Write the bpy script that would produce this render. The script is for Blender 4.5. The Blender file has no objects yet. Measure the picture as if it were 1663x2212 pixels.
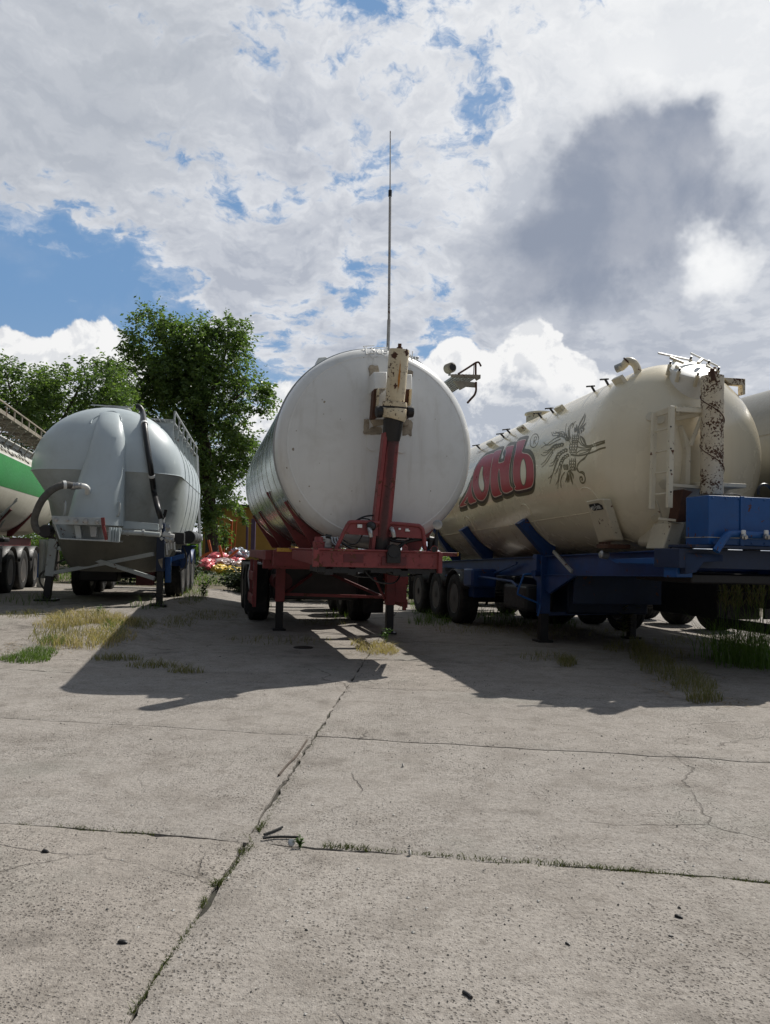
import bpy, bmesh, math, random
from mathutils import Vector, Matrix, noise as mnoise
from mathutils.geometry import tessellate_polygon
rnd = random.Random(7)
scene = bpy.context.scene
COL = scene.collection
R = math.radians

# ------------------------------------------------------------------ camera
FPX = 1661.0                       # focal length in pixels of a 1663 x 2211 picture
CAM = Vector((0.0, 0.0, 1.40))
CROT = Matrix.Rotation(R(92.95), 3, 'X') @ Matrix.Rotation(R(1.5), 3, 'Z')
cam_data = bpy.data.cameras.new('camera')
cam = bpy.data.objects.new('camera', cam_data)
COL.objects.link(cam)
cam.location = CAM
cam.rotation_euler = CROT.to_euler()
cam_data.sensor_fit = 'VERTICAL'
cam_data.sensor_height = 24.0
cam_data.lens = 24.0 * FPX / 2211.0
cam_data.clip_start = 0.05
cam_data.clip_end = 2000
scene.camera = cam


def ray(px, py):
    return (CROT @ Vector(((px - 831.5) / FPX, -(py - 1105.5) / FPX, -1.0))).normalized()


# ------------------------------------------------------------------ light and exposure
SUN_DIR = Vector((0.585, 0.690, 1.08)).normalized()
SUN_EL = math.asin(SUN_DIR.z)
SUN_AZ = math.atan2(SUN_DIR.x, SUN_DIR.y)
sun_data = bpy.data.lights.new('sun', 'SUN')
sun_data.energy = 4.8
sun_data.angle = R(0.5)
sun_data.color = (1.0, 0.955, 0.885)
sun = bpy.data.objects.new('sun', sun_data)
COL.objects.link(sun)
sun.location = (20, 24, 36)
sun.rotation_euler = SUN_DIR.to_track_quat('Z', 'Y').to_euler()

scene.view_settings.view_transform = 'Standard'
scene.view_settings.look = 'None'
scene.view_settings.exposure = 0.0
scene.view_settings.gamma = 1.0
scene.view_settings.use_curve_mapping = False
scene.cycles.max_bounces = 8
scene.cycles.diffuse_bounces = 4
scene.cycles.glossy_bounces = 4
scene.cycles.transmission_bounces = 4
scene.cycles.transparent_max_bounces = 6


class NB:
    """small node builder"""
    def __init__(s, tree):
        s.t = tree

    def n(s, typ, **kw):
        o = s.t.nodes.new(typ)
        for k, v in kw.items():
            setattr(o, k, v)
        return o

    def put(s, sock, v):
        if v is None:
            return
        if isinstance(v, bpy.types.NodeSocket):
            s.t.links.new(v, sock)
        elif sock.type == 'RGBA' and len(v) == 3:
            sock.default_value = (v[0], v[1], v[2], 1)
        else:
            sock.default_value = v

    def m(s, op, a, b=None, c=None, clamp=False):
        o = s.n('ShaderNodeMath', operation=op, use_clamp=clamp)
        for i, v in enumerate((a, b, c)):
            if v is not None:
                s.put(o.inputs[i], v)
        return o.outputs[0]

    def v(s, op, a, b=None, scale=None):
        o = s.n('ShaderNodeVectorMath', operation=op)
        s.put(o.inputs[0], a)
        if b is not None:
            s.put(o.inputs[1], b)
        if scale is not None:
            s.put(o.inputs['Scale'], scale)
        return o.outputs['Value'] if op in ('DOT_PRODUCT', 'LENGTH') else o.outputs[0]

    def step(s, x, a, b, lo=0.0, hi=1.0, kind='SMOOTHSTEP'):
        o = s.n('ShaderNodeMapRange', interpolation_type=kind, clamp=True) if kind == 'LINEAR' else s.n('ShaderNodeMapRange', interpolation_type=kind)
        for k, v in (('Value', x), ('From Min', a), ('From Max', b), ('To Min', lo), ('To Max', hi)):
            s.put(o.inputs[k], v)
        return o.outputs[0]

    def noise(s, vec, scale, detail=4, rough=0.55, dist=0.0, lac=2.0):
        o = s.n('ShaderNodeTexNoise')
        s.put(o.inputs['Vector'], vec)
        o.inputs['Scale'].default_value = scale
        o.inputs['Detail'].default_value = detail
        o.inputs['Roughness'].default_value = rough
        o.inputs['Distortion'].default_value = dist
        o.inputs['Lacunarity'].default_value = lac
        return o.outputs[0]

    def voro(s, vec, scale, feature='F1', rand=1.0):
        o = s.n('ShaderNodeTexVoronoi', feature=feature)
        s.put(o.inputs['Vector'], vec)
        o.inputs['Scale'].default_value = scale
        o.inputs['Randomness'].default_value = rand
        return o

    def mix(s, f, a, b, blend='MIX'):
        o = s.n('ShaderNodeMix', data_type='RGBA', blend_type=blend)
        s.put(o.inputs[0], f)
        s.put(o.inputs[6], a)
        s.put(o.inputs[7], b)
        return o.outputs[2]

    def mapping(s, vec, scale=(1, 1, 1), loc=(0, 0, 0), rot=(0, 0, 0)):
        o = s.n('ShaderNodeMapping')
        s.put(o.inputs[0], vec)
        o.inputs['Scale'].default_value = scale
        o.inputs['Location'].default_value = loc
        o.inputs['Rotation'].default_value = rot
        return o.outputs[0]


def build_world():
    w = bpy.data.worlds.new('World')
    scene.world = w
    w.use_nodes = True
    t = w.node_tree
    t.nodes.clear()
    b = NB(t)
    out = b.n('ShaderNodeOutputWorld')
    bg = b.n('ShaderNodeBackground')
    bg.inputs['Strength'].default_value = 0.1
    t.links.new(bg.outputs[0], out.inputs[0])
    sky = b.n('ShaderNodeTexSky', sky_type='NISHITA', sun_disc=False)
    sky.sun_elevation = SUN_EL
    sky.sun_rotation = SUN_AZ
    sky.air_density = 1.1
    sky.dust_density = 0.8
    sky.ozone_density = 1.6
    d = b.n('ShaderNodeTexCoord').outputs['Generated']
    sep = b.n('ShaderNodeSeparateXYZ')
    t.links.new(d, sep.inputs[0])
    dz = sep.outputs[2]

    wn = b.n('ShaderNodeTexNoise')
    t.links.new(d, wn.inputs['Vector'])
    wn.inputs['Scale'].default_value = 7.0
    wn.inputs['Detail'].default_value = 5
    wn.inputs['Roughness'].default_value = 0.6
    dw = b.v('NORMALIZE', b.v('ADD', d, b.v('SCALE', b.v('SUBTRACT', wn.outputs['Color'], (0.5, 0.5, 0.5)), scale=0.20)))

    def blob(px, py, r, amt, inner=0.0, vec=None):
        dot = b.v('DOT_PRODUCT', vec or dw, tuple(ray(px, py)))
        return b.step(dot, math.cos(math.atan(r / FPX)), math.cos(math.atan(max(inner, 1) / FPX)), 0.0, amt)

    def total(lst, op='ADD', vec=None):
        acc = None
        for it in lst:
            s_ = blob(*it, vec=vec)
            acc = s_ if acc is None else b.m(op, acc, s_)
        return acc

    # flat cloud sheet seen in perspective
    inv = b.m('DIVIDE', 1.0, b.m('ADD', b.m('MAXIMUM', dz, 0.0), 0.18))
    p = b.v('MULTIPLY', b.v('SCALE', d, scale=inv), (1, 1, 0))
    p = b.v('ADD', p, b.v('SCALE', b.v('SUBTRACT', wn.outputs['Color'], (0.5, 0.5, 0.5)), scale=0.25))
    n1 = b.noise(p, 3.0, 3, 0.5)
    n_small = b.noise(p, 11.0, 7, 0.62)
    bias = total([
        # clear blue openings
        (60, 630, 290, -0.40), (220, 650, 210, -0.32), (340, 690, 120, -0.16), (-60, 560, 220, -0.22),
        (945, 712, 120, -0.26), (600, 745, 120, -0.22), (545, 830, 110, -0.12),
        (1010, 30, 190, -0.02), (1110, 350, 120, -0.05), (775, 460, 100, -0.04), (890, 330, 170, -0.02), (1000, 260, 300, 0.05), (640, 390, 120, -0.05),
        (330, 310, 110, -0.10), (750, 180, 80, -0.06), (120, 210, 100, -0.08), (1230, 300, 90, -0.05),
        # thick cloud
        (250, 120, 620, 0.13), (120, 380, 260, 0.14), (420, 430, 420, 0.07), (640, 620, 300, 0.14), (330, 500, 230, 0.06), (980, 540, 230, 0.15), (1480, 90, 480, 0.20),
        (1400, 430, 420, 0.30), (1300, 660, 380, 0.18), (1640, 720, 260, 0.10), (1450, 860, 380, 0.14), (480, 720, 160, 0.12),
    ])
    ns = b.m('ADD', b.m('SUBTRACT', n_small, 0.5), b.m('MULTIPLY', b.m('SUBTRACT', b.noise(p, 27.0, 4, 0.6), 0.5), 0.35))
    cov = b.m('ADD', b.m('ADD', n1, b.m('MULTIPLY', ns, 1.05)), bias)
    alpha = b.step(cov, 0.34, 0.60)
    wisp = b.step(b.noise(p, 5.5, 6, 0.65), 0.34, 0.72, 0.0, 0.55)
    alpha = b.m('MAXIMUM', alpha, b.m('MULTIPLY', wisp, b.step(cov, 0.12, 0.40)))
    sunp = b.step(b.v('DOT_PRODUCT', d, tuple(SUN_DIR)), 0.70, 0.985)
    n_off = b.noise(b.v('ADD', p, (0.035, 0.035, 0)), 9.5, 3, 0.55)
    lit = b.step(b.m('SUBTRACT', n_off, n_small), -0.16, 0.16)
    thick = b.step(cov, 0.46, 0.86)
    shade = b.m('ADD', b.m('MULTIPLY', thick, 0.65), b.m('MULTIPLY', lit, 0.45), clamp=True)
    white = b.mix(sunp, (7.6, 7.8, 8.2), (9.6, 9.65, 9.7))
    grey = b.mix(sunp, (4.5, 4.85, 5.6), (6.6, 6.9, 7.4))
    sheet = b.mix(shade, white, grey)
    greyzone = total([(60, 60, 480, 0.45, 60), (420, 40, 300, 0.15)], vec=d)
    sheet = b.mix(b.m('MULTIPLY', greyzone, b.m('ADD', 0.55, b.m('MULTIPLY', shade, 0.5))), sheet, (4.7, 5.0, 5.4))
    # dark cloud base
    dsoft = b.v('NORMALIZE', b.v('ADD', d, b.v('SCALE', b.v('SUBTRACT', wn.outputs['Color'], (0.5, 0.5, 0.5)), scale=0.14)))
    nd = b.noise(d, 7.5, 7, 0.58, 0.2)
    dark = total([(1370, 300, 170, 0.95, 20), (1270, 430, 170, 0.85, 20), (1440, 400, 190, 0.9, 20), (1110, 570, 160, 0.75, 20),
                  (1320, 540, 150, 0.6), (1460, 640, 130, 0.45), (1240, 620, 150, 0.35), (1570, 470, 110, 0.35), (1520, 550, 80, -0.6),
                  (1230, 700, 90, 0.2), (1420, 170, 100, -0.3)], vec=dsoft)
    dark = b.m('ADD', dark, b.m('MULTIPLY', b.m('SUBTRACT', nd, 0.5), 1.9))
    darkness = b.step(dark, 0.05, 1.25)
    darkcol = b.mix(b.step(nd, 0.36, 0.62), (4.0, 4.3, 5.0), (2.8, 3.2, 4.05))
    sheet = b.mix(darkness, sheet, darkcol)
    alpha = b.m('MAXIMUM', alpha, darkness)
    # places where the sun nearly comes through
    glare = total([(1535, 550, 100, 0.75), (1500, 130, 260, 0.40), (1250, 150, 200, 0.2)])
    sheet = b.mix(b.m('MULTIPLY', glare, b.m('SUBTRACT', 1.0, darkness)), sheet, (10.6, 10.6, 10.5))

    blue = b.mix(b.step(dz, 0.02, 0.30), (3.6, 5.0, 6.6), (1.60, 3.15, 5.6))
    blue = b.mix(0.22, blue, sky.outputs[0])
    col = b.mix(alpha, blue, sheet)
    # heaped clouds standing above the horizon
    cn = b.noise(d, 19.0, 8, 0.62, 0.25)
    HEAPS = [(30, 790, 105, 1.1, 5), (100, 795, 90, 1.1, 5), (180, 785, 110, 1.15, 5), (-50, 800, 110, 1.1, 5), (250, 830, 90, 1.1, 5), (110, 850, 150, 1.1, 5), 
             (640, 880, 90, 0.9, 5), (590, 960, 110, 1.0, 5), (975, 805, 105, 1.15, 5), (1150, 800, 110, 1.2, 5), (1070, 850, 120, 1.15, 5), (1230, 835, 105, 1.15, 5),
             (1320, 880, 100, 1.0, 5), (1000, 900, 120, 1.0, 10), (540, 1060, 110, 1.0, 10), (1130, 930, 130, 1.0, 10)]
    dmild = b.v('NORMALIZE', b.v('ADD', d, b.v('SCALE', b.v('SUBTRACT', wn.outputs['Color'], (0.5, 0.5, 0.5)), scale=0.09)))
    bank = b.step(dz, 0.11, 0.0, 0.0, 0.7)
    heap = b.m('MAXIMUM', total(HEAPS, 'MAXIMUM', dmild), bank)
    heap2 = b.m('MAXIMUM', total(HEAPS, 'MAXIMUM', b.v('NORMALIZE', b.v('ADD', dmild, (0.018, 0.0, 0.05)))), bank)
    hn = b.m('MULTIPLY', b.m('SUBTRACT', cn, 0.5), 1.35)
    hv = b.m('ADD', heap, hn)
    ha = b.step(hv, 0.36, 0.56)
    cn2 = b.noise(b.v('ADD', d, (0.007, 0.0, 0.012)), 19.0, 5, 0.60, 0.25)
    up = b.step(b.m('SUBTRACT', heap, heap2), -0.42, 0.80)
    puff = b.step(b.m('SUBTRACT', cn, cn2), -0.10, 0.10)
    hl = b.m('ADD', up, b.m('MULTIPLY', b.m('SUBTRACT', puff, 0.5), 0.70), clamp=True)
    hcol = b.mix(hl, (4.6, 5.0, 5.75), (9.2, 9.2, 9.2))
    col = b.mix(ha, col, hcol)
    # clouds lit from the far side look dimmer away from the sun
    away = b.step(b.v('DOT_PRODUCT', d, tuple(SUN_DIR)), 0.50, -0.30, 1.0, 0.24)
    over = b.step(dz, 0.60, 0.85, 1.0, 0.50)
    col = b.v('SCALE', col, scale=b.m('MULTIPLY', away, over))
    # below the horizon
    col = b.mix(b.step(dz, 0.0, -0.03), col, (2.2, 2.3, 2.1))
    t.links.new(col, bg.inputs['Color'])


build_world()

# ------------------------------------------------------------------ materials
MATS = {}


def new_mat(name):
    m = bpy.data.materials.new(name)
    m.use_nodes = True
    t = m.node_tree
    t.nodes.clear()
    b = NB(t)
    out = b.n('ShaderNodeOutputMaterial')
    bsdf = b.n('ShaderNodeBsdfPrincipled')
    t.links.new(bsdf.outputs[0], out.inputs[0])
    MATS[name] = m
    return m, b, bsdf


def paint(name, col, rough=0.45, metal=0.0, var=0.18, dirt=0.25, dirt_col=(0.10, 0.085, 0.065), rust=0.0, rust_col=(0.06, 0.022, 0.010),
          bump=0.15, scale=1.0, coat=0.0, streak=0.0, rust_scale=14.0, spec=0.5):
    """weathered paint, metal, rubber, plastic: colour drift, grime, chips down to rust"""
    m, b, p = new_mat(name)
    co = b.n('ShaderNodeTexCoord').outputs['Object']
    n1 = b.noise(co, 1.7 * scale, 5, 0.6)
    n2 = b.noise(co, 22 * scale, 4, 0.6)
    v = b.m('ADD', b.m('MULTIPLY', b.m('SUBTRACT', n1, 0.5), 1.5), b.m('MULTIPLY', b.m('SUBTRACT', n2, 0.5), 0.6))
    lo = tuple(c * (1 - var) for c in col)
    hi = tuple(min(c * (1 + var * 0.8), 0.95) for c in col)
    c = b.mix(b.step(v if bump > 0 else b.m('SUBTRACT', n1, 0.5), -0.35, 0.35), lo, hi)
    if dirt > 0:
        g = b.noise(co, 3.3 * scale, 8, 0.66, 0.4)
        c = b.mix(b.step(g, 0.46, 0.78, 0.0, dirt), c, dirt_col)
    if streak > 0:
        s = b.noise(b.mapping(co, (9, 9, 0.55)), 1.0, 5, 0.6)
        c = b.mix(b.step(s, 0.5, 0.80, 0.0, streak), c, dirt_col)
    rg = rough
    if rust > 0:
        r1 = b.noise(co, rust_scale, 6, 0.62, 0.6)
        r0 = b.noise(co, rust_scale * 0.16, 2, 0.5)
        th = 0.72 - 0.22 * rust
        rm = b.step(b.m('ADD', r1, b.m('MULTIPLY', b.m('SUBTRACT', r0, 0.5), 0.55)), th, th + 0.035)
        rc = b.mix(b.noise(co, 60, 3, 0.6), rust_col, tuple(x * 2.6 for x in rust_col))
        c = b.mix(rm, c, rc)
        rg = b.step(rm, 0, 1, rough, 0.85)
        metal_s = b.step(rm, 0, 1, metal, 0.0) if metal else None
        if metal_s is not None:
            b.put(p.inputs['Metallic'], metal_s)
    b.put(p.inputs['Base Color'], c)
    if rust <= 0:
        rg = b.step(n2, 0.3, 0.7, max(rough - 0.07, 0.03), min(rough + 0.10, 1.0)) if bump > 0 else b.step(n1, 0.3, 0.7, rough - 0.03, rough + 0.05)
    b.put(p.inputs['Roughness'], rg)
    if not (rust > 0 and metal):
        p.inputs['Metallic'].default_value = metal
    p.inputs['Specular IOR Level'].default_value = spec
    if coat:
        p.inputs['Coat Weight'].default_value = coat
        p.inputs['Coat Roughness'].default_value = 0.12
    if bump > 0:
        bp = b.n('ShaderNodeBump')
        bp.inputs['Strength'].default_value = bump
        bp.inputs['Distance'].default_value = 0.01
        h = b.m('ADD', b.m('MULTIPLY', n2, 0.35), b.noise(co, 2.2 * scale, 3, 0.5))
        b.put(bp.inputs['Height'], h)
        b.t.links.new(bp.outputs[0], p.inputs['Normal'])
    return m


def make_materials():
    paint('white_tank', (0.74, 0.735, 0.70), 0.34, var=0.05, dirt=0.26, dirt_col=(0.42, 0.385, 0.31), streak=0.34, bump=0.0, coat=0.25)
    paint('polished_side', (0.40, 0.45, 0.42), 0.17, metal=0.80, var=0.06, dirt=0.12, dirt_col=(0.30, 0.32, 0.28), streak=0.15, bump=0.0, scale=0.8)
    paint('white_plain', (0.74, 0.74, 0.71), 0.42, var=0.08, dirt=0.2, bump=0.08, dirt_col=(0.35, 0.33, 0.28))
    paint('cream_tank', (0.75, 0.668, 0.49), 0.26, var=0.03, dirt=0.06, dirt_col=(0.36, 0.27, 0.16), streak=0.10, bump=0.0, coat=0.35)
    paint('cream_part', (0.64, 0.58, 0.44), 0.45, var=0.08, dirt=0.25, dirt_col=(0.30, 0.24, 0.15), rust=0.22, bump=0.12)
    paint('rusty_cream', (0.66, 0.56, 0.38), 0.5, var=0.10, dirt=0.35, dirt_col=(0.36, 0.20, 0.07), rust=0.62, rust_col=(0.035, 0.014, 0.008), bump=0.25, rust_scale=34, streak=0.30)
    paint('very_rusty_cream', (0.62, 0.54, 0.40), 0.55, var=0.10, dirt=0.3, dirt_col=(0.30, 0.19, 0.09), rust=0.80, rust_col=(0.050, 0.024, 0.013), bump=0.25, rust_scale=36, streak=0.2)
    paint('rust', (0.085, 0.036, 0.020), 0.85, var=0.35, dirt=0.4, dirt_col=(0.03, 0.018, 0.014), bump=0.5, scale=3)
    paint('weld_stain', (0.33, 0.28, 0.21), 0.8, var=0.4, dirt=0.7, dirt_col=(0.16, 0.11, 0.07), bump=0.5, scale=5)
    paint('red_frame', (0.235, 0.042, 0.042), 0.5, var=0.25, dirt=0.38, dirt_col=(0.10, 0.05, 0.045), rust=0.35, bump=0.2, streak=0.15)
    paint('dark_red', (0.12, 0.020, 0.022), 0.5, var=0.25, dirt=0.5, dirt_col=(0.03, 0.022, 0.02), rust=0.3, bump=0.2)
    paint('navy', (0.008, 0.022, 0.062), 0.5, var=0.25, dirt=0.4, dirt_col=(0.02, 0.02, 0.024), rust=0.15, bump=0.15)
    paint('blue_frame', (0.009, 0.045, 0.165), 0.42, var=0.22, dirt=0.35, dirt_col=(0.03, 0.035, 0.045), rust=0.18, bump=0.15, streak=0.12)
    paint('bright_blue', (0.006, 0.080, 0.275), 0.42, var=0.14, dirt=0.32, dirt_col=(0.03, 0.05, 0.085), rust=0.24, bump=0.10, streak=0.15)
    paint('grey_tank', (0.47, 0.525, 0.535), 0.38, var=0.06, dirt=0.14, dirt_col=(0.26, 0.25, 0.21), streak=0.12, bump=0.0, coat=0.15)
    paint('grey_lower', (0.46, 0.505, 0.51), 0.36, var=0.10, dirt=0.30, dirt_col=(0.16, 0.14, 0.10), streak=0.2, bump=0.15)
    paint('grey_part', (0.44, 0.47, 0.46), 0.5, var=0.12, dirt=0.35, dirt_col=(0.14, 0.12, 0.09), rust=0.30, bump=0.15)
    paint('beige_tank', (0.50, 0.475, 0.41), 0.4, var=0.08, dirt=0.25, dirt_col=(0.24, 0.21, 0.15), streak=0.2, bump=0.1)
    paint('rail_brown', (0.27, 0.235, 0.18), 0.7, var=0.25, dirt=0.5, dirt_col=(0.10, 0.075, 0.05), rust=0.3, bump=0.2)
    paint('stone_tank', (0.165, 0.165, 0.148), 0.5, var=0.07, dirt=0.2, dirt_col=(0.22, 0.2, 0.15), streak=0.2, bump=0.1)
    paint('green_stripe', (0.020, 0.20, 0.045), 0.4, var=0.12, dirt=0.12, dirt_col=(0.03, 0.09, 0.03), streak=0.15, bump=0.05)
    paint('dull_white', (0.60, 0.60, 0.56), 0.45, var=0.10, dirt=0.3, dirt_col=(0.25, 0.23, 0.18), streak=0.15, bump=0.08)
    paint('galvanised', (0.40, 0.41, 0.40), 0.48, metal=0.45, var=0.2, dirt=0.4, dirt_col=(0.13, 0.10, 0.075), rust=0.32, bump=0.15)
    paint('steel', (0.42, 0.42, 0.41), 0.35, metal=0.8, var=0.2, dirt=0.35, dirt_col=(0.08, 0.07, 0.06), bump=0.2, scale=3)
    paint('grease', (0.012, 0.011, 0.011), 0.42, var=0.3, dirt=0.3, dirt_col=(0.03, 0.02, 0.016), bump=0.5, scale=4)
    paint('rubber', (0.022, 0.022, 0.022), 0.8, var=0.25, dirt=0.55, dirt_col=(0.075, 0.068, 0.056), bump=0.3, scale=2, spec=0.3)
    paint('hose_black', (0.012, 0.012, 0.013), 0.38, var=0.25, dirt=0.2, dirt_col=(0.05, 0.045, 0.04), bump=0.2, scale=4)
    paint('hose_grey', (0.11, 0.105, 0.095), 0.85, var=0.25, dirt=0.4, dirt_col=(0.05, 0.042, 0.034), bump=0.6, scale=7)
    paint('black_plastic', (0.016, 0.016, 0.017), 0.5, var=0.25, dirt=0.35, dirt_col=(0.06, 0.055, 0.045), bump=0.15)
    paint('hopper_bottom', (0.165, 0.160, 0.132), 0.6, var=0.15, dirt=0.45, dirt_col=(0.07, 0.06, 0.045), streak=0.3, bump=0.15)  # dirty olive, made darker to stand in for shade under the front beam
    paint('wheel_rim', (0.085, 0.08, 0.075), 0.55, metal=0.25, var=0.25, dirt=0.6, dirt_col=(0.07, 0.055, 0.04), rust=0.3, bump=0.2)
    paint('emblem_olive', (0.17, 0.142, 0.072), 0.35, var=0.12, dirt=0.0, bump=0.0)
    paint('print_dark', (0.030, 0.022, 0.018), 0.35, var=0.1, dirt=0.0, bump=0.0)
    paint('print_shadow', (0.115, 0.098, 0.052), 0.35, var=0.12, dirt=0.0, bump=0.0)
    paint('print_cream', (0.72, 0.56, 0.46), 0.35, var=0.05, dirt=0.0, bump=0.0)
    paint('print_red', (0.40, 0.020, 0.036), 0.30, var=0.10, dirt=0.0, bump=0.0)
    paint('print_text', (0.16, 0.14, 0.12), 0.4, var=0.1, dirt=0.0, bump=0.0)
    paint('black_print', (0.012, 0.012, 0.012), 0.4, var=0.1, dirt=0.0, bump=0.0)
    paint('ochre_wall', (0.34, 0.20, 0.045), 0.9, var=0.12, dirt=0.35, dirt_col=(0.17, 0.11, 0.04), bump=0.2, streak=0.25)
    paint('roof_dark', (0.05, 0.045, 0.04), 0.8, var=0.2, bump=0.2)
    paint('orange_steel', (0.42, 0.085, 0.020), 0.5, var=0.2, dirt=0.3, dirt_col=(0.15, 0.04, 0.02), bump=0.15)
    paint('violet_steel', (0.085, 0.055, 0.11), 0.6, var=0.2, dirt=0.3, bump=0.15)
    paint('pink_film', (0.62, 0.13, 0.15), 0.30, var=0.35, dirt=0.35, dirt_col=(0.66, 0.46, 0.44), bump=0.6, scale=3)
    paint('clear_film', (0.50, 0.40, 0.38), 0.25, var=0.3, dirt=0.3, dirt_col=(0.6, 0.55, 0.5), bump=0.6, scale=3)
    paint('yellow_bag', (0.52, 0.35, 0.03), 0.42, var=0.2, dirt=0.3, dirt_col=(0.25, 0.16, 0.03), bump=0.4, scale=4)
    paint('foil_bag', (0.42, 0.45, 0.50), 0.25, metal=0.6, var=0.35, dirt=0.3, dirt_col=(0.12, 0.14, 0.18), bump=0.6, scale=4)
    paint('amber', (0.65, 0.36, 0.06), 0.3, var=0.15, bump=0.05, dirt=0.2)
    paint('bark', (0.055, 0.042, 0.032), 0.95, var=0.4, dirt=0.5, dirt_col=(0.025, 0.02, 0.016), bump=1.0, scale=5)
    paint('mast_paint', (0.45, 0.44, 0.43), 0.55, var=0.2, dirt=0.4, dirt_col=(0.2, 0.12, 0.09), rust=0.4, bump=0.1)
    paint('pebble', (0.10, 0.095, 0.085), 0.9, var=0.6, dirt=0.4, dirt_col=(0.035, 0.03, 0.028), bump=0.3, scale=6)
    paint('pale_stone', (0.50, 0.48, 0.44), 0.9, var=0.3, dirt=0.3, bump=0.3, scale=6)
    paint('rust_stain', (0.50, 0.20, 0.03), 0.7, var=0.4, dirt=0.4, dirt_col=(0.20, 0.07, 0.02), bump=0.1, scale=4)
    paint('twig', (0.085, 0.065, 0.05), 0.9, var=0.4, dirt=0.4, bump=0.5, scale=8)
    paint('soil_dark', (0.036, 0.033, 0.026), 1.0, var=0.4, dirt=0.6, dirt_col=(0.035, 0.045, 0.016), bump=0.8, scale=4)
    paint('dirt', (0.085, 0.068, 0.046), 1.0, var=0.5, dirt=0.6, dirt_col=(0.045, 0.040, 0.022), bump=0.8, scale=6)
    paint('soil', (0.13, 0.105, 0.07), 1.0, var=0.4, dirt=0.5, dirt_col=(0.06, 0.075, 0.025), bump=0.8, scale=1.5)


def greasy_red(name, p0, p1):
    m = paint(name, (0.235, 0.042, 0.042), 0.48, var=0.22, dirt=0.30, dirt_col=(0.10, 0.05, 0.045), rust=0.35, bump=0.15)
    t = m.node_tree
    b = NB(t)
    p = [n for n in t.nodes if n.type == 'BSDF_PRINCIPLED'][0]
    src = p.inputs['Base Color'].links[0].from_socket
    co = b.n('ShaderNodeTexCoord').outputs['Object']
    sp = b.n('ShaderNodeSeparateXYZ')
    t.links.new(co, sp.inputs[0])
    f = b.m('DIVIDE', b.m('SUBTRACT', sp.outputs[2], p0.z), p1.z - p0.z)
    xc = b.m('ADD', p0.x - 0.012, b.m('MULTIPLY', f, p1.x - p0.x))
    n = b.noise(co, 7, 5, 0.6)
    dx = b.m('ADD', b.m('ABSOLUTE', b.m('SUBTRACT', sp.outputs[0], xc)), b.m('MULTIPLY', b.m('SUBTRACT', n, 0.5), 0.07))
    streak = b.step(dx, 0.060, 0.022, 0.0, 0.72)
    top = b.step(b.m('ADD', f, b.m('MULTIPLY', b.m('SUBTRACT', n, 0.5), 0.3)), 0.74, 0.98)
    foot = b.step(b.m('ADD', f, b.m('MULTIPLY', b.m('SUBTRACT', n, 0.5), 0.3)), 0.24, 0.06)
    g = b.m('MAXIMUM', b.m('MAXIMUM', streak, top), foot)
    c = b.mix(g, src, (0.014, 0.011, 0.011))
    t.links.new(c, p.inputs['Base Color'])


def leafy(name, c1, c2, rough=0.40, trans=0.45, spec=0.5):
    m, b, p = new_mat(name)
    g = b.n('ShaderNodeNewGeometry')
    rp = g.outputs['Random Per Island']
    c = b.mix(rp, c1, c2)
    b.put(p.inputs['Base Color'], c)
    p.inputs['Roughness'].default_value = rough
    p.inputs['Specular IOR Level'].default_value = spec
    tr = b.n('ShaderNodeBsdfTranslucent')
    b.put(tr.inputs[0], b.mix(0.6, c, (c2[0] * 1.6, c2[1] * 1.9, c2[2] * 0.7)))
    mx = b.n('ShaderNodeMixShader')
    mx.inputs[0].default_value = trans
    b.t.links.new(p.outputs[0], mx.inputs[1])
    b.t.links.new(tr.outputs[0], mx.inputs[2])
    out = [n for n in b.t.nodes if n.type == 'OUTPUT_MATERIAL'][0]
    b.t.links.new(mx.outputs[0], out.inputs[0])
    return m


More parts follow.
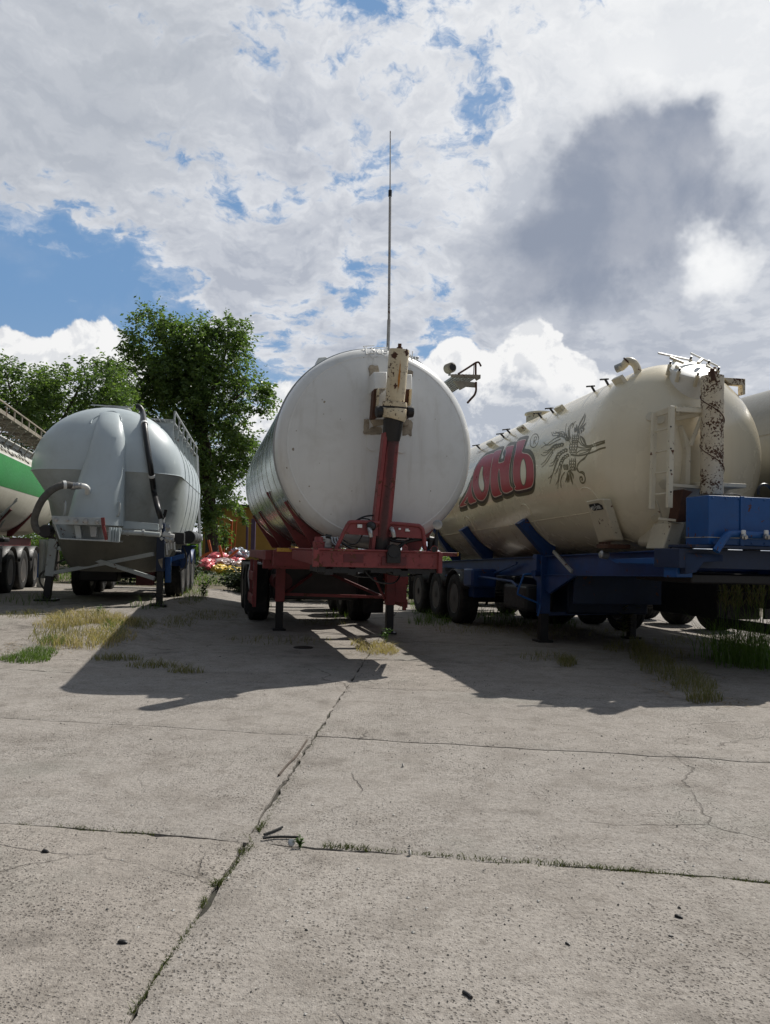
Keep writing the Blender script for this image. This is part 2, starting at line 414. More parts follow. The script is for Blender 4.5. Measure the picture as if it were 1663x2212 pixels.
def concrete(name):
    m, b, p = new_mat(name)
    co = b.n('ShaderNodeTexCoord').outputs['Object']
    oi = b.n('ShaderNodeObjectInfo').outputs['Random']
    big = b.noise(co, 0.55, 5, 0.55)
    mid = b.noise(co, 2.6, 7, 0.65)
    mot = b.noise(co, 8.5, 7, 0.68)
    fine = b.noise(co, 42, 5, 0.72)
    grain = b.noise(co, 190, 2, 0.6)
    c = b.mix(b.step(big, 0.30, 0.70), (0.270, 0.242, 0.214), (0.365, 0.332, 0.297))
    c = b.mix(b.step(oi, 0, 1, 0.0, 0.60), c, (0.300, 0.284, 0.264))
    c = b.mix(b.step(mid, 0.42, 0.70, 0.0, 0.72), c, (0.172, 0.154, 0.134))
    c = b.mix(b.step(mot, 0.50, 0.70, 0.0, 0.75), c, (0.150, 0.132, 0.113))
    c = b.mix(b.step(mot, 0.46, 0.28, 0.0, 0.45), c, (0.365, 0.330, 0.290))
    c = b.mix(b.step(b.noise(co, 0.75, 5, 0.62), 0.54, 0.70, 0.0, 0.42), c, (0.205, 0.212, 0.186))
    c = b.mix(b.step(fine, 0.34, 0.62), b.mix(0.50, c, (0.11, 0.096, 0.083), 'MIX'), c)
    c = b.mix(b.step(grain, 0.30, 0.70, 0.0, 0.34), c, (0.41, 0.37, 0.32))
    # pits and loosened aggregate
    wv = b.v('ADD', co, b.v('SCALE', b.v('SUBTRACT', b.n('ShaderNodeTexNoise').outputs['Color'], (0.5, 0.5, 0.5)), scale=0.0))
    vo = b.voro(wv, 58)
    vo2 = b.voro(co, 105)
    zone = b.step(b.noise(co, 1.15, 5, 0.65, 0.5), 0.44, 0.62)
    vsep = b.n('ShaderNodeSeparateColor')
    b.t.links.new(vo.outputs['Color'], vsep.inputs[0])
    pick = b.step(vsep.outputs[0], 0.52, 0.62)
    pit = b.m('MULTIPLY', b.step(vo.outputs['Distance'], 0.42, 0.20), b.m('MULTIPLY', pick, b.m('ADD', 0.35, b.m('MULTIPLY', zone, 0.65))))
    v2 = b.n('ShaderNodeSeparateColor')
    b.t.links.new(vo2.outputs['Color'], v2.inputs[0])
    pit2 = b.m('MULTIPLY', b.step(vo2.outputs['Distance'], 0.45, 0.2), b.m('MULTIPLY', b.step(v2.outputs[1], 0.55, 0.62), b.m('ADD', 0.25, b.m('MULTIPLY', zone, 0.6))))
    pits = b.m('MAXIMUM', pit, pit2)
    c = b.mix(b.m('MULTIPLY', pits, 0.68), c, (0.062, 0.052, 0.043))
    pale = b.m('MULTIPLY', b.step(vo2.outputs['Distance'], 0.34, 0.22), b.step(v2.outputs[0], 0.93, 0.96))
    c = b.mix(b.m('MULTIPLY', pale, 0.7), c, (0.52, 0.49, 0.44))
    # hairline cracks
    cw = b.v('ADD', co, b.v('SCALE', b.v('SUBTRACT', b.noise(co, 3.0, 5, 0.6), 0.5) if False else co, scale=0.0))
    crn = b.n('ShaderNodeTexNoise')
    b.put(crn.inputs['Vector'], co)
    crn.inputs['Scale'].default_value = 2.2
    crn.inputs['Detail'].default_value = 6
    cw = b.v('ADD', co, b.v('SCALE', b.v('SUBTRACT', crn.outputs['Color'], (0.5, 0.5, 0.5)), scale=0.38))
    cr = b.voro(cw, 0.42, 'DISTANCE_TO_EDGE')
    crack = b.m('MULTIPLY', b.step(cr.outputs['Distance'], 0.0045, 0.001), b.step(b.noise(co, 0.8, 3, 0.5), 0.50, 0.60))
    c = b.mix(b.m('MULTIPLY', crack, 0.5), c, (0.06, 0.05, 0.04))
    # dark spots of oil
    oil = b.m('MULTIPLY', b.step(b.noise(co, 1.3, 5, 0.6), 0.60, 0.76), 0.55)
    c = b.mix(oil, c, (0.09, 0.08, 0.07))
    b.put(p.inputs['Base Color'], c)
    p.inputs['Roughness'].default_value = 0.92
    p.inputs['Specular IOR Level'].default_value = 0.25
    h = b.m('SUBTRACT', b.m('ADD', b.m('MULTIPLY', fine, 0.8), b.m('MULTIPLY', grain, 0.25)), b.m('ADD', b.m('MULTIPLY', pits, 0.9), crack))
    h = b.m('ADD', h, b.m('ADD', b.m('MULTIPLY', mid, 1.5), b.m('MULTIPLY', mot, 1.6)))
    bp = b.n('ShaderNodeBump')
    bp.inputs['Strength'].default_value = 0.75
    bp.inputs['Distance'].default_value = 0.012
    b.put(bp.inputs['Height'], h)
    b.t.links.new(bp.outputs[0], p.inputs['Normal'])
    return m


make_materials()
concrete('concrete')
leafy('leaf_shade', (0.016, 0.030, 0.010), (0.035, 0.055, 0.018), 0.6, 0.10)  # leaf colour near black, standing in for shade behind the trailers
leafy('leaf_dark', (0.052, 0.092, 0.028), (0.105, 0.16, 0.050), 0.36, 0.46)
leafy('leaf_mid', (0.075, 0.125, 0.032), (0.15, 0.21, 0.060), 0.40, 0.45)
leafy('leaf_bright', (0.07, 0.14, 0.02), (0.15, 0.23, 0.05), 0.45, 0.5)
leafy('grass_green', (0.045, 0.085, 0.014), (0.11, 0.165, 0.035), 0.5, 0.4)
leafy('grass_dry', (0.24, 0.175, 0.09), (0.48, 0.38, 0.21), 0.6, 0.3)
leafy('grass_mix', (0.07, 0.085, 0.025), (0.25, 0.21, 0.10), 0.6, 0.35)
leafy('litter', (0.09, 0.062, 0.035), (0.33, 0.25, 0.15), 0.8, 0.1)
leafy('moss', (0.045, 0.060, 0.012), (0.095, 0.105, 0.030), 0.8, 0.2)
leafy('plant_leaf', (0.06, 0.14, 0.025), (0.12, 0.22, 0.05), 0.45, 0.45)


# ------------------------------------------------------------------ mesh helpers
class MB:
    def __init__(s):
        s.v = []
        s.f = []

    def add(s, vs, fs):
        o = len(s.v)
        s.v.extend(Vector(v) for v in vs)
        s.f.extend(tuple(i + o for i in f) for f in fs)
        return s

    def box(s, c, size, rot=None):
        c = Vector(c)
        hx, hy, hz = size[0] / 2, size[1] / 2, size[2] / 2
        vs = []
        for x in (-hx, hx):
            for y in (-hy, hy):
                for z in (-hz, hz):
                    q = Vector((x, y, z))
                    vs.append(c + (rot @ q if rot else q))
        return s.add(vs, [(0, 1, 3, 2), (4, 6, 7, 5), (0, 4, 5, 1), (2, 3, 7, 6), (0, 2, 6, 4), (1, 5, 7, 3)])

    def bar(s, p, q, w, h=None, up=(0, 0, 1)):
        p, q = Vector(p), Vector(q)
        h = h or w
        d = (q - p).normalized()
        u = Vector(up)
        side = d.cross(u)
        if side.length < 1e-4:
            side = d.cross(Vector((1, 0, 0)))
        side.normalize()
        u = side.cross(d).normalized()
        vs = []
        for e in (p, q):
            for a, b_ in ((-1, -1), (1, -1), (1, 1), (-1, 1)):
                vs.append(e + side * (a * w / 2) + u * (b_ * h / 2))
        return s.add(vs, [(3, 2, 1, 0), (4, 5, 6, 7), (0, 1, 5, 4), (1, 2, 6, 5), (2, 3, 7, 6), (3, 0, 4, 7)])

    def tube(s, pts, r, seg=10, cap=True):
        pts = [Vector(p) for p in pts]
        n = len(pts)
        rs = r if isinstance(r, (list, tuple)) else [r] * n
        vs, fs = [], []
        ref = None
        for i, p in enumerate(pts):
            d = (pts[min(i + 1, n - 1)] - pts[max(i - 1, 0)]).normalized()
            if ref is None:
                ref = d.orthogonal().normalized()
            ref = (ref - d * ref.dot(d))
            if ref.length < 1e-6:
                ref = d.orthogonal()
            ref.normalize()
            bi = d.cross(ref)
            for k in range(seg):
                a = 2 * math.pi * k / seg
                vs.append(p + (ref * math.cos(a) + bi * math.sin(a)) * rs[i])
        for i in range(n - 1):
            for k in range(seg):
                k2 = (k + 1) % seg
                fs.append((i * seg + k, i * seg + k2, (i + 1) * seg + k2, (i + 1) * seg + k))
        if cap:
            fs.append(tuple(range(seg - 1, -1, -1)))
            fs.append(tuple((n - 1) * seg + k for k in range(seg)))
        return s.add(vs, fs)

    def lathe(s, prof, o=(0, 0, 0), axis=(0, 1, 0), seg=48, a0=0.0, a1=2 * math.pi, ref=None):
        """prof: list of (t along axis, radius)"""
        o = Vector(o)
        ax = Vector(axis).normalized()
        u = Vector(ref) if ref else ax.orthogonal().normalized()
        w = ax.cross(u)
        full = abs(a1 - a0 - 2 * math.pi) < 1e-6
        ns = seg if full else seg + 1
        vs, fs = [], []
        for t, r in prof:
            for k in range(ns):
                a = a0 + (a1 - a0) * k / seg
                vs.append(o + ax * t + (u * math.cos(a) + w * math.sin(a)) * max(r, 1e-4))
        for i in range(len(prof) - 1):
            for k in range(seg):
                k2 = (k + 1) % ns
                fs.append((i * ns + k, i * ns + k2, (i + 1) * ns + k2, (i + 1) * ns + k))
        if full:
            if prof[0][1] > 1e-3:
                fs.append(tuple(range(ns - 1, -1, -1)))
            if prof[-1][1] > 1e-3:
                fs.append(tuple((len(prof) - 1) * ns + k for k in range(ns)))
        return s.add(vs, fs)

    def cyl(s, p, q, r, seg=20):
        return s.tube([p, q], r, seg)

    def plate(s, pts, vec):
        pts = [Vector(p) for p in pts]
        vec = Vector(vec)
        n = len(pts)
        vs = pts + [p + vec for p in pts]
        fs = [tuple(range(n - 1, -1, -1)), tuple(range(n, 2 * n))]
        for i in range(n):
            j = (i + 1) % n
            fs.append((i, j, n + j, n + i))
        return s.add(vs, fs)

    def grid(s, rows):
        m = len(rows[0])
        vs = [p for r_ in rows for p in r_]
        fs = []
        for i in range(len(rows) - 1):
            for k in range(m - 1):
                fs.append((i * m + k, i * m + k + 1, (i + 1) * m + k + 1, (i + 1) * m + k))
        return s.add(vs, fs)

    def shear(s, k, y0=0.0):
        for v in s.v:
            v.z += k * (v.y - y0)
        return s

    def build(s, name, mat, parent=None, smooth=38, bevel=0.0, origin=None, normals=True):
        me = bpy.data.meshes.new(name)
        o_ = Vector(origin) if origin is not None else Vector((0, 0, 0))
        me.from_pydata([tuple(v - o_) for v in s.v], [], s.f)
        if normals:
            bm = bmesh.new()
            bm.from_mesh(me)
            bmesh.ops.recalc_face_normals(bm, faces=bm.faces)
            bm.to_mesh(me)
            bm.free()
        if smooth:
            me.polygons.foreach_set('use_smooth', [True] * len(me.polygons))
            me.set_sharp_from_angle(angle=R(smooth))
        me.materials.append(MATS[mat])
        me.update()
        ob = bpy.data.objects.new(name, me)
        COL.objects.link(ob)
        ob.location = o_
        if parent is not None:
            ob.parent = parent
        if bevel:
            mod = ob.modifiers.new('bevel', 'BEVEL')
            mod.width = bevel
            mod.segments = 2
            mod.limit_method = 'ANGLE'
            mod.angle_limit = R(50)
        return ob


def tag(o, label=None, cat=None, group=None, kind=None):
    if label:
        o['label'] = label
    if cat:
        o['category'] = cat
    if group:
        o['group'] = group
    if kind:
        o['kind'] = kind
    return o


def empty(name, loc, rz=0.0):
    o = bpy.data.objects.new(name, None)
    COL.objects.link(o)
    o.location = loc
    o.rotation_euler = (0, 0, rz)
    o.empty_display_size = 0.3
    return o


def copy_tree(o, parent=None):
    c = o.copy()
    COL.objects.link(c)
    if parent is not None:
        c.parent = parent
    for ch in list(o.children):
        copy_tree(ch, c)
    return c


def smoothstep(a, b, x):
    t = min(max((x - a) / (b - a), 0), 1)
    return t * t * (3 - 2 * t)


def gz(x, y):
    """height of the ground: the far left of the yard lies a little higher"""
    h = 0.25 * smoothstep(-2.7, -4.6, x) * smoothstep(7.5, 12.5, y)
    h += 0.25 * smoothstep(24, 34, y) * smoothstep(2.0, -3.0, x)
    return h


def ground(px, py):
    d = ray(px, py)
    t = -CAM.z / d.z
    for _ in range(6):
        p = CAM + d * t
        t = (gz(p.x, p.y) - CAM.z) / d.z
    p = CAM + d * t
    return Vector((p.x, p.y, gz(p.x, p.y)))


def at_depth(px, py, D):
    d = ray(px, py)
    return CAM + d * (D / d.y)


def catmull(pts, n=8, closed=False):
    pts = [Vector(p) for p in pts]
    m = len(pts)
    out = []
    rng = range(m if closed else m - 1)
    for i in rng:
        if closed:
            p0, p1, p2, p3 = pts[(i - 1) % m], pts[i], pts[(i + 1) % m], pts[(i + 2) % m]
        else:
            p0, p1, p2, p3 = pts[max(i - 1, 0)], pts[i], pts[i + 1], pts[min(i + 2, m - 1)]
        for k in range(n):
            t = k / n
            out.append(0.5 * ((2 * p1) + (p2 - p0) * t + (2 * p0 - 5 * p1 + 4 * p2 - p3) * t * t + (3 * p1 - p0 - 3 * p2 + p3) * t ** 3))
    if not closed:
        out.append(pts[-1])
    return out

# ------------------------------------------------------------------ ground, slabs, grass ground
def build_ground():
    # one sheet of earth out to the horizon, a little under the slabs
    rows = []
    ys = [-30, -10, -2, 0, 1, 2, 3, 4, 5, 6, 7, 8, 9, 10, 11, 12, 13, 14, 15, 16, 17, 18, 19, 20, 22, 24, 26, 28, 30, 32, 34, 36, 40, 50, 80, 150, 400]
    xs = [-300, -120, -60, -30, -20, -14, -11, -9, -8, -7, -6, -5.5, -5, -4.5, -4, -3.5, -3, -2.5, -2, -1, 0, 1, 2, 4, 6, 9, 14, 20, 30, 60, 120, 300]
    for y in ys:
        rows.append([Vector((x, y, gz(x, y) - 0.035)) for x in xs])
    g = MB().grid(rows).build('ground', 'soil', smooth=60)
    tag(g, kind='structure')
    rows = []
    for yy in [-3 + 0.75 * k for k in range(30)]:
        rows.append([Vector((xx, yy, gz(xx, yy) - 0.024)) for xx in [-16 + 1.0 * k for k in range(33)]])
    tag(MB().grid(rows).build('joint_soil', 'soil_dark', smooth=60), kind='structure')
    pave = bpy.data.objects.new('pavement', None)
    COL.objects.link(pave)
    tag(pave, kind='structure')
    # joints taken from the picture
    a1, a2 = ground(270, 2211), ground(745, 1490)
    lx = (a2.x - a1.x) / (a2.y - a1.y)
    l0 = a1.x - lx * a1.y
    b1, b2 = ground(0, 1775), ground(1663, 1900)
    ty = (b2.y - b1.y) / (b2.x - b1.x)
    t0 = b1.y - ty * b1.x
    c1 = ground(330, 1568)
    step = (c1.y - ty * c1.x) - t0

    def cross(i, j):
        # x = l0 + lx*y + 6 i ; y = t0 + ty x + step j
        xo = l0 + (6.05 * i)
        yo = t0 + step * j
        x = (xo + lx * yo) / (1 - lx * ty)
        return x, yo + ty * x

    r2 = random.Random(3)
    for i in range(-3, 3):
        for j in range(-3, 8):
            c00, c10, c11, c01 = cross(i, j), cross(i + 1, j), cross(i + 1, j + 1), cross(i, j + 1)
            if max(c[1] for c in (c00, c10, c11, c01)) < -2.5:
                continue
            if i == -3 and j > 4:
                pass
            nu, nv = (110, 46) if j in (-1, 0, 1, 2) and i in (-1, 0) else (40, 16)
            gap = 0.006
            dz = r2.uniform(-0.004, 0.004)
            sd = r2.uniform(0, 50)
            top, rows = [], []
            for a in range(nv + 1):
                row = []
                for b_ in range(nu + 1):
                    u, v = b_ / nu, a / nv
                    # keep a joint between the slabs
                    L = 6.05
                    uu = 1.3 * gap / L + u * (1 - 2.6 * gap / L)
                    g0, g1 = (0.0015 if j == 1 else gap), (0.0015 if j == 0 else gap)
                    vv = g0 / step + v * (1 - (g0 + g1) / step)
                    x = (c00[0] * (1 - uu) + c10[0] * uu) * (1 - vv) + (c01[0] * (1 - uu) + c11[0] * uu) * vv
                    y = (c00[1] * (1 - uu) + c10[1] * uu) * (1 - vv) + (c01[1] * (1 - uu) + c11[1] * uu) * vv
                    eu, ev = min(u, 1 - u) * L, min(v, 1 - v) * step
                    w = 0.012
                    jag = lambda q, s_: w * mnoise.noise((q * 3.1, s_, sd)) + 0.013 * mnoise.noise((q * 10, s_, sd + 2)) + 0.010 * mnoise.noise((q * 27, s_, sd + 5))
                    worn = 0.0
                    if eu < 0.01:
                        k = 1.1 + 1.5 * max(0, mnoise.noise((y * 0.9, i, 7)))
                        x += k * jag(y, i * 3.0 + u)
                    if ev < 0.01:
                        y += jag(x, j * 3.0 + v) * (0.35 if (j == 1 and v < 0.5) or (j == 0 and v > 0.5) else 1.2)
                    if eu < 0.10:
                        worn = max(worn, (1 - eu / 0.10) * max(0, mnoise.noise((x * 3, y * 3, 2)) + 0.15))
                    if ev < 0.10:
                        worn = max(worn, (1 - ev / 0.10) * max(0, mnoise.noise((x * 3, y * 3, 5)) + 0.05))
                    z = gz(x, y) + dz + 0.006 * mnoise.noise((x * 0.9, y * 0.9, 3))
                    if min(eu, ev) < 0.01:
                        z -= 0.005 + 0.008 * max(0, mnoise.noise((x * 4, y * 4, 8)))
                    z -= 0.016 * worn
                    row.append(Vector((x, y, z)))
                rows.append(row)
            mb = MB().grid(rows)
            ring = [rows[0][k] for k in range(nu + 1)] + [rows[a][nu] for a in range(1, nv + 1)] + [rows[nv][k] for k in range(nu - 1, -1, -1)] + [rows[a][0] for a in range(nv - 1, 0, -1)]
            low = [p - Vector((0, 0, 0.05)) for p in ring]
            n = len(ring)
            mb.add(ring + low, [(k, (k + 1) % n, n + (k + 1) % n, n + k) for k in range(n)])
            org = rows[nv // 2][nu // 2]
            s_ = mb.build('concrete_slab', 'concrete', pave, smooth=50, normals=False)
    return cross, lx, ty


def blades(mb, spots, h, w, lean=0.5, seg=3, rr=None):
    """grass blades: spots = (x, y, z, scale)"""
    rr = rr or rnd
    for x, y, z, sc in spots:
        a = rr.uniform(0, 6.283)
        hh = h * sc * rr.uniform(0.6, 1.25)
        ln = lean * rr.uniform(0.2, 1.3) * hh
        ww = w * rr.uniform(0.6, 1.2)
        dx, dy = math.cos(a), math.sin(a)
        b = rr.uniform(0, 6.283)
        sx, sy = math.cos(b) * ww, math.sin(b) * ww
        vs = []
        for k in range(seg + 1):
            t = k / seg
            q = (1 - t) ** 0.8
            cx, cy, cz = x + dx * ln * t * t, y + dy * ln * t * t, z + hh * (t - 0.22 * t * t * lean)
            if k == seg:
                vs.append((cx, cy, cz))
            else:
                vs.append((cx - sx * q, cy - sy * q, cz))
                vs.append((cx + sx * q, cy + sy * q, cz))
        fs = [(2 * k, 2 * k + 1, 2 * k + 3, 2 * k + 2) for k in range(seg - 1)] + [(2 * seg - 2, 2 * seg - 1, 2 * seg)]
        mb.add(vs, fs)


def spots_px(poly_pts, n, rr, dens=None):
    """random ground points inside a list of pixel ellipses (cx, cy, rx, ry, weight)"""
    out = []
    tot = sum(e[4] for e in poly_pts)
    for e in poly_pts:
        for _ in range(int(n * e[4] / tot)):
            a, q = rr.uniform(0, 6.283), math.sqrt(rr.random())
            g = ground(e[0] + math.cos(a) * q * e[2], e[1] + math.sin(a) * q * e[3])
            out.append((g.x, g.y, g.z, 1.15 - 0.55 * q))
    return out


def flat_mesh(mb, name, mat, **kw):
    o = mb.build(name, mat, smooth=0, normals=False)
    return tag(o, kw.get('label'), kw.get('cat'), kw.get('group'), kw.get('kind'))


def build_weeds(cross):
    rr = random.Random(11)
    # dry grass on the left
    mb = MB()
    blades(mb, spots_px([(185, 1338, 90, 16, 1.0), (130, 1352, 60, 10, 0.4), (250, 1350, 50, 14, 0.5), (240, 1378, 60, 12, 0.4), (190, 1390, 70, 16, 0.4), (130, 1395, 50, 10, 0.2)], 1900, rr), 0.19, 0.0055, 1.0, rr=rr)
    flat_mesh(mb, 'dry_grass', 'grass_dry', kind='stuff', label='straw coloured dry grass lying on the slabs at the left')
    mb = MB()
    blades(mb, spots_px([(185, 1345, 95, 20, 1.0), (200, 1385, 80, 16, 0.8), (120, 1380, 60, 20, 0.6)], 650, rr), 0.24, 0.0045, 0.8, rr=rr)
    flat_mesh(mb, 'mixed_grass', 'grass_mix', kind='stuff', label='half green stalks standing in the dry grass at the left')
    mb = MB()
    blades(mb, spots_px([(55, 1425, 55, 9, 1.0), (85, 1412, 40, 10, 0.8), (120, 1390, 40, 8, 0.5), (245, 1362, 28, 22, 0.7), (215, 1325, 14, 8, 0.2)], 1500, rr), 0.13, 0.0045, 0.9, rr=rr)
    flat_mesh(mb, 'green_grass', 'grass_green', kind='stuff', label='short green grass on the slabs left of the tank shadow')
    # scattered weeds in the shade
    mb = MB()
    el = [(300, 1350, 40, 12, 0.5), (385, 1345, 40, 14, 0.3), (330, 1440, 60, 5, 0.3), (460, 1330, 60, 10, 0.4), (410, 1290, 40, 18, 0.5), (600, 1385, 120, 8, 0.25), (250, 1425, 60, 4, 0.3), (1180, 1420, 60, 8, 0.2),
          (1225, 1432, 22, 9, 0.5), (1050, 1360, 120, 10, 0.4), (1250, 1370, 120, 14, 0.5), (400, 1452, 40, 4, 0.2), (1500, 1385, 90, 12, 0.4), (700, 1345, 60, 8, 0.2), (60, 1330, 60, 8, 0.3)]
    blades(mb, spots_px(el, 3200, rr), 0.14, 0.0045, 0.9, rr=rr)
    flat_mesh(mb, 'low_weeds', 'grass_mix', kind='stuff', label='thin scattered weeds between the slabs in the shade')
    # by the wheels of the cream trailer
    mb = MB()
    blades(mb, spots_px([(870, 1300, 30, 10, 0.3), (1060, 1330, 60, 8, 0.4), (1200, 1350, 60, 8, 0.3), (945, 1322, 55, 14, 1.0), (915, 1310, 30, 14, 0.5), (985, 1325, 40, 12, 0.6), (930, 1345, 50, 8, 0.5), (1090, 1345, 60, 10, 0.4), (420, 1285, 30, 14, 0.4), (320, 1310, 40, 8, 0.2), (60, 1300, 60, 8, 0.2), (560, 1310, 30, 8, 0.15), (740, 1330, 40, 8, 0.2)], 2100, rr), 0.26, 0.006, 0.6, rr=rr)
    flat_mesh(mb, 'wheel_weeds', 'grass_green', kind='stuff', label='green weeds in front of the cream trailer wheels')
    # tall grass at the right
    mb = MB()
    blades(mb, spots_px([(1390, 1415, 32, 20, 1.0), (1330, 1400, 30, 10, 0.3), (1420, 1440, 40, 20, 0.8), (1470, 1465, 50, 16, 0.8), (1500, 1485, 50, 12, 0.5), (1520, 1512, 40, 8, 0.5), (1375, 1395, 20, 12, 0.5), (1440, 1420, 50, 14, 0.3)], 1700, rr), 0.20, 0.0045, 0.7, rr=rr)
    flat_mesh(mb, 'tall_grass', 'grass_mix', kind='stuff', label='ragged grass along the slab edge in front of the cream trailer')
    # middle tuft in the strip of sun
    mb = MB()
    blades(mb, spots_px([(810, 1402, 42, 12, 1.0), (775, 1392, 18, 8, 0.2), (840, 1408, 20, 7, 0.3)], 620, rr), 0.16, 0.005, 1.1, rr=rr)
    t = mb.build('grass_tuft', 'grass_dry', smooth=0, normals=False)
    tag(t, 'straw coloured grass tuft in the strip of sun between the shadows', 'grass tuft')
    # moss and grass in the joints
    mb = MB()
    sp = []
    segs = [((45, 1778), (75, 1780), 30, 0.6), ((120, 1783), (330, 1800), 150, 0.8), ((555, 1792), (572, 1775), 60, 1.2), ((515, 1836), (550, 1826), 40, 1.0),
            ((455, 1908), (480, 1902), 60, 1.0), ((430, 1960), (447, 1935), 40, 0.8), ((270, 2205), (330, 2120), 60, 0.7), ((360, 2070), (430, 1975), 110, 0.6), ((330, 2120), (360, 2070), 60, 0.6), ((480, 1900), (545, 1815), 110, 0.6), ((560, 1790), (640, 1670), 120, 0.6), ((640, 1660), (740, 1500), 70, 0.6),
            ((700, 1822), (800, 1830), 130, 0.9), ((810, 1832), (1130, 1858), 190, 0.7), ((1130, 1856), (1500, 1890), 340, 0.9), ((1500, 1890), (1663, 1902), 130, 0.6),
            ((40, 1542), (130, 1552), 70, 0.7), ((150, 1552), (260, 1562), 40, 0.6), ((480, 1800), (550, 1800), 30, 0.6)]
    for p, q, n, sc in segs:
        for _ in range(n):
            t_ = rr.random()
            g = ground(p[0] + (q[0] - p[0]) * t_ + rr.gauss(0, 3), p[1] + (q[1] - p[1]) * t_ + rr.gauss(0, 2.6))
            sp.append((g.x, g.y, g.z - 0.012, sc))
    blades(mb, sp, 0.032, 0.003, 1.1, 2, rr)
    flat_mesh(mb, 'joint_moss', 'moss', kind='stuff', label='moss and short grass growing in the slab joints')
    # small leafy plants
    def herb(px, py, h, n, name, label, mat='plant_leaf'):
        g = ground(px, py)
        root = empty(name, g)
        tag(root, label, 'plant')
        st, lf = MB(), MB()
        for _ in range(n):
            a = rr.uniform(0, 6.283)
            l = rr.uniform(0.15, 0.5) * h
            hh = h * rr.uniform(0.5, 1.1)
            pts = catmull([(0, 0, -0.01), (math.cos(a) * l * 0.3, math.sin(a) * l * 0.3, hh * 0.5), (math.cos(a) * l, math.sin(a) * l, hh)], 4)
            st.tube(pts, 0.0025, 4)
            for p in pts[2:]:
                for s_ in range(3):
                    b_ = rr.uniform(0, 6.283)
                    L = h * rr.uniform(0.12, 0.24)
                    d = Vector((math.cos(b_), math.sin(b_), rr.uniform(-0.2, 0.6))) * L
                    sd = Vector((-math.sin(b_), math.cos(b_), 0)) * L * 0.26
                    lf.add([p, p + d * 0.5 + sd, p + d, p + d * 0.5 - sd], [(0, 1, 2), (0, 2, 3)])
        st.build('stem', 'grass_green', root, smooth=0, normals=False)
        lf.build('foliage', mat, root, smooth=0, normals=False)
        return root
    herb(832, 1388, 0.24, 7, 'weed_plant', 'small green weed beside the straw tuft under the red frame')
    herb(648, 1828, 0.045, 14, 'weed_plant', 'round green weed beside dark wire at the slab corner')
    herb(211, 1326, 0.14, 6, 'weed_plant', 'bright green weed standing up in the dry grass')
    herb(915, 1300, 0.45, 8, 'weed_plant', 'leafy weed behind the red landing leg near the cream trailer wheels')
    herb(1345, 1382, 0.75, 5, 'weed_plant', 'tall thin weed by the far blue landing leg', 'grass_mix')
    herb(490, 1262, 0.5, 7, 'weed_plant', 'dark green weed on the grass in front of the red wrapping', 'grass_green')
    herb(440, 1290, 0.55, 9, 'weed_plant', 'bushy weed at the right wheels of the grey trailer', 'grass_green')
    # reeds at the right
    r5 = [(1560, 1425, 1.0), (1585, 1432, 0.95), (1608, 1440, 1.05), (1632, 1435, 1.0), (1655, 1445, 1.1), (1572, 1405, 0.9), (1645, 1410, 1.0)]
    labs = ['tall seeding grass clump at the left end of the right hand clumps', 'tall grass clump, second from the left by the bright gap',
            'tall grass clump in front of the bright green gap', 'tall grass clump right of the bright green gap', 'tall grass clump at the right picture edge, nearest the camera',
            'tall grass clump behind the left end of the row', 'tall grass clump behind, close to the right picture edge']
    for (px, py, sc), lab in zip(r5, labs):
        g = ground(px, py)
        mb, sd = MB(), MB()
        sp = [(rr.gauss(0, 0.17), rr.gauss(0, 0.17), 0, rr.uniform(0.5, 1.2)) for _ in range(95)]
        blades(mb, sp, 0.74 * sc, 0.006, 0.75, 4, rr)
        for _ in range(6):
            x, y = rr.gauss(0, 0.10), rr.gauss(0, 0.06)
            tx, ty_, th = x + rr.gauss(0, 0.10), y + rr.gauss(0, 0.10), rr.uniform(0.95, 1.2) * sc
            mb.tube([(x, y, 0), (x * 0.6 + tx * 0.4, y * 0.6 + ty_ * 0.4, th * 0.55), (tx, ty_, th)], [0.004, 0.003, 0.002], 4)
            for k in range(24):
                f = rr.uniform(0.72, 1.0)
                p = Vector((x, y, 0)).lerp(Vector((tx, ty_, th)), f)
                a = rr.uniform(0, 6.283)
                L = 0.085 * (1.15 - f) / 0.4 + 0.02
                d = Vector((math.cos(a) * L * 0.6, math.sin(a) * L * 0.6, L))
                s_ = Vector((-math.sin(a), math.cos(a), 0)) * 0.005
                sd.add([p, p + d * 0.6 + s_, p + d, p + d * 0.6 - s_], [(0, 1, 2, 3)])
        root = empty('grass_clump', g)
        tag(root, lab, 'tall grass', 'clumps of tall grass at the right')
        mb.build('blades', 'leaf_bright', root, smooth=0, normals=False)
        tag(sd.build('seed_head', 'grass_mix', root, smooth=0, normals=False), kind='stuff')
    # grass beyond the trailers
    mb = MB()
    sp = []
    for _ in range(9000):
        x, y = rr.uniform(-12, 1.5), rr.uniform(21.5, 34)
        if y < 23.5 + rr.uniform(-1, 1.5):
            continue
        sp.append((x, y, gz(x, y) - 0.03, 1))
    blades(mb, sp, 0.20, 0.013, 0.9, 2, rr)
    flat_mesh(mb, 'rear_grass', 'grass_green', kind='stuff', label='green grass growing behind the trailers')
    mb = MB()
    sp = []
    for _ in range(9000):
        x, y = rr.uniform(3, 26), rr.uniform(24, 36)
        sp.append((x, y, gz(x, y) - 0.03, 1))
    for _ in range(5000):
        x, y = rr.uniform(-30, 10), rr.uniform(38, 60)
        sp.append((x, y, gz(x, y) - 0.03, 1.6))
    blades(mb, sp, 0.5, 0.02, 0.9, 2, rr)
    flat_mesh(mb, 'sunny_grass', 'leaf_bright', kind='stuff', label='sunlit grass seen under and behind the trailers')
    # litter of small stones
    mb = MB()
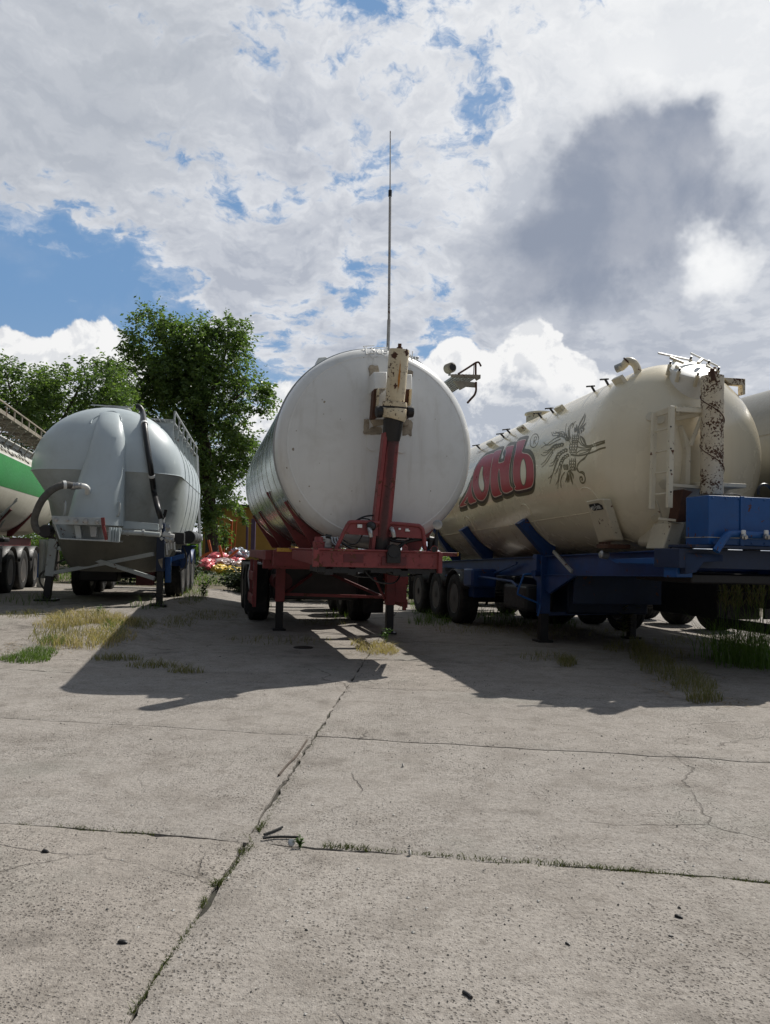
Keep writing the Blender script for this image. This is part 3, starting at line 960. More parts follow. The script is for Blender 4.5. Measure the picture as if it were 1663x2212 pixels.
    zones = [(1250, 1610, 430, 60, 5), (880, 1460, 110, 25, 4), (980, 1470, 90, 20, 2), (1150, 1500, 300, 25, 2), (830, 1800, 820, 380, 7), (400, 1480, 380, 40, 2), (600, 1410, 300, 40, 2), (1250, 2080, 380, 130, 3), (300, 1560, 320, 60, 2)]
    for x, y, z, sc in spots_px(zones, 1500, rr):
        r_ = rr.uniform(0.0018, 0.0048) * (1 + 0.09 * max(y - 2.5, 0))
        if rr.random() < 0.03:
            r_ *= 1.8
        q = [Vector((rr.uniform(0.7, 1.3) * r_, 0, 0)), Vector((0, rr.uniform(0.7, 1.3) * r_, 0)), Vector((-rr.uniform(0.7, 1.3) * r_, 0, 0)), Vector((0, -rr.uniform(0.7, 1.3) * r_, 0)), Vector((0, 0, r_ * 0.8)), Vector((0, 0, -r_ * 0.5))]
        rot = Matrix.Rotation(rr.uniform(0, 6.28), 3, 'Z')
        mb.add([rot @ v + Vector((x, y, z + r_ * 0.35)) for v in q], [(0, 1, 4), (1, 2, 4), (2, 3, 4), (3, 0, 4), (1, 0, 5), (2, 1, 5), (3, 2, 5), (0, 3, 5)])
    flat_mesh(mb, 'grit', 'pebble', kind='stuff', label='dark grit and small stones scattered on the concrete')
    mb = MB()
    for x, y, z, sc in spots_px([(830, 1800, 820, 400, 5), (1300, 1600, 360, 50, 1)], 110, rr):
        r_ = rr.uniform(0.003, 0.008)
        q = [Vector((r_ * 1.3, 0, 0)), Vector((0, r_, 0)), Vector((-r_, 0, 0)), Vector((0, -r_ * 1.1, 0)), Vector((0, 0, r_ * 0.7)), Vector((0, 0, -r_ * 0.5))]
        mb.add([v + Vector((x, y, z + r_ * 0.3)) for v in q], [(0, 1, 4), (1, 2, 4), (2, 3, 4), (3, 0, 4), (1, 0, 5), (2, 1, 5), (3, 2, 5), (0, 3, 5)])
    flat_mesh(mb, 'pale_chips', 'pale_stone', kind='stuff', label='pale stone chips scattered on the concrete')

    # dead leaves and straw lying flat
    mb = MB()
    zl = [(190, 1362, 110, 30, 5), (90, 1400, 90, 20, 2), (330, 1365, 60, 20, 2), (810, 1410, 60, 14, 1), (1480, 1480, 110, 30, 3), (1150, 1400, 300, 30, 3), (450, 1345, 120, 20, 2), (1560, 1520, 60, 12, 1), (1000, 1360, 160, 14, 2), (20, 1410, 40, 20, 1)]
    for x, y, z, sc in spots_px(zl, 2600, rr):
        L = rr.uniform(0.02, 0.09)
        a = rr.uniform(0, 6.283)
        d = Vector((math.cos(a), math.sin(a), rr.uniform(-0.05, 0.25))) * L
        sd = Vector((-math.sin(a), math.cos(a), rr.uniform(-.3, .3))) * rr.uniform(0.002, 0.008)
        p = Vector((x, y, z + rr.uniform(0.002, 0.012)))
        mb.add([p, p + d * 0.5 + sd, p + d, p + d * 0.5 - sd], [(0, 1, 2), (0, 2, 3)])
    flat_mesh(mb, 'plant_litter', 'litter', kind='stuff', label='dead straw and leaves lying on the slabs around the weeds')
    # things lying about
    def stick(pts, r, name, label, cat, mat='twig'):
        ps = [ground(*p) + Vector((0, 0, r * 0.9)) for p in pts]
        o = MB().tube(catmull(ps, 5), r, 7).build(name, mat, origin=ps[0])
        tag(o, label, cat)
    stick([(663, 1600), (640, 1634), (622, 1652), (602, 1676)], 0.007, 'stick', 'long bent stick lying on the slab near the joint', 'stick')
    stick([(570, 1804), (590, 1797), (610, 1788)], 0.006, 'stick', 'dark stick lying askew above the wire at the slab corner', 'stick', 'rubber')
    stick([(568, 1812), (600, 1809), (645, 1810)], 0.006, 'wire', 'dark wire lying flat at the slab corner', 'wire', 'rubber')
    stick([(1000, 2145), (1012, 2152), (1018, 2158)], 0.006, 'stick', 'short dark stick on the slab near the bottom edge', 'stick', 'grease')
    for px, py, L, a, lab in [(1466, 1982, 0.045, 0.7, 'dark pine cone shaped scrap, upper one at the right'), (1449, 2023, 0.026, 0.3, 'dark scrap below the largest one at the right'),
                              (1226, 2040, 0.030, 0.9, 'dark scrap left of the other two at the right'), (662, 2009, 0.018, 0.2, 'dark scrap on the middle slab below the corner'),
                              (326, 1598, 0.035, 0.1, 'dark clod on the left slab'), (265, 2038, 0.05, 0.1, 'flat dark scrap on the front left slab'), (98, 1841, 0.05, 0.3, 'dark clod near the left picture edge')]:
        g = ground(px, py)
        L *= 0.7
        r_ = L * 0.24
        mb = MB()
        d = Vector((math.cos(a), -math.sin(a), 0)) * L
        mb.tube([d * -0.5 + Vector((0, 0, r_ * 0.5)), d * -0.3 + Vector((0, 0, r_ * 0.8)), d * 0.2 + Vector((0, 0, r_ * 0.8)), d * 0.5 + Vector((0, 0, r_ * 0.5))], [r_ * 0.5, r_, r_ * 0.9, r_ * 0.4], 8)
        for v in mb.v:
            v += g
        o = mb.build('scrap', 'grease', origin=g)
        tag(o, lab, 'scrap')
    g = ground(628, 1825)
    o = MB().lathe([(0, 0.016), (0.006, 0.018), (0.012, 0.016), (0.014, 0.006), (0.014, 0.0)], g + Vector((0, 0, 0.012)), (0.4, -0.8, 0.3), 20).build('bottle_cap', 'steel', origin=g)
    tag(o, 'shiny metal cap beside the round weed', 'metal cap')
    for px, py, lab in [(885, 1845, 'pale stone at the joint right of the corner'), (870, 1655, 'white scrap on the middle slab')]:
        g = ground(px, py)
        o = MB().lathe([(-0.008, 0.0), (-0.006, 0.008), (0.0, 0.015), (0.005, 0.010), (0.008, 0.0)], g + Vector((0, 0, 0.008)), (1, 0.2, 0.1), 9).build('stone', 'pale_stone', origin=g)
        tag(o, lab, 'stone')
    # rusty lid lying in the shade
    g = ground(655, 1399)
    o = MB().lathe([(0, 0.14), (0.012, 0.14), (0.016, 0.12), (0.016, 0.0)], g, (0, 0, 1), 28).build('metal_lid', 'grease', origin=g)
    tag(o, 'round dark lid lying on the slab in the tank shadow', 'metal lid')


cross, LX, TY = build_ground()
build_weeds(cross)

# ------------------------------------------------------------------ tank trailers
class Trailer:
    """local axes: x right, y backwards along the trailer, z up; pixel helpers give local points"""
    def __init__(s, px, py, D, yl, yaw, label, z0=0.0, name='tank_trailer'):
        w = at_depth(px, py, D)
        s.rot = Matrix.Rotation(R(yaw), 3, 'Z')
        s.inv = s.rot.transposed()
        base = Vector((w.x, w.y, 0)) - s.rot @ Vector((0, yl, 0))
        s.o = Vector((base.x, base.y, z0))
        s.root = empty(name, s.o, R(yaw))
        tag(s.root, label, 'tank trailer', 'silo tank trailers parked in a row')
        s.cam = s.inv @ (CAM - s.o)
        s.prof = None

    def d(s, px, py):
        return s.inv @ ray(px, py)

    def P(s, px, py, y):
        d = s.d(px, py)
        return s.cam + d * ((y - s.cam.y) / d.y)

    def X(s, px, py, x):
        d = s.d(px, py)
        return s.cam + d * ((x - s.cam.x) / d.x)

    def scale(s, y, px=831):
        """metres in one pixel at the plane y"""
        a, b = s.P(px, 1100, y), s.P(px + 10, 1100, y)
        return (b - a).length / 10

    def rad(s, y):
        pr = s.prof
        if y <= pr[0][0]:
            return -1
        for (y0, r0), (y1, r1) in zip(pr, pr[1:]):
            if y0 <= y <= y1:
                return r0 + (r1 - r0) * (y - y0) / max(y1 - y0, 1e-6)
        return -1

    def zc(s, y):
        return s.zc0 + s.k * (y - s.y0)

    def hit(s, px, py, out=0.0, near=False):
        """where a pixel's ray meets the tank"""
        d = s.d(px, py)

        def inside(t):
            q = s.cam + d * t
            return math.hypot(q.x, q.z - s.zc(q.y)) < s.rad(q.y) + out
        t, best = 5.0, (9e9, None)
        while t < 30:
            if inside(t):
                lo, hi = t - 0.04, t
                for _ in range(18):
                    m = (lo + hi) / 2
                    if inside(m):
                        hi = m
                    else:
                        lo = m
                return s.cam + d * hi
            q = s.cam + d * t
            r_ = s.rad(q.y)
            if near and r_ > 0.3:
                gap = math.hypot(q.x, q.z - s.zc(q.y)) - r_
                if gap < best[0]:
                    best = (gap, q)
            t += 0.04
        return best[1]

    def uv(s, p):
        """unroll a tank point (left side): along the axis, around the shell"""
        return Vector((p.y, s.rad(p.y) * math.atan2(p.z - s.zc(p.y), -p.x)))

    def wrap(s, u, v, off):
        r = s.rad(u)
        a = v / r
        return Vector((-(r + off) * math.cos(a), u, s.zc(u) + (r + off) * math.sin(a)))


WHEEL = {}


def make_wheel(parent, loc, outward):
    """outward +1: the dished rim looks to +x"""
    if not WHEEL:
        w = 0.19
        prof = [(-0.17, 0.29), (-w, 0.35), (-w - 0.004, 0.42), (-0.172, 0.482), (-0.145, 0.5)]
        for gx in (-0.085, 0.0, 0.085):
            prof += [(gx - 0.010, 0.502), (gx - 0.008, 0.490), (gx + 0.008, 0.490), (gx + 0.010, 0.502)]
        prof += [(0.145, 0.5), (0.172, 0.482), (w + 0.004, 0.42), (w, 0.35), (0.17, 0.29)]
        t = MB().lathe(prof, (0, 0, 0), (1, 0, 0), 40)
        ty = t.build('wheel', 'rubber', smooth=40)
        rim = MB().lathe([(0.175, 0.292), (0.185, 0.30), (0.17, 0.275), (0.06, 0.255), (0.03, 0.22), (0.055, 0.18), (0.085, 0.15), (0.085, 0.12), (0.16, 0.11), (0.175, 0.08), (0.175, 0.0)], (0, 0, 0), (1, 0, 0), 32)
        for k in range(10):
            a = k * math.pi / 5
            c = Vector((0.08, 0.155 * math.cos(a), 0.155 * math.sin(a)))
            rim.cyl(c, c + Vector((0.035, 0, 0)), 0.014, 6)
        r_ = rim.build('rim', 'wheel_rim', ty, smooth=35)
        back = MB().lathe([(-0.17, 0.29), (-0.1, 0.25), (-0.1, 0.0)], (0, 0, 0), (1, 0, 0), 24).build('brake_drum', 'grease', ty)
        WHEEL['t'] = ty
        o = ty
        o.parent = parent
    else:
        o = copy_tree(WHEEL['t'], parent)
    o.location = loc
    o.rotation_euler = (rnd.uniform(0, 6.28) if outward > 0 else 0, 0, 0) if outward > 0 else (0, 0, math.pi)
    return o


def running_gear(t, axles, track, guard_mat, frame_mat, arch=True, zc=0.5, xoff=0.0):
    for y in axles:
        for sx in (-1, 1):
            make_wheel(t.root, (xoff + sx * track, y, zc), sx)
        MB().cyl((xoff - track + 0.1, y, zc), (xoff + track - 0.1, y, zc), 0.075, 14).build('axle', 'grease', t.root)
        if arch:
            for sx in (-1, 1):
                rows = []
                for k in range(11):
                    a = R(20 + 14 * k)
                    rows.append([Vector((xoff + sx * (track - 0.21), y - math.cos(a) * 0.58, zc + 0.03 + math.sin(a) * 0.56)), Vector((xoff + sx * (track + 0.21), y - math.cos(a) * 0.58, zc + 0.03 + math.sin(a) * 0.56))])
                g = MB().grid(rows)
                o = g.build('mudguard', guard_mat, t.root)
                md = o.modifiers.new('thick', 'SOLIDIFY')
                md.thickness = 0.015


def frame_rails(t, mat, x, y0, y1, z0, z1, ncross=5, k=0.0, yk=0.0):
    f = MB()
    for sx in (-1, 1):
        f.box((sx * x, (y0 + y1) / 2, (z0 + z1) / 2), (0.014, y1 - y0, z1 - z0 - 0.03))
        f.box((sx * x, (y0 + y1) / 2, z1 - 0.0075), (0.13, y1 - y0, 0.015))
        f.box((sx * x, (y0 + y1) / 2, z0 + 0.0075), (0.13, y1 - y0, 0.015))
    f.shear(k, yk)
    o = f.build('frame', mat, t.root, bevel=0.003)
    for i in range(ncross):
        y = y0 + 0.5 + (y1 - y0 - 1.0) * i / max(ncross - 1, 1)
        MB().box((0, y, (z0 + z1) / 2), (2 * x - 0.02, 0.09, 0.16)).shear(k, yk).build('cross_member', mat, t.root, bevel=0.004)
    return o


def leg(t, top, foot, mat, low='grease', w=0.15, split=0.45, plate=0.16):
    """landing leg: square sleeve, inner post, round-cornered foot plate"""
    top, foot = Vector(top), Vector(foot)
    mid = foot.lerp(top, split)
    o = MB().bar(mid, top, w, w, (0, 1, 0)).build('landing_leg', mat, t.root, bevel=0.008)
    MB().bar(foot + Vector((0, 0, 0.03)), mid + Vector((0, 0, 0.04)), w * 0.8, w * 0.8, (0, 1, 0)).build('inner_post', low, o, bevel=0.006)
    MB().box(foot + Vector((0, 0, 0.02)), (plate * 2, plate * 2, 0.035)).build('foot_plate', low, o, bevel=0.006)
    return o


def saddle(t, y, r, zc, side, a0, a1, thick, xb, zb, mat, tip=0.08, parent=None, gap=0.006):
    """curved cradle plate hugging the shell from angle a0 (near the keel) to a1, outer edge straight"""
    inner = []
    n = 12
    for i in range(n + 1):
        a = R(a0 + (a1 - a0) * i / n)
        inner.append((side * (r + gap) * math.sin(a), zc - (r + gap) * math.cos(a)))
    a = R(a1)
    tipo = (side * (r + gap + tip) * math.sin(a), zc - (r + gap + tip) * math.cos(a))
    poly = inner + [tipo, (side * xb, zb), (inner[0][0], zb)]
    mb = MB().plate([(x, y - thick / 2, z) for x, z in poly], (0, thick, 0))
    return mb.build('saddle', mat, t.root, bevel=0.006)


# ================================================== the white trailer in the middle
def build_white():
    t = Trailer(813, 966, 9.9, 0.35, 13.2, 'white tank trailer on a red frame with a rusty lifting ram on its round front')
    root = t.root
    t.zc0 = t.P(813, 966, 0.35).z
    t.k, t.y0 = 0.0, 0.0
    zc, Rr = t.zc0, 1.305
    prof = []
    for i in range(15):
        r = 1.16 * i / 14
        prof.append((0.07 + 0.15 * (r / 1.16) ** 2, r))
    prof += [(0.25, 1.21), (0.29, 1.252), (0.34, 1.28), (0.40, 1.298), (0.47, Rr)]
    front = list(prof)
    prof += [(7.2, Rr), (8.2, 1.2), (9.8, 0.86), (10.6, 0.5), (10.8, 0.0)]
    t.prof = prof
    o = Vector((0, 0, zc))
    MB().lathe(front, o, (0, 1, 0), 96).build('tank_front', 'white_tank', root, smooth=60)
    MB().lathe([(0.462, Rr - 0.002), (0.466, Rr + 0.016), (0.486, Rr + 0.018), (0.492, Rr - 0.002)], o, (0, 1, 0), 96).build('rim_bead', 'galvanised', root)
    # shell with weld rings
    pr = [(0.47, Rr - 0.001), (0.472, Rr + 0.011), (0.50, Rr + 0.012), (0.503, Rr + 0.001)]
    for yr in (1.15, 1.9, 2.7, 3.5, 4.3, 5.1, 6.0, 6.7):
        pr += [(yr - 0.012, Rr), (yr - 0.006, Rr + 0.004), (yr + 0.006, Rr + 0.004), (yr + 0.012, Rr)]
    pr += [(7.2, Rr), (8.2, 1.2), (9.8, 0.86), (10.6, 0.5), (10.8, 0.0)]
    MB().lathe(pr, o, (0, 1, 0), 96).build('tank_shell', 'polished_side', root, smooth=30)

    def DP(px, py, off=0.0):
        p = t.hit(px, py)
        if p is None:
            p = t.P(px, py, 0.4)
        return p - Vector((0, off, 0))

    # raised doubler plates and weld patches on the dish
    def patch(name, mat, pts, off, hub=None):
        pts3 = [DP(x, y, off) for x, y in pts]
        c = DP(*(hub or (sum(p[0] for p in pts) / len(pts), sum(p[1] for p in pts) / len(pts))), off)
        mb = MB()
        n = len(pts3)
        mids = [(p + c) / 2 for p in pts3]
        mids = []
        for (x, y) in pts:
            hx = (x + (hub[0] if hub else sum(p[0] for p in pts) / n)) / 2
            hy = (y + (hub[1] if hub else sum(p[1] for p in pts) / n)) / 2
            mids.append(DP(hx, hy, off))
        back = [p + Vector((0, off + 0.01, 0)) for p in pts3]
        vs = [c] + mids + pts3 + back
        fs = [(0, 1 + i, 1 + (i + 1) % n) for i in range(n)]
        fs += [(1 + i, 1 + n + i, 1 + n + (i + 1) % n, 1 + (i + 1) % n) for i in range(n)]
        fs += [(1 + n + i, 1 + 2 * n + i, 1 + 2 * n + (i + 1) % n, 1 + n + (i + 1) % n) for i in range(n)]
        mb.add(vs, fs)
        return mb.build(name, mat, root, smooth=30)

    def rounded(x0, x1, y0, y1, lean=0.0, top=True):
        r_ = (x1 - x0) / 2
        pts = []
        for k in range(9):
            a = math.pi * k / 8
            pts.append(((x0 + x1) / 2 + r_ * math.cos(a), y1 - r_ * 0.9 + r_ * 0.9 * math.sin(a)))
        if top:
            for k in range(9):
                a = math.pi + math.pi * k / 8
                pts.append(((x0 + x1) / 2 + r_ * math.cos(a) + lean, y0 + r_ * 0.9 + r_ * 0.9 * math.sin(a)))
        else:
            pts += [(x0 + lean, y0), (x1 + lean, y0)]
        return pts
    patch('doubler_plate', 'white_tank', rounded(791, 820, 900, 974, 6, False), 0.020)
    patch('doubler_plate', 'white_tank', rounded(856, 880, 900, 979, 6, False), 0.020)
    patch('doubler_plate', 'white_tank', [(797, 900), (826, 900), (834, 800), (834, 776), (826, 770), (806, 774)], 0.010)
    patch('doubler_plate', 'white_tank', [(880, 905), (894, 905), (893, 800), (888, 776), (880, 768), (874, 800)], 0.010)
    rr = random.Random(5)

    def blotch(x0, x1, y0, y1):
        pts = []
        for k in range(14):
            a = 2 * math.pi * k / 14
            m = 1 / max(abs(math.cos(a)), abs(math.sin(a)))
            q = m * rr.uniform(0.82, 1.06)
            pts.append(((x0 + x1) / 2 + (x1 - x0) / 2 * math.cos(a) * q, (y0 + y1) / 2 + (y1 - y0) / 2 * math.sin(a) * q))
        return pts
    for b in ((796, 818, 789, 812), (873, 891, 799, 818), (785, 797, 906, 936), (796, 826, 922, 940), (866, 890, 905, 941), (784, 800, 926, 938)):
        patch('weld_patch', 'weld_stain', blotch(*b), 0.026)

    # crest with raised letters at the top of the dish
    zz = lambda x, y: ((1400 + x * 0.1503) * 0.5529, (1330 + y * 0.1503) * 0.5529)
    crest = bpy.data.objects.new('raised_crest', None)
    COL.objects.link(crest)
    crest.parent = root

    def line(pts, r=0.0065, sm=True):
        ps = [DP(*zz(*p), 0.002) for p in pts]
        MB().tube(catmull(ps, 4) if sm and len(ps) > 2 else ps, r, 6).build('raised_letter' if r >= 0.007 else 'crest_edge', 'white_tank', crest)
    line([(205, 170), (190, 250), (200, 345)], sm=False)
    line([(120, 150), (160, 190), (80, 262), (185, 262)], 0.005, False)
    line([(125, 150), (420, 135)], 0.005, False)
    line([(210, 350), (310, 372), (320, 420), (370, 455), (500, 430), (405, 350)], 0.0055, False)
    line([(500, 425), (780, 420)], 0.005, False)
    line([(600, 350), (720, 410)], 0.005, False)
    line([(410, 190), (770, 175)], 0.005, False)
    # letters
    line([(350, 190), (345, 260), (350, 325)], 0.008, False)
    line([(290, 215), (350, 200), (410, 215), (400, 250), (350, 262)], 0.008)
    line([(350, 262), (420, 275), (425, 315), (360, 328), (280, 328)], 0.008)
    line([(555 + 72 * math.cos(a * 0.5236), 285 + 60 * math.sin(a * 0.5236)) for a in range(13)], 0.008)
    line([(755, 230), (700, 220), (655, 240), (680, 270), (735, 280), (755, 310), (710, 330), (655, 320)], 0.008)
    line([(1345, 360), (1350, 440)], 0.007, False)
    line([(1405, 285), (1405, 480)], 0.008, False)
    line([(1345, 360), (1405, 478)], 0.007, False)
    line([(1470, 400), (1495, 520), (1420, 530), (1370, 470)], 0.006, False)

    # lifting ram: red inner post, greasy neck, rusty outer cylinder
    yc = lambda py: -0.16 - 0.30 * max(0.0, (1192 - py) / 435.0) ** 1.3
    sc = t.scale(-0.3)
    post = MB()
    pb, pt = t.P(822, 1192, yc(1192)), t.P(848, 935, yc(935))
    greasy_red('greasy_post', pb, pt)
    post.tube([pb, pt], [0.102, 0.088], 24)
    ram = post.build('ram_post', 'greasy_post', root)
    MB().bar(pb + Vector((-0.112, 0.02, 0)), pt + Vector((-0.094, 0.02, 0)), 0.045, 0.17, (0, 1, 0)).build('post_flange', 'red_frame', ram, bevel=0.004)
    MB().bar(pb + Vector((0.09, 0.05, 0)), pt + Vector((0.075, 0.05, 0)), 0.03, 0.12, (0, 1, 0)).build('post_flange', 'red_frame', ram, bevel=0.004)
    MB().tube([t.P(846, 952, yc(952)), t.P(847, 935, yc(935)), t.P(850, 905, yc(905))], [0.098, 0.114, 0.124], 24).build('greasy_neck', 'grease', root)
    MB().tube([t.P(850, 906, yc(906)), t.P(851, 902, yc(902)), t.P(852, 884, yc(884)), t.P(852, 881, yc(881))], [0.140, 0.152, 0.152, 0.142], 32).build('ram_collar', 'rusty_cream', root)
    MB().tube([t.P(852, 881, yc(881)), t.P(852.3, 878, yc(878))], 0.148, 32).build('ram_ring', 'grease', root)
    MB().tube([t.P(852.3, 878, yc(878)), t.P(852.6, 874, yc(874)), t.P(853, 868, yc(868))], [0.15, 0.152, 0.145], 32).build('ram_ring', 'rusty_cream', root)
    cyl = MB().tube([t.P(853, 868, yc(868)), t.P(862, 757, yc(757)), t.P(862.2, 754.5, yc(754.5))], [0.115, 0.125, 0.120], 36).build('ram_cylinder', 'rusty_cream', root)
    MB().tube([t.P(863, 757, yc(757)), t.P(863.2, 750, yc(750))], 0.036, 12).build('bolt_base', 'rust', cyl)
    MB().tube([t.P(863, 752, yc(752)), t.P(863.5, 742, yc(742))], 0.022, 6).build('bolt', 'rust', cyl)
    # blistered rust at the top of the cylinder
    for px, py, w, h, sm_ in ((874, 765, 9, 8, 'rust'), (848, 772, 8, 7, 'rust'), (849, 838, 4, 6, 'rust'), (857, 815, 2.2, 40, 'rust_stain')):
        ctr = t.P(px, py, yc(py))
        ax0 = t.P(853 + (868 - py) * 0.081, py, yc(py))
        dx = ctr.x - ax0.x
        rows = []
        for a in range(7):
            row = []
            for b in range(7):
                u, v = (a - 3) / 3, (b - 3) / 3
                m = math.hypot(u, v)
                if m > 1:
                    u, v = u / m, v / m
                xx = dx + u * w * sc * (0.85 + 0.3 * math.sin(5 * v + px))
                zz_ = v * h * sc * (0.85 + 0.3 * math.cos(4 * u + px))
                rad = 0.1275 - 0.003 * min(m, 1) ** 4
                xx = max(-0.123, min(0.123, xx))
                pq = py - zz_ / sc
                axq = t.P(853 + (868 - pq) * 0.081, pq, yc(pq))
                row.append(Vector((axq.x + xx, axq.y - math.sqrt(max(rad * rad - xx * xx, 0)), axq.z)))
            rows.append(row)
        MB().grid(rows).build('rust_scab', sm_, cyl)
    for px in (819, 885):
        a = t.P(px - 8, 889, yc(889) + 0.02)
        b = t.P(px + 8, 889, yc(889) + 0.02)
        MB().tube([a, a.lerp(b, 0.12), a.lerp(b, 0.5), a.lerp(b, 0.88), b], [0.045, 0.07, 0.074, 0.07, 0.045], 18).build('trunnion', 'grease', root)
    # bracket plates that carry the trunnions
    for x0, x1, yt in ((805, 836, 803), (869, 890, 808)):
        a, b, c, d = t.P(x0 + 2, yt, -0.10), t.P(x1, yt, -0.10), t.P(x1, yt + 36, -0.22), t.P(x0 + 5, yt + 36, -0.22)
        MB().plate([a, b, c, d], (0, 0.42, 0)).build('ram_bracket', 'white_plain', root, bevel=0.008)
    for x0, x1, x2, x3 in ((808, 817, 803, 815), (877, 888, 874, 885)):
        a, b, c, d = t.P(x0, 840, -0.22), t.P(x1, 840, -0.22), t.P(x3, 902, -0.22), t.P(x2, 902, -0.22)
        MB().plate([a, b, c, d], (0, 0.16, 0)).build('bracket_arm', 'rust', root, bevel=0.006)
        MB().bar(t.P(x1 - 1, 841, -0.25), t.P(x3 - 1, 882, -0.25), 0.02, 0.07, (0, 1, 0)).build('bracket_rib', 'rusty_cream', root, bevel=0.004)
    for x0, x1 in ((801, 830), (866, 884)):
        MB().plate([t.P(x0, 905, 0.0), t.P(x1, 905, 0.0), t.P(x1 + 1, 915, 0.0), t.P(x0 + 8, 921, 0.0)], (0, 0.2, 0)).build('bracket_foot', 'weld_stain', root, bevel=0.006)

    ring = [(0.219, 1.150), (0.2165, 1.156), (0.2175, 1.168), (0.222, 1.174)]
    MB().lathe(ring, o, (0, 1, 0), 96).build('dish_weld', 'white_tank', root)
    # small scars on the dish
    for px, py, r_ in ((701, 868, 0.016), (634, 970, 0.02), (696, 863, 0.008), (786, 772, 0.006), (699, 894, 0.007), (648, 1082, 0.012), (1010, 1027, 0.007), (760, 1060, 0.006), (870, 1130, 0.012), (640, 930, 0.007), (690, 1000, 0.005), (735, 905, 0.006), (940, 905, 0.006), (965, 985, 0.007), (930, 1060, 0.008), (715, 1110, 0.007), (905, 820, 0.005), (668, 1050, 0.010), (620, 1010, 0.012)):
        p = t.hit(px, py)
        if p:
            MB().lathe([(0, r_), (0.002, r_ * 0.8), (0.003, 0)], p + Vector((0, 0.0005, 0)), (0, -1, 0), 9).build('paint_chip', 'weld_stain', root)

    # ------------------------------------------------ red frame
    yb = -0.30
    zt, zl = t.P(815, 1191, yb).z, t.P(815, 1226, yb).z
    xl, xr = t.P(687, 1200, yb).x, t.P(945, 1206, yb).x
    beam = MB().box(((xl + xr) / 2, yb, (zt + zl) / 2), (xr - xl, 0.05, zt - zl)).build('front_beam', 'red_frame', root, bevel=0.004)
    MB().box(((xl + xr) / 2 + 0.005, yb + 0.10, zt + 0.012), (xr - xl + 0.04, 0.30, 0.022)).build('beam_flange', 'red_frame', beam, bevel=0.004)
    MB().box((xl - 0.03, yb - 0.01, (zt + zl) / 2), (0.07, 0.10, zt - zl + 0.01)).build('end_post', 'red_frame', beam, bevel=0.004)
    MB().box((xr + 0.02, yb - 0.01, (zt + zl) / 2 - 0.02), (0.05, 0.10, zt - zl + 0.06)).build('end_post', 'red_frame', beam, bevel=0.004)
    MB().box((xl + 0.42, yb - 0.028, (zt + zl) / 2 + 0.01), (0.24, 0.008, 0.10)).build('wear_plate', 'dark_red', beam)
    rub = MB()
    for k in range(16):
        x = xl + (xr - xl) * (k + 0.5) / 16
        rub.box((x, yb + 0.34, zl - 0.03 - 0.02 * math.sin(k * 1.9) - 0.018 * math.sin(k * 0.7)), ((xr - xl) / 16 + 0.004, 0.66, 0.07))
    rub.build('coupling_plate', 'grease', root)
    for k in range(9):
        bx = xl + 0.06 + (xr - xl - 0.12) * k / 8
        for bz in (zt - 0.04, zl + 0.04):
            MB().lathe([(0, 0.013), (0.012, 0.013), (0.013, 0.009), (0.02, 0.009), (0.02, 0)], (bx, yb - 0.025, bz), (0, -1, 0), 6).build('bolt', 'red_frame', beam)
    for k, (dx, sag) in enumerate(((0.0, 0.10), (0.25, 0.16), (0.5, 0.08))):
        MB().tube(catmull([(-0.5 + dx, yb + 0.06, zl - 0.02), (-0.35 + dx, yb + 0.05, zl - sag), (-0.1 + dx, yb + 0.1, zl - sag * 1.1), (0.05 + dx, yb + 0.3, zl - 0.02)], 6), 0.010, 6).build('air_line', 'hose_black', root)
    # wings that widen backwards from the beam to the legs
    for sx, xe in ((-1, xl), (1, xr)):
        o1 = MB().plate([(xe - sx * 0.02, yb + 0.02, zt), (sx * 1.0, 0.75, zt), (sx * 1.0, 1.25, zt), (xe - sx * 0.25, 1.25, zt)], (0, 0, 0.02)).build('wing_plate', 'red_frame', root, bevel=0.003)
        MB().plate([(xe - sx * 0.02, yb + 0.02, zt - 0.01), (sx * 1.0, 0.75, zt - 0.01), (sx * 1.0, 0.75, zt - 0.12), (xe - sx * 0.02, yb + 0.02, zl)], (0.02, 0.0, 0)).build('wing_web', 'red_frame', o1, bevel=0.003)
    frame_rails(t, 'red_frame', 0.48, 0.1, 8.6, zl - 0.02, zt - 0.005, 6)
    # outrigger that carries the legs, side members
    yl = 3.35
    MB().box((0, yl, zt - 0.17), (2.36, 0.16, 0.30)).build('outrigger', 'red_frame', root, bevel=0.006)
    for sx in (-1, 1):
        MB().box((sx * 1.16, 4.6, zt - 0.10), (0.10, 4.2, 0.14)).build('side_member', 'red_frame', root, bevel=0.005)
        MB().box((sx * 0.82, 2.2, zt - 0.14), (0.60, 0.10, 0.22)).build('outrigger', 'red_frame', root, bevel=0.006)
        MB().box((sx * 0.82, 5.2, zt - 0.14), (0.60, 0.10, 0.22)).build('outrigger', 'red_frame', root, bevel=0.006)
    # marker arms
    ym = 1.15
    a, b = t.P(596, 1185, ym), t.P(986, 1200, ym)
    zz0 = (a.z + b.z) / 2
    for sx in (-1, 1):
        e = a.x if sx < 0 else b.x
        arm = MB().box(((e + sx * 0.45) / 2, ym, zz0), (abs(e - sx * 0.45), 0.05, 0.055)).build('marker_arm', 'red_frame', root, bevel=0.004)
        MB().box((e - sx * (0.11 if sx < 0 else -0.01), ym - 0.03, zz0 + 0.005), (0.20 if sx < 0 else 0.02, 0.02, 0.052)).build('marker_lamp', 'amber', arm, bevel=0.006)
    # landing legs
    for px, py in ((602, 1361), (840, 1369)):
        g = ground(px, py)
        f = t.inv @ (g - t.o)
        leg(t, (f.x, f.y, zt - 0.02), (f.x, f.y, 0.0), 'red_frame', w=0.155, split=0.36, plate=0.11)
        if px < 700:
            fl = f
        else:
            fr = f
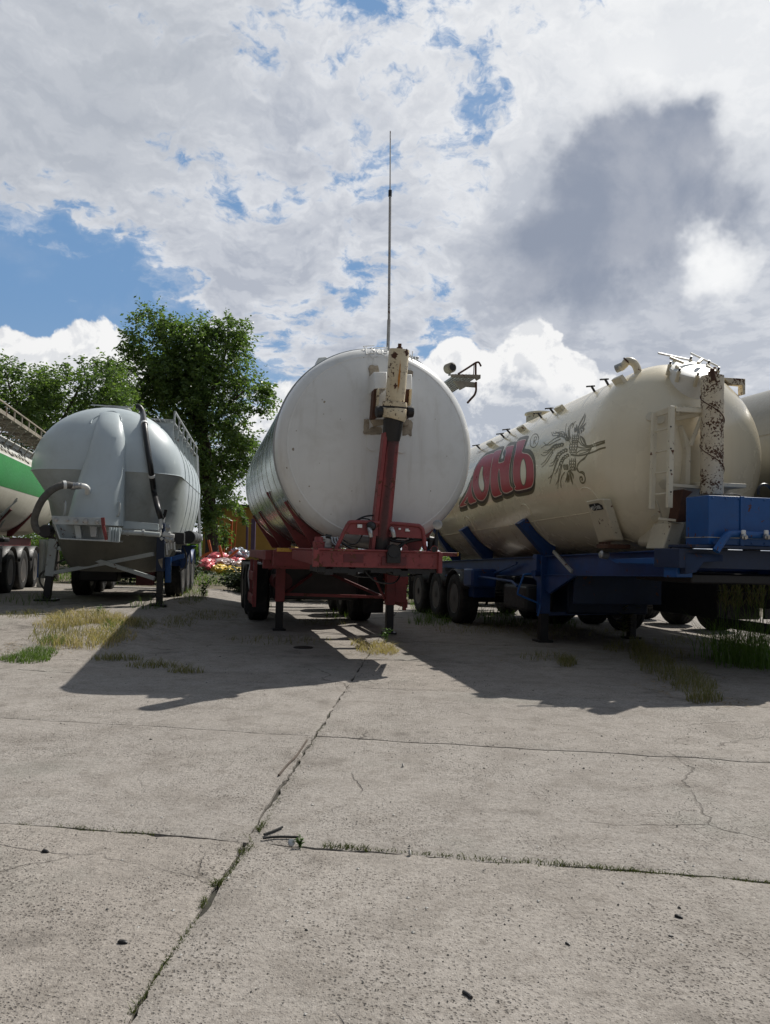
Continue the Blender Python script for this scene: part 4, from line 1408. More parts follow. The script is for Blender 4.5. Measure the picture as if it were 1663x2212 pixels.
    MB().bar(fl + Vector((0.06, 0.05, 0.62)), fr + Vector((-0.06, 0.05, 0.62)), 0.035, 0.05).build('leg_tie', 'red_frame', root, bevel=0.004)
    MB().bar(fl + Vector((0.06, 0.0, 0.60)), (0.0, fl.y + 0.8, 1.08), 0.03, 0.05).build('leg_brace', 'dark_red', root, bevel=0.004)
    MB().bar(fr + Vector((-0.06, 0.0, 0.60)), (-0.1, fl.y + 0.8, 1.08), 0.03, 0.05).build('leg_brace', 'dark_red', root, bevel=0.004)
    MB().bar(fr + Vector((-0.10, -0.02, 0.60)), t.P(809, 1247, fr.y - 0.1), 0.025, 0.03).build('leg_rod', 'red_frame', root)
    g2 = t.P(584, 1212, fl.y - 0.15)
    MB().lathe([(-0.03, 0.13), (-0.01, 0.15), (0.02, 0.15), (0.03, 0.12), (0.03, 0.0)], g2, (1, 0.2, 0), 24).build('gear_wheel', 'dark_red', root)
    MB().box(g2 + Vector((0.13, 0.02, 0)), (0.16, 0.14, 0.18)).build('gear_box', 'grease', root, bevel=0.01)
    # saddles
    for y, a1, th in ((0.80, 57, 0.06), (2.35, 68, 0.08), (5.2, 60, 0.10), (7.0, 60, 0.10)):
        for sx in (-1, 1):
            saddle(t, y, Rr, zc, sx, 24, a1, th, 0.72, zt + 0.02, 'red_frame', tip=0.03)
    # running gear, rear mudflaps
    ax = [6.1, 7.4, 8.7]
    running_gear(t, ax, 1.02, 'black_plastic', 'red_frame', xoff=-0.02)
    for sx in (-1, 1):
        fl_ = MB().box((sx * 1.12 - 0.02, 5.25, 0.66), (0.40, 0.02, 0.88)).build('mud_flap', 'rubber', root)
    s_ = MB()
    for q in (0.0, 0.07):
        s_.tube(catmull([(-1.26 + q, 5.2, 1.14), (-1.30 + q, 5.18, 0.9), (-1.26 + q, 5.2, 0.6), (-1.22 + q, 5.2, 0.4)], 5), 0.012, 6)
    s_.build('air_line', 'white_plain', root)
    # side guards: posts and two rails on each side
    for sx in (-1, 1):
        y0, y1 = (4.0, 5.2) if sx < 0 else (3.5, 5.6)
        x = sx * (1.28 if sx < 0 else 1.30)
        p1 = MB().box((x - sx * 0.03, y0 + 0.05, 0.80), (0.06, 0.06, 0.80)).build('guard_post', 'red_frame', root, bevel=0.004)
        MB().box((x - sx * 0.03, y1 - 0.1, 0.80), (0.06, 0.06, 0.80)).build('guard_post', 'red_frame', root, bevel=0.004)
        for z in (0.92, 0.52):
            MB().box((x, (y0 + y1) / 2, z), (0.035, y1 - y0, 0.15)).build('guard_rail', 'red_frame', root, bevel=0.006)
    MB().box((1.12, 3.45, 0.80), (0.30, 0.02, 0.50)).build('guard_panel', 'red_frame', root, bevel=0.003)
    MB().box((1.12, 3.42, 1.075), (0.32, 0.07, 0.02)).build('guard_shelf', 'white_plain', root)
    MB().box((0.55, 6.0, 0.75), (0.8, 1.1, 0.45)).build('air_tank_box', 'grease', root, bevel=0.02)
    MB().box((-0.1, 5.0, 0.80), (1.55, 0.7, 0.62)).build('underbody_blocker', 'grease', root, bevel=0.03)  # added dark box, blocks the bright ground between the legs
    MB().box((-0.02, 9.75, 0.72), (2.4, 0.04, 0.80)).build('rear_blocker', 'rubber', root, bevel=0.01)  # added sheet across the rear, closes off the light from behind
    MB().cyl((-0.75, 4.3, 0.82), (-0.75, 5.1, 0.82), 0.17, 20).build('air_tank', 'dark_red', root)

    # ------------------------------------------------ connector hoop and hoses at the front
    yh = yb + 0.05
    pts = [(722, 1194), (746, 1142), (752, 1132), (762, 1127), (830, 1129), (896, 1134), (908, 1138), (914, 1150), (919, 1198)]
    hoop_pts = [t.P(px, py, yh) for px, py in pts]
    MB().tube(catmull(hoop_pts, 4), 0.024, 10).build('connector_hoop', 'red_frame', root)
    panel = MB().plate([t.P(745, 1143, yh), t.P(754, 1130, yh), t.P(899, 1136, yh), t.P(910, 1140, yh), t.P(913, 1163, yh), t.P(744, 1153, yh)], (0, 0.02, 0)).build('connector_panel', 'red_frame', root, bevel=0.003)
    for px, py, w, h in ((777, 1136, 10, 7), (846, 1141, 8, 5), (863, 1142, 5, 4), (879, 1143, 7, 3), (880, 1146, 10, 3)):
        p = t.P(px, py, yh - 0.012)
        MB().box(p, (w * sc, 0.02, h * sc)).build('connector_plate', 'white_plain', panel, bevel=0.003)
    for px, py, dx in ((797, 1150, 4), (845, 1150, 6)):
        p, q = t.P(px, py - 9, yh - 0.03), t.P(px + dx, py + 9, yh - 0.07)
        MB().tube(catmull([p, p.lerp(q, 0.4) + Vector((0, -0.03, 0)), q], 4), [0.028] * 9, 10).build('air_coupling', 'steel', panel)
    p = t.P(802, 1136, yh - 0.03)
    MB().lathe([(-0.03, 0.05), (0.0, 0.06), (0.03, 0.04), (0.04, 0.0)], p, (0, -1, 0.1), 12).build('socket', 'grease', panel)

    def hose(lst, r, name='hose', mat='hose_black', y=None):
        MB().tube(catmull([t.P(a[0], a[1], a[2] if len(a) > 2 else (y if y is not None else yh + 0.08)) for a in lst], 6), r, 8).build(name, mat, root)
    hose([(766, 1126), (785, 1116), (808, 1113), (826, 1118), (834, 1127)], 0.010)
    hose([(768, 1128), (780, 1120), (795, 1121), (806, 1128)], 0.008)
    hose([(740, 1165), (757, 1174), (772, 1172), (782, 1155), (783, 1142)], 0.009)
    hose([(736, 1170), (755, 1182), (775, 1190), (800, 1189), (825, 1176), (845, 1166), (862, 1158), (868, 1148)], 0.013)
    hose([(741, 1172), (760, 1186), (785, 1194), (805, 1192)], 0.010)
    hose([(846, 1160), (862, 1154), (882, 1157), (886, 1165), (874, 1170), (852, 1168), (842, 1164), (856, 1160), (878, 1161)], 0.019)
    hose([(850, 1194), (866, 1178), (884, 1168), (912, 1164), (935, 1168)], 0.024, 'suction_hose')
    # pump and valves on the left, gauge pipe on the right
    pm = MB()
    for px, py, w, h in ((702, 1162, 16, 8), (712, 1170, 26, 16), (722, 1166, 14, 12), (705, 1178, 20, 12), (728, 1176, 12, 14)):
        c = t.P(px, py, yb + 0.30)
        pm.box(c, (w * sc, 0.16, h * sc))
    pump = pm.build('pump', 'steel', root, bevel=0.012)
    for px in (716, 722, 728):
        MB().tube([t.P(px, 1160, yb + 0.2), t.P(px + 3, 1172, yb + 0.16), t.P(px + 10, 1178, yb + 0.12)], 0.012, 8).build('pump_pipe', 'steel', pump)
    MB().cyl(t.P(703, 1158, yb + 0.24), t.P(716, 1160, yb + 0.24), 0.03, 12).build('pump_cap', 'grease', pump)
    MB().lathe([(0, 0.07), (0.10, 0.075), (0.11, 0.055), (0.16, 0.05), (0.16, 0.0)], t.P(688, 1188, yb + 0.15), (0, 0, 1), 16).build('filler_neck', 'red_frame', root)
    g = t.P(945, 1133, yb + 0.05)
    gauge = MB().lathe([(-0.035, 0.04), (-0.03, 0.058), (0.02, 0.06), (0.025, 0.05), (0.018, 0.0)], g, (-0.35, -1, 0), 24).build('pressure_gauge', 'steel', root)
    MB().tube([g + Vector((0, 0, -0.05)), t.P(943, 1150, yb + 0.05), t.P(942, 1162, yb + 0.05), t.P(941, 1180, yb + 0.05)], [0.018, 0.014, 0.026, 0.026], 10).build('gauge_pipe', 'grease', gauge)
    MB().cyl(t.P(926, 1165, yb + 0.1), t.P(942, 1168, yb + 0.1), 0.045, 14).build('valve', 'grease', root)
    MB().cyl(t.P(930, 1168, yb + 0.1), t.P(930, 1186, yb + 0.1), 0.04, 14).build('valve', 'grease', root)
    MB().cyl(t.P(938, 1186, yb - 0.06), t.P(938, 1186, yb + 0.14), 0.045, 18).build('pipe_outlet', 'red_frame', root)
    MB().cyl(t.P(938, 1186, yb - 0.066), t.P(938, 1186, yb - 0.04), 0.036, 18).build('outlet_mouth', 'grease', root)
    MB().plate([t.P(868, 1196, yb + 0.02), t.P(882, 1196, yb + 0.02), t.P(881, 1180, yb + 0.02), t.P(875, 1175, yb + 0.02), t.P(869, 1180, yb + 0.02)], (0, 0.02, 0)).build('lifting_lug', 'red_frame', root, bevel=0.003)
    # black hook block before the beam
    hb = MB()
    c = t.P(850, 1190, yb - 0.05)
    hb.lathe([(-0.04, 0.085), (-0.05, 0.07), (0.05, 0.07), (0.04, 0.09)], c, (0, 1, 0), 20)
    hb.box(c + Vector((0, 0, -0.075)), (0.17, 0.06, 0.14))
    hb.build('hook_block', 'grease', root, bevel=0.01)
    MB().box(t.P(851, 1212, yb - 0.035), (0.30, 0.02, 0.10)).build('oil_stained_plate', 'dark_red', root)
    # fittings on the top of the tank
    hd = t.hit(908, 772, near=True)
    nrm = Vector((hd.x, 0, hd.z - zc)).normalized()
    hatch = MB().lathe([(-0.05, 0.20), (0.05, 0.20), (0.055, 0.235), (0.08, 0.235), (0.09, 0.20), (0.12, 0.06), (0.12, 0.0)], Vector((hd.x, 0.95, hd.z)), nrm, 32).build('hatch', 'galvanised', root)
    MB().box(Vector((hd.x, 0.95, hd.z)) + nrm * 0.125, (0.10, 0.30, 0.03)).build('hatch_bar', 'steel', hatch, bevel=0.005)
    wl = t.P(695, 777, 1.6)
    MB().plate([t.P(682, 788, 1.5), t.P(688, 772, 1.5), t.P(704, 770, 1.5), t.P(712, 776, 1.5), t.P(700, 790, 1.5)], (0, 0.3, 0)).build('top_lug', 'white_plain', root, bevel=0.01)
    # walkway with rail at the right shoulder
    yw = 1.05
    k = t.scale(yw)
    zzw = lambda x, y: ((1720 + x * 0.10823) * 0.5529, (1380 + y * 0.10823) * 0.5529)
    WP = lambda x, y, yy=yw: t.P(*zzw(x, y), yy)
    MB().plate([WP(400, 745), WP(1460, 765), WP(1455, 905), WP(1330, 975), WP(1240, 865), WP(400, 850)], (0, 0.04, 0)).build('walkway_bracket', 'rail_brown', root, bevel=0.004)
    br = MB().plate([WP(480, 985), WP(860, 1000), WP(1300, 1045), WP(1290, 1215), WP(960, 1190), WP(735, 1310)], (0, 0.05, 0)).build('walkway_bracket', 'rail_brown', root, bevel=0.004)
    pl = MB()
    a, b = WP(560, 750), WP(1440, 770)
    for i in range(7):
        p = a.lerp(b, (i + 0.5) / 7)
        MB().box(p + Vector((0, 2.6, 0.0)), (abs(b.x - a.x) / 7 - 0.015, 5.1, 0.03)).build('walkway_plank', 'galvanised', root, bevel=0.004)
    for y in (2.4, 4.0, 5.6):
        dv = Vector((0, y - yw, 0))
        MB().plate([WP(480, 985) + dv, WP(1300, 1045) + dv, WP(1290, 1215) + dv, WP(960, 1190) + dv, WP(735, 1310) + dv], (0, 0.04, 0)).build('walkway_bracket', 'rail_brown', root, bevel=0.004)
    rail = MB()
    rail.tube([WP(1275, 760), WP(1275, 370)], 0.016, 8)
    rail.tube(catmull([WP(640, 745), WP(1030, 500), WP(1240, 360), WP(1300, 330), WP(1380, 320), WP(1430, 390), WP(1470, 470)], 5), 0.014, 8)
    rail.tube([WP(1200, 760), WP(1215, 400)], 0.006, 6)
    rail.tube(catmull([WP(1290, 1030), WP(1290, 1200), WP(1285, 1350), WP(1230, 1500), WP(1100, 1650), WP(975, 1790)], 5), 0.016, 8)
    rail.build('handrail', 'rust', root)
    c = WP(390, 530, 0.85)
    MB().lathe([(-0.01, 0.05), (0, 0.068), (0.02, 0.072), (0.12, 0.072), (0.12, 0.0)], c + Vector((0, -0.05, 0)), (-0.25, 1, 0), 24).build('vent_pipe', 'rail_brown', root)
    MB().lathe([(0, 0.045), (0.012, 0.052), (0.012, 0.0)], c + Vector((0, -0.075, 0)), (0, 1, 0), 16).build('vent_mouth', 'grease', root)
    MB().bar(WP(330, 700, 0.9), WP(330, 800, 0.9), 0.03, 0.03).build('vent_bracket', 'galvanised', root)
    return t


# ================================================== the cream trailer on the right
def scan_fill(t, loops, off, mb, dv=0.006):
    """fill closed outlines given on the unrolled shell (u, v), even-odd, as thin strips that follow the shell"""
    vs = [p[1] for L in loops for p in L]
    v0, v1 = min(vs) + 1e-5, max(vs) - 1e-5
    n = max(int((v1 - v0) / dv), 1)

    def xs(v):
        out = []
        for L in loops:
            m = len(L)
            for i in range(m):
                a, b = L[i], L[(i + 1) % m]
                if (a[1] > v) != (b[1] > v):
                    out.append(a[0] + (b[0] - a[0]) * (v - a[1]) / (b[1] - a[1]))
        return sorted(out)
    for k in range(n):
        a, b = v0 + (v1 - v0) * k / n, v0 + (v1 - v0) * (k + 1) / n
        xa, xb = xs(a), xs(b)
        if len(xa) != len(xb):
            xm = xs((a + b) / 2)
            xa = xb = xm
        for i in range(0, len(xa) - 1, 2):
            if xa[i + 1] - xa[i] < 1e-5 and xb[i + 1] - xb[i] < 1e-5:
                continue
            mb.add([t.wrap(xa[i], a, off), t.wrap(xa[i + 1], a, off), t.wrap(xb[i + 1], b, off), t.wrap(xb[i], b, off)], [(0, 1, 2, 3)])


def offset_loop(L, d):
    """grow (d > 0) a closed 2D outline"""
    m = len(L)
    area = sum(L[i][0] * L[(i + 1) % m][1] - L[(i + 1) % m][0] * L[i][1] for i in range(m))
    s = 1 if area > 0 else -1
    out = []
    for i in range(m):
        a, b = Vector(L[(i - 1) % m]), Vector(L[(i + 1) % m])
        e = (b - a)
        if e.length < 1e-9:
            out.append(L[i])
            continue
        e.normalize()
        out.append((L[i][0] + e.y * d * s, L[i][1] - e.x * d * s))
    return out


def build_cream():
    t = Trailer(1453, 988, 10.4, 0.75, 13.2, 'cream tank trailer on a blue frame with wheat emblem and red lettering on its side')
    root = t.root
    t.y0, t.k = 0.75, -0.033
    t.zc0 = t.P(1453, 988, 0.75).z
    Rr = 1.272
    prof = []
    for i in range(25):
        a = (math.pi / 2) * i / 24
        prof.append((0.80 * (1 - math.cos(a)), Rr * math.sin(a) ** 0.94 if i else 0.0))
    prof += [(9.0, Rr), (9.5, 1.05), (9.8, 0.5), (9.85, 0.0)]
    t.prof = prof
    body = MB().lathe(prof, (0, 0, t.zc0), (0, 1, 0), 112)
    body.shear(t.k, t.y0)
    tank = body.build('tank', 'cream_tank', root, smooth=60)
    zf = lambda y: t.k * (y - t.y0)

    # ------------- lettering on the shell
    z4 = lambda x, y: ((1750 + x * 0.39086) * 0.5529, (1600 + y * 0.39086) * 0.5529)

    def UV(x, y):
        p = t.hit(*z4(x, y))
        return t.uv(p) if p else None

    def loop(pts, n=5):
        q = catmull([Vector((a, b, 0)) for a, b in pts], n, True)
        return [tuple(UV(p.x, p.y)) for p in q]
    soft = {
        'soft_sign': ([(700, 318), (772, 302), (770, 330), (752, 385), (742, 432), (800, 448), (838, 492), (856, 560), (860, 640), (856, 710), (838, 762), (800, 782), (740, 796), (692, 803), (668, 790), (680, 770), (664, 735), (655, 680), (652, 600), (662, 500), (682, 400), (690, 345)],
                      [(757, 500), (772, 540), (780, 600), (780, 670), (772, 725), (756, 745), (740, 715), (730, 650), (732, 570), (742, 520)]),
        'en': ([(585, 378), (655, 360), (652, 390), (634, 470), (618, 560), (612, 640), (616, 710), (628, 765), (650, 795), (612, 820), (570, 828), (542, 800), (530, 745), (524, 680), (518, 600), (508, 600), (500, 680), (508, 760), (522, 815), (540, 842), (500, 860), (468, 868), (445, 842), (432, 780), (428, 700), (434, 600), (450, 500), (466, 425), (530, 404), (528, 430), (512, 490), (508, 535), (560, 520), (572, 470), (584, 420)], None),
        'o': ([(455, 440), (452, 470), (438, 530), (424, 620), (416, 720), (404, 800), (380, 868), (345, 905), (305, 895), (275, 855), (254, 790), (248, 720), (262, 630), (300, 545), (350, 480), (400, 452)],
              [(350, 585), (346, 640), (354, 700), (362, 750), (358, 795), (344, 808), (326, 785), (314, 740), (314, 680), (326, 620), (342, 575)]),
        'el': ([(240, 700), (236, 780), (244, 850), (262, 890), (286, 912), (255, 928), (225, 938), (205, 915), (196, 870), (180, 905), (160, 935), (188, 945), (150, 962), (120, 965), (135, 930), (165, 880), (195, 820), (220, 750)], None),
    }
    for key, (outer, inner) in soft.items():
        L = loop(outer)
        sh = offset_loop(L, 0.075)
        sh = [(u + 0.02, v - 0.055) for u, v in sh]
        sh_b = offset_loop(L, 0.085)
        sh_b = [(u - 0.005, v + 0.035) for u, v in sh_b]
        e = 0.0006 * (['el', 'o', 'en', 'soft_sign'].index(key))
        sh = [(u + 0.016, v - 0.056) for u, v in offset_loop(L, 0.052)]
        sh_b = [(u - 0.004, v + 0.022) for u, v in offset_loop(L, 0.060)]
        m1, m2, m3, m4 = MB(), MB(), MB(), MB()
        scan_fill(t, [sh], 0.0012 + e * 0.4, m1)
        scan_fill(t, [sh_b], 0.0014 + e * 0.4, m1)
        m1.build('letter_shadow', 'print_shadow', tank, normals=False)
        dk = [(u + 0.008, v - 0.022) for u, v in offset_loop(L, 0.036)]
        scan_fill(t, [dk], 0.0034 + e * 0.3, m2)
        m2.build('letter_outline', 'print_dark', tank, normals=False)
        scan_fill(t, [offset_loop(L, 0.013)], 0.0048 + e * 0.05, m3)
        m3.build('letter_edge', 'print_cream', tank, normals=False)
        scan_fill(t, [L], 0.0058 + e * 0.05, m4)
        m4.build('letter', 'print_red', tank, normals=False)
        if inner:
            H = loop(inner)
            m5, m6 = MB(), MB()
            scan_fill(t, [offset_loop(H, 0.026)], 0.0068, m5)
            m5.build('letter_counter', 'print_shadow', tank, normals=False)
            scan_fill(t, [offset_loop(H, 0.006)], 0.0078, m6)
            m6.build('letter_opening', 'cream_tank', tank, normals=False)

    # ------------- thin strokes: emblem, small script, registered mark
    cnt = [0]

    def ribbon(mb, pts2, w, base=0.0015, taper=(1, 1), n=6, conv=None, closed=False):
        cv = conv
        pp = catmull([Vector((a, b, 0)) for a, b in pts2], n, closed) if len(pts2) > 2 else [Vector((a, b, 0)) for a, b in pts2]
        if len(pp) == 2:
            pp = [pp[0].lerp(pp[1], k / 6) for k in range(7)]
        q = []
        for p in pp:
            h = t.hit(*cv(p.x, p.y))
            if h:
                q.append(t.uv(h))
        if len(q) < 2:
            return
        cnt[0] += 1
        off = base + 0.00012 * (cnt[0] % 25)
        rows = []
        m = len(q)
        for i, c in enumerate(q):
            d = q[min(i + 1, m - 1)] - q[max(i - 1, 0)]
            if d.length < 1e-9:
                d = Vector((1, 0))
            d.normalize()
            nn = Vector((-d.y, d.x))
            f = i / (m - 1)
            ww = w * (taper[0] + (taper[1] - taper[0]) * f) if len(taper) == 2 else w * max(0.12, math.sin(math.pi * min(max(f, 0.02), 0.98)))
            a, b = c + nn * ww, c - nn * ww
            rows.append([t.wrap(a.x, a.y, off), t.wrap(b.x, b.y, off)])
        mb.grid(rows)
    z5 = lambda x, y: ((2100 + x * 0.18040) * 0.5529, (1600 + y * 0.18040) * 0.5529)
    em = MB()
    W = 0.0078
    E = lambda pts, w=1.0, tp=(1, 1), n=6: ribbon(em, pts, W * w, taper=tp, conv=z5, n=n)
    LEAF = (1, 1, 1)
    # stems to the right
    E([(1460, 672), (1300, 715), (1150, 775), (1060, 780), (980, 740), (935, 660), (930, 560)], 1.3)
    E([(1460, 705), (1330, 750), (1200, 795), (1080, 800), (960, 770), (890, 680)], 1.2, (1.4, .6))
    E([(1475, 818), (1350, 850), (1230, 905), (1100, 950), (960, 985), (840, 990), (715, 970)], 1.5)
    E([(1450, 720), (1250, 790), (1120, 815), (980, 830), (850, 800)], 1.0)
    E([(1300, 750), (1180, 810), (1080, 900), (960, 945), (900, 960)], 1.0, (1, .5))
    E([(1160, 830), (1070, 870), (950, 875), (870, 920), (825, 980), (805, 1060), (835, 1145)], 1.0, (1.2, .5))
    E([(1150, 850), (1100, 940), (1050, 1010), (930, 1110), (865, 1190), (860, 1260), (895, 1350)], 1.1)
    E([(1060, 985), (1020, 1060), (930, 1120), (870, 1200), (852, 1290), (900, 1350), (970, 1375), (1020, 1440), (1030, 1520), (1000, 1580), (950, 1580), (920, 1520), (920, 1470), (955, 1455), (970, 1500), (955, 1535)], 1.5, (.7, 1.2))
    E([(905, 1340), (970, 1340), (1010, 1375), (1025, 1430)], 1.3, LEAF)
    E([(935, 570), (990, 640), (1020, 700), (1060, 775)], 2.8, LEAF)
    # leaf at the top
    E([(890, 380), (920, 290), (980, 180), (1030, 75)], 3.2, LEAF)
    E([(900, 400), (960, 330), (1010, 230), (1040, 100)], 2.2, LEAF)
    E([(905, 420), (980, 370), (1055, 280)], 2.8, LEAF)
    E([(900, 400), (890, 470), (910, 525)], 2.6, LEAF)
    E([(930, 430), (950, 470), (935, 525)], 2.0, LEAF)
    E([(960, 400), (1000, 420), (975, 480)], 2.2, LEAF)
    E([(860, 560), (870, 450), (895, 360)], 0.9)
    # bud beside it
    for a, b in (((800, 480), (800, 380)), ((830, 480), (840, 320)), ((855, 470), (880, 350)), ((790, 430), (850, 380)), ((800, 490), (860, 420))):
        E([a, ((a[0] + b[0]) / 2 + 10, (a[1] + b[1]) / 2), b], 2.0, LEAF)
    # tendrils
    E([(715, 630), (690, 540), (690, 440), (730, 340), (770, 310), (770, 350), (750, 390)], 1.0)
    E([(700, 660), (665, 540), (670, 400), (730, 310), (775, 285)], 0.9)
    E([(790, 300), (800, 270), (830, 258)], 0.8)
    E([(690, 690), (640, 580), (605, 470), (610, 380), (628, 300)], 0.9, (1.2, .5))
    E([(660, 680), (620, 580), (580, 500), (520, 475), (440, 490), (380, 480)], 0.8)
    # hop cones
    def hop(cx, cy, w, h, lean):
        for r_ in range(4):
            for c_ in range(3):
                x = cx + (c_ - 1) * w * 0.36 + lean * (r_ - 1.5)
                y = cy + (r_ - 1.5) * h * 0.25
                E([(x - w * .22, y - h * .10), (x - w * .14, y + h * .08), (x, y + h * .13), (x + w * .15, y + h * .06), (x + w * .20, y - h * .10)], 0.75, (.6, 1.3), 4)
        E([(cx - w * .45 - lean * 1.5, cy - h * .4), (cx - w * .55, cy), (cx - w * .35 + lean, cy + h * .5)], 1.2, LEAF)
        E([(cx + w * .45 - lean, cy - h * .45), (cx + w * .55, cy), (cx + w * .2 + lean, cy + h * .55)], 1.8, LEAF)
    hop(820, 620, 130, 190, -6)
    hop(775, 810, 150, 250, -8)
    hop(760, 1180, 120, 260, 4)
    hop(610, 1235, 90, 120, 4)
    # lower leaf
    for tx, ty in ((600, 1580), (640, 1590), (670, 1585), (690, 1560)):
        E([(640, 1350), ((640 + tx) / 2 + 15, (1350 + ty) / 2), (tx, ty)], 1.8, LEAF)
    E([(690, 1340), (720, 1450), (760, 1620)], 3.6, LEAF)
    E([(700, 1330), (760, 1400), (780, 1500)], 2.4, LEAF)
    E([(650, 1350), (700, 1330), (750, 1380)], 2.4, LEAF)
    E([(590, 1355), (530, 1440), (500, 1560), (512, 1690)], 1.4, (.7, 1))
    # wheat ears: grains in two rows and long awns
    def ear(spine, grains, gl, awns):
        sp = catmull([Vector((a, b, 0)) for a, b in spine], 10)
        m = len(sp)
        for i in range(grains):
            k = int((i + 0.5) / grains * (m - 1))
            c = sp[k]
            d = (sp[min(k + 1, m - 1)] - sp[max(k - 1, 0)]).normalized()
            nn = Vector((-d.y, d.x, 0))
            for sg in (-1, 1):
                a = c + nn * sg * 6
                b = c + d * gl + nn * sg * gl * 0.62
                mid = (a + b) / 2 + nn * sg * gl * 0.22
                mi2 = (a + b) / 2 - nn * sg * gl * 0.12
                E([(a.x, a.y), (mid.x, mid.y), (b.x, b.y)], 1.1, (1, .7), 4)
                E([(a.x, a.y), (mi2.x, mi2.y), (b.x, b.y)], 0.8, (1, .7), 4)
        for aw in awns:
            E(aw, 0.85, (1.2, .7))
    ear([(670, 690), (620, 610), (550, 560), (470, 545)], 5, 62, [[(500, 520), (430, 500), (360, 520), (345, 480)], [(480, 550), (400, 560), (330, 560), (305, 490)], [(480, 590), (380, 620), (280, 690), (190, 760), (130, 700)], [(500, 630), (380, 690), (260, 760), (170, 770), (80, 830)]])
    ear([(580, 745), (480, 770), (390, 800), (300, 880)], 6, 60, [[(420, 740), (330, 780), (240, 870), (160, 895)], [(360, 780), (280, 840), (200, 925), (120, 925)], [(320, 830), (240, 930), (150, 1000), (75, 965)], [(310, 910), (230, 1010), (160, 1120), (75, 1190)], [(340, 920), (260, 1040), (190, 1150), (90, 1250)]])
    ear([(660, 860), (560, 900), (480, 960), (420, 1070)], 6, 56, [[(450, 920), (400, 1010), (350, 1120), (280, 1165)], [(430, 980), (390, 1080), (330, 1200), (245, 1220)], [(420, 1080), (370, 1220), (320, 1400), (230, 1495)], [(440, 1080), (380, 1250), (310, 1440), (265, 1605)]])
    ear([(690, 965), (600, 1020), (540, 1090), (500, 1200)], 6, 54, [[(500, 1100), (460, 1200), (430, 1320), (370, 1395)], [(510, 1200), (470, 1330), (450, 1500), (395, 1630)], [(530, 1210), (490, 1380), (450, 1560), (440, 1710)], [(480, 1150), (440, 1260), (390, 1330)]])
    em.build('wheat_emblem', 'emblem_olive', tank, normals=False)
    # registered mark
    rg = MB()
    ribbon(rg, [(862 + 40 * math.cos(a) + 12 * math.sin(-a), 310 + 68 * math.sin(a)) for a in [k * 0.3927 for k in range(16)]], 0.008, conv=z4, n=4, closed=True)
    for pts in ([(852, 345), (862, 275)], [(862, 275), (882, 272), (880, 300), (857, 310)], [(860, 310), (874, 342)]):
        ribbon(rg, pts, 0.007, conv=z4, n=4)
    rg.build('registered_mark', 'emblem_olive', tank, normals=False)
    # small slanted script above the letters (only its rhythm can be read in the photo)
    z6 = lambda x, y: ((1820 + x * 0.14432) * 0.5529, (1650 + y * 0.14432) * 0.5529)
    sc_ = MB()
    S = lambda pts, w=0.0065: ribbon(sc_, pts, w, conv=z6, n=4)
    base = lambda x: 862 - (x - 270) * 0.545
    x = 270
    text = 'Павлоградъ банкъ и К'
    glyph = {
        'П': [[(0, 0), (14, 52)], [(14, 52), (50, 50)], [(36, -4), (50, 50)]],
        'а': [[(30, 26), (10, 30), (2, 10), (12, 0), (26, 12)], [(32, 30), (26, 6), (36, 0)]],
        'в': [[(4, 0), (14, 52), (28, 46), (14, 28), (28, 18), (16, 0), (4, 4)]],
        'л': [[(0, 2), (10, 4), (22, 30)], [(22, 30), (26, 2), (34, 2)]],
        'о': [[(14, 30), (4, 16), (10, 0), (22, 10), (24, 26), (14, 30)]],
        'г': [[(6, 24), (16, 30), (12, 0)], [(16, 30), (30, 28)]],
        'р': [[(2, -22), (14, 30)], [(12, 22), (26, 30), (28, 12), (14, 0)]],
        'д': [[(26, 26), (8, 28), (2, 8), (14, 0), (26, 12)], [(26, 26), (32, 54), (14, 56)]],
        'ъ': [[(2, 30), (12, 30), (8, 2), (24, 2), (26, 16), (12, 16)]],
        'б': [[(32, 56), (12, 44), (4, 14), (14, 0), (26, 12), (20, 28), (8, 22)]],
        'н': [[(4, 0), (12, 30)], [(8, 15), (26, 15)], [(22, 0), (30, 30)]],
        'к': [[(4, 0), (12, 30)], [(30, 30), (10, 14), (26, 0)]],
        'и': [[(8, 30), (4, 2), (18, 8), (28, 30), (26, 2)]],
        'К': [[(2, 0), (16, 54)], [(44, 52), (12, 28), (36, 0)]],
    }
    for chx in text:
        if chx in glyph:
            k = 1.0 - (x - 270) / 1160 * 0.25
            for st in glyph[chx]:
                S([(x + (a + b * 0.55) * 1.25, base(x + a) - b * 1.15 * k) for a, b in st])
            x += max(p[0] for st in glyph[chx] for p in st) * 1.25 + 8
        else:
            x += 22
    sc_.build('script_line', 'print_text', tank, normals=False)

    # ------------- seams and doubler arcs
    sm = t.uv(t.hit(1268, 1107.6))
    MB().tube([t.wrap(0.9 + 8 * i / 30, sm.y, 0.001) for i in range(31)], 0.006, 6).build('weld_seam', 'cream_tank', tank)

    def arc(zf_, pts, r=0.009):
        ps = [t.hit(*zf_(*p)) for p in pts]
        MB().tube(catmull([p for p in ps if p], 5), r, 6).build('doubler_edge', 'cream_tank', tank)
    z7 = lambda x, y: ((1750 + x * 0.75646) * 0.5529, (1900 + y * 0.75646) * 0.5529)
    arc(z7, [(375, 100), (385, 93), (400, 95), (418, 115), (432, 145), (450, 190), (480, 235), (520, 285), (556, 305)])
    arc(z7, [(82, 163), (92, 156), (105, 163), (118, 185), (135, 215), (160, 262), (190, 300), (220, 318)])
    arc(z7, [(686, 15), (700, 6), (730, 12), (760, 42), (785, 80), (800, 120), (830, 190), (880, 250), (960, 285)])

    # ------------- frame
    yb = -0.55
    ztop = t.X(1473, 1186, -0.70).z
    zbot = t.X(1473, 1245, -0.70).z
    f0 = t.X(1474, 1215, -0.70)
    fy = f0.y
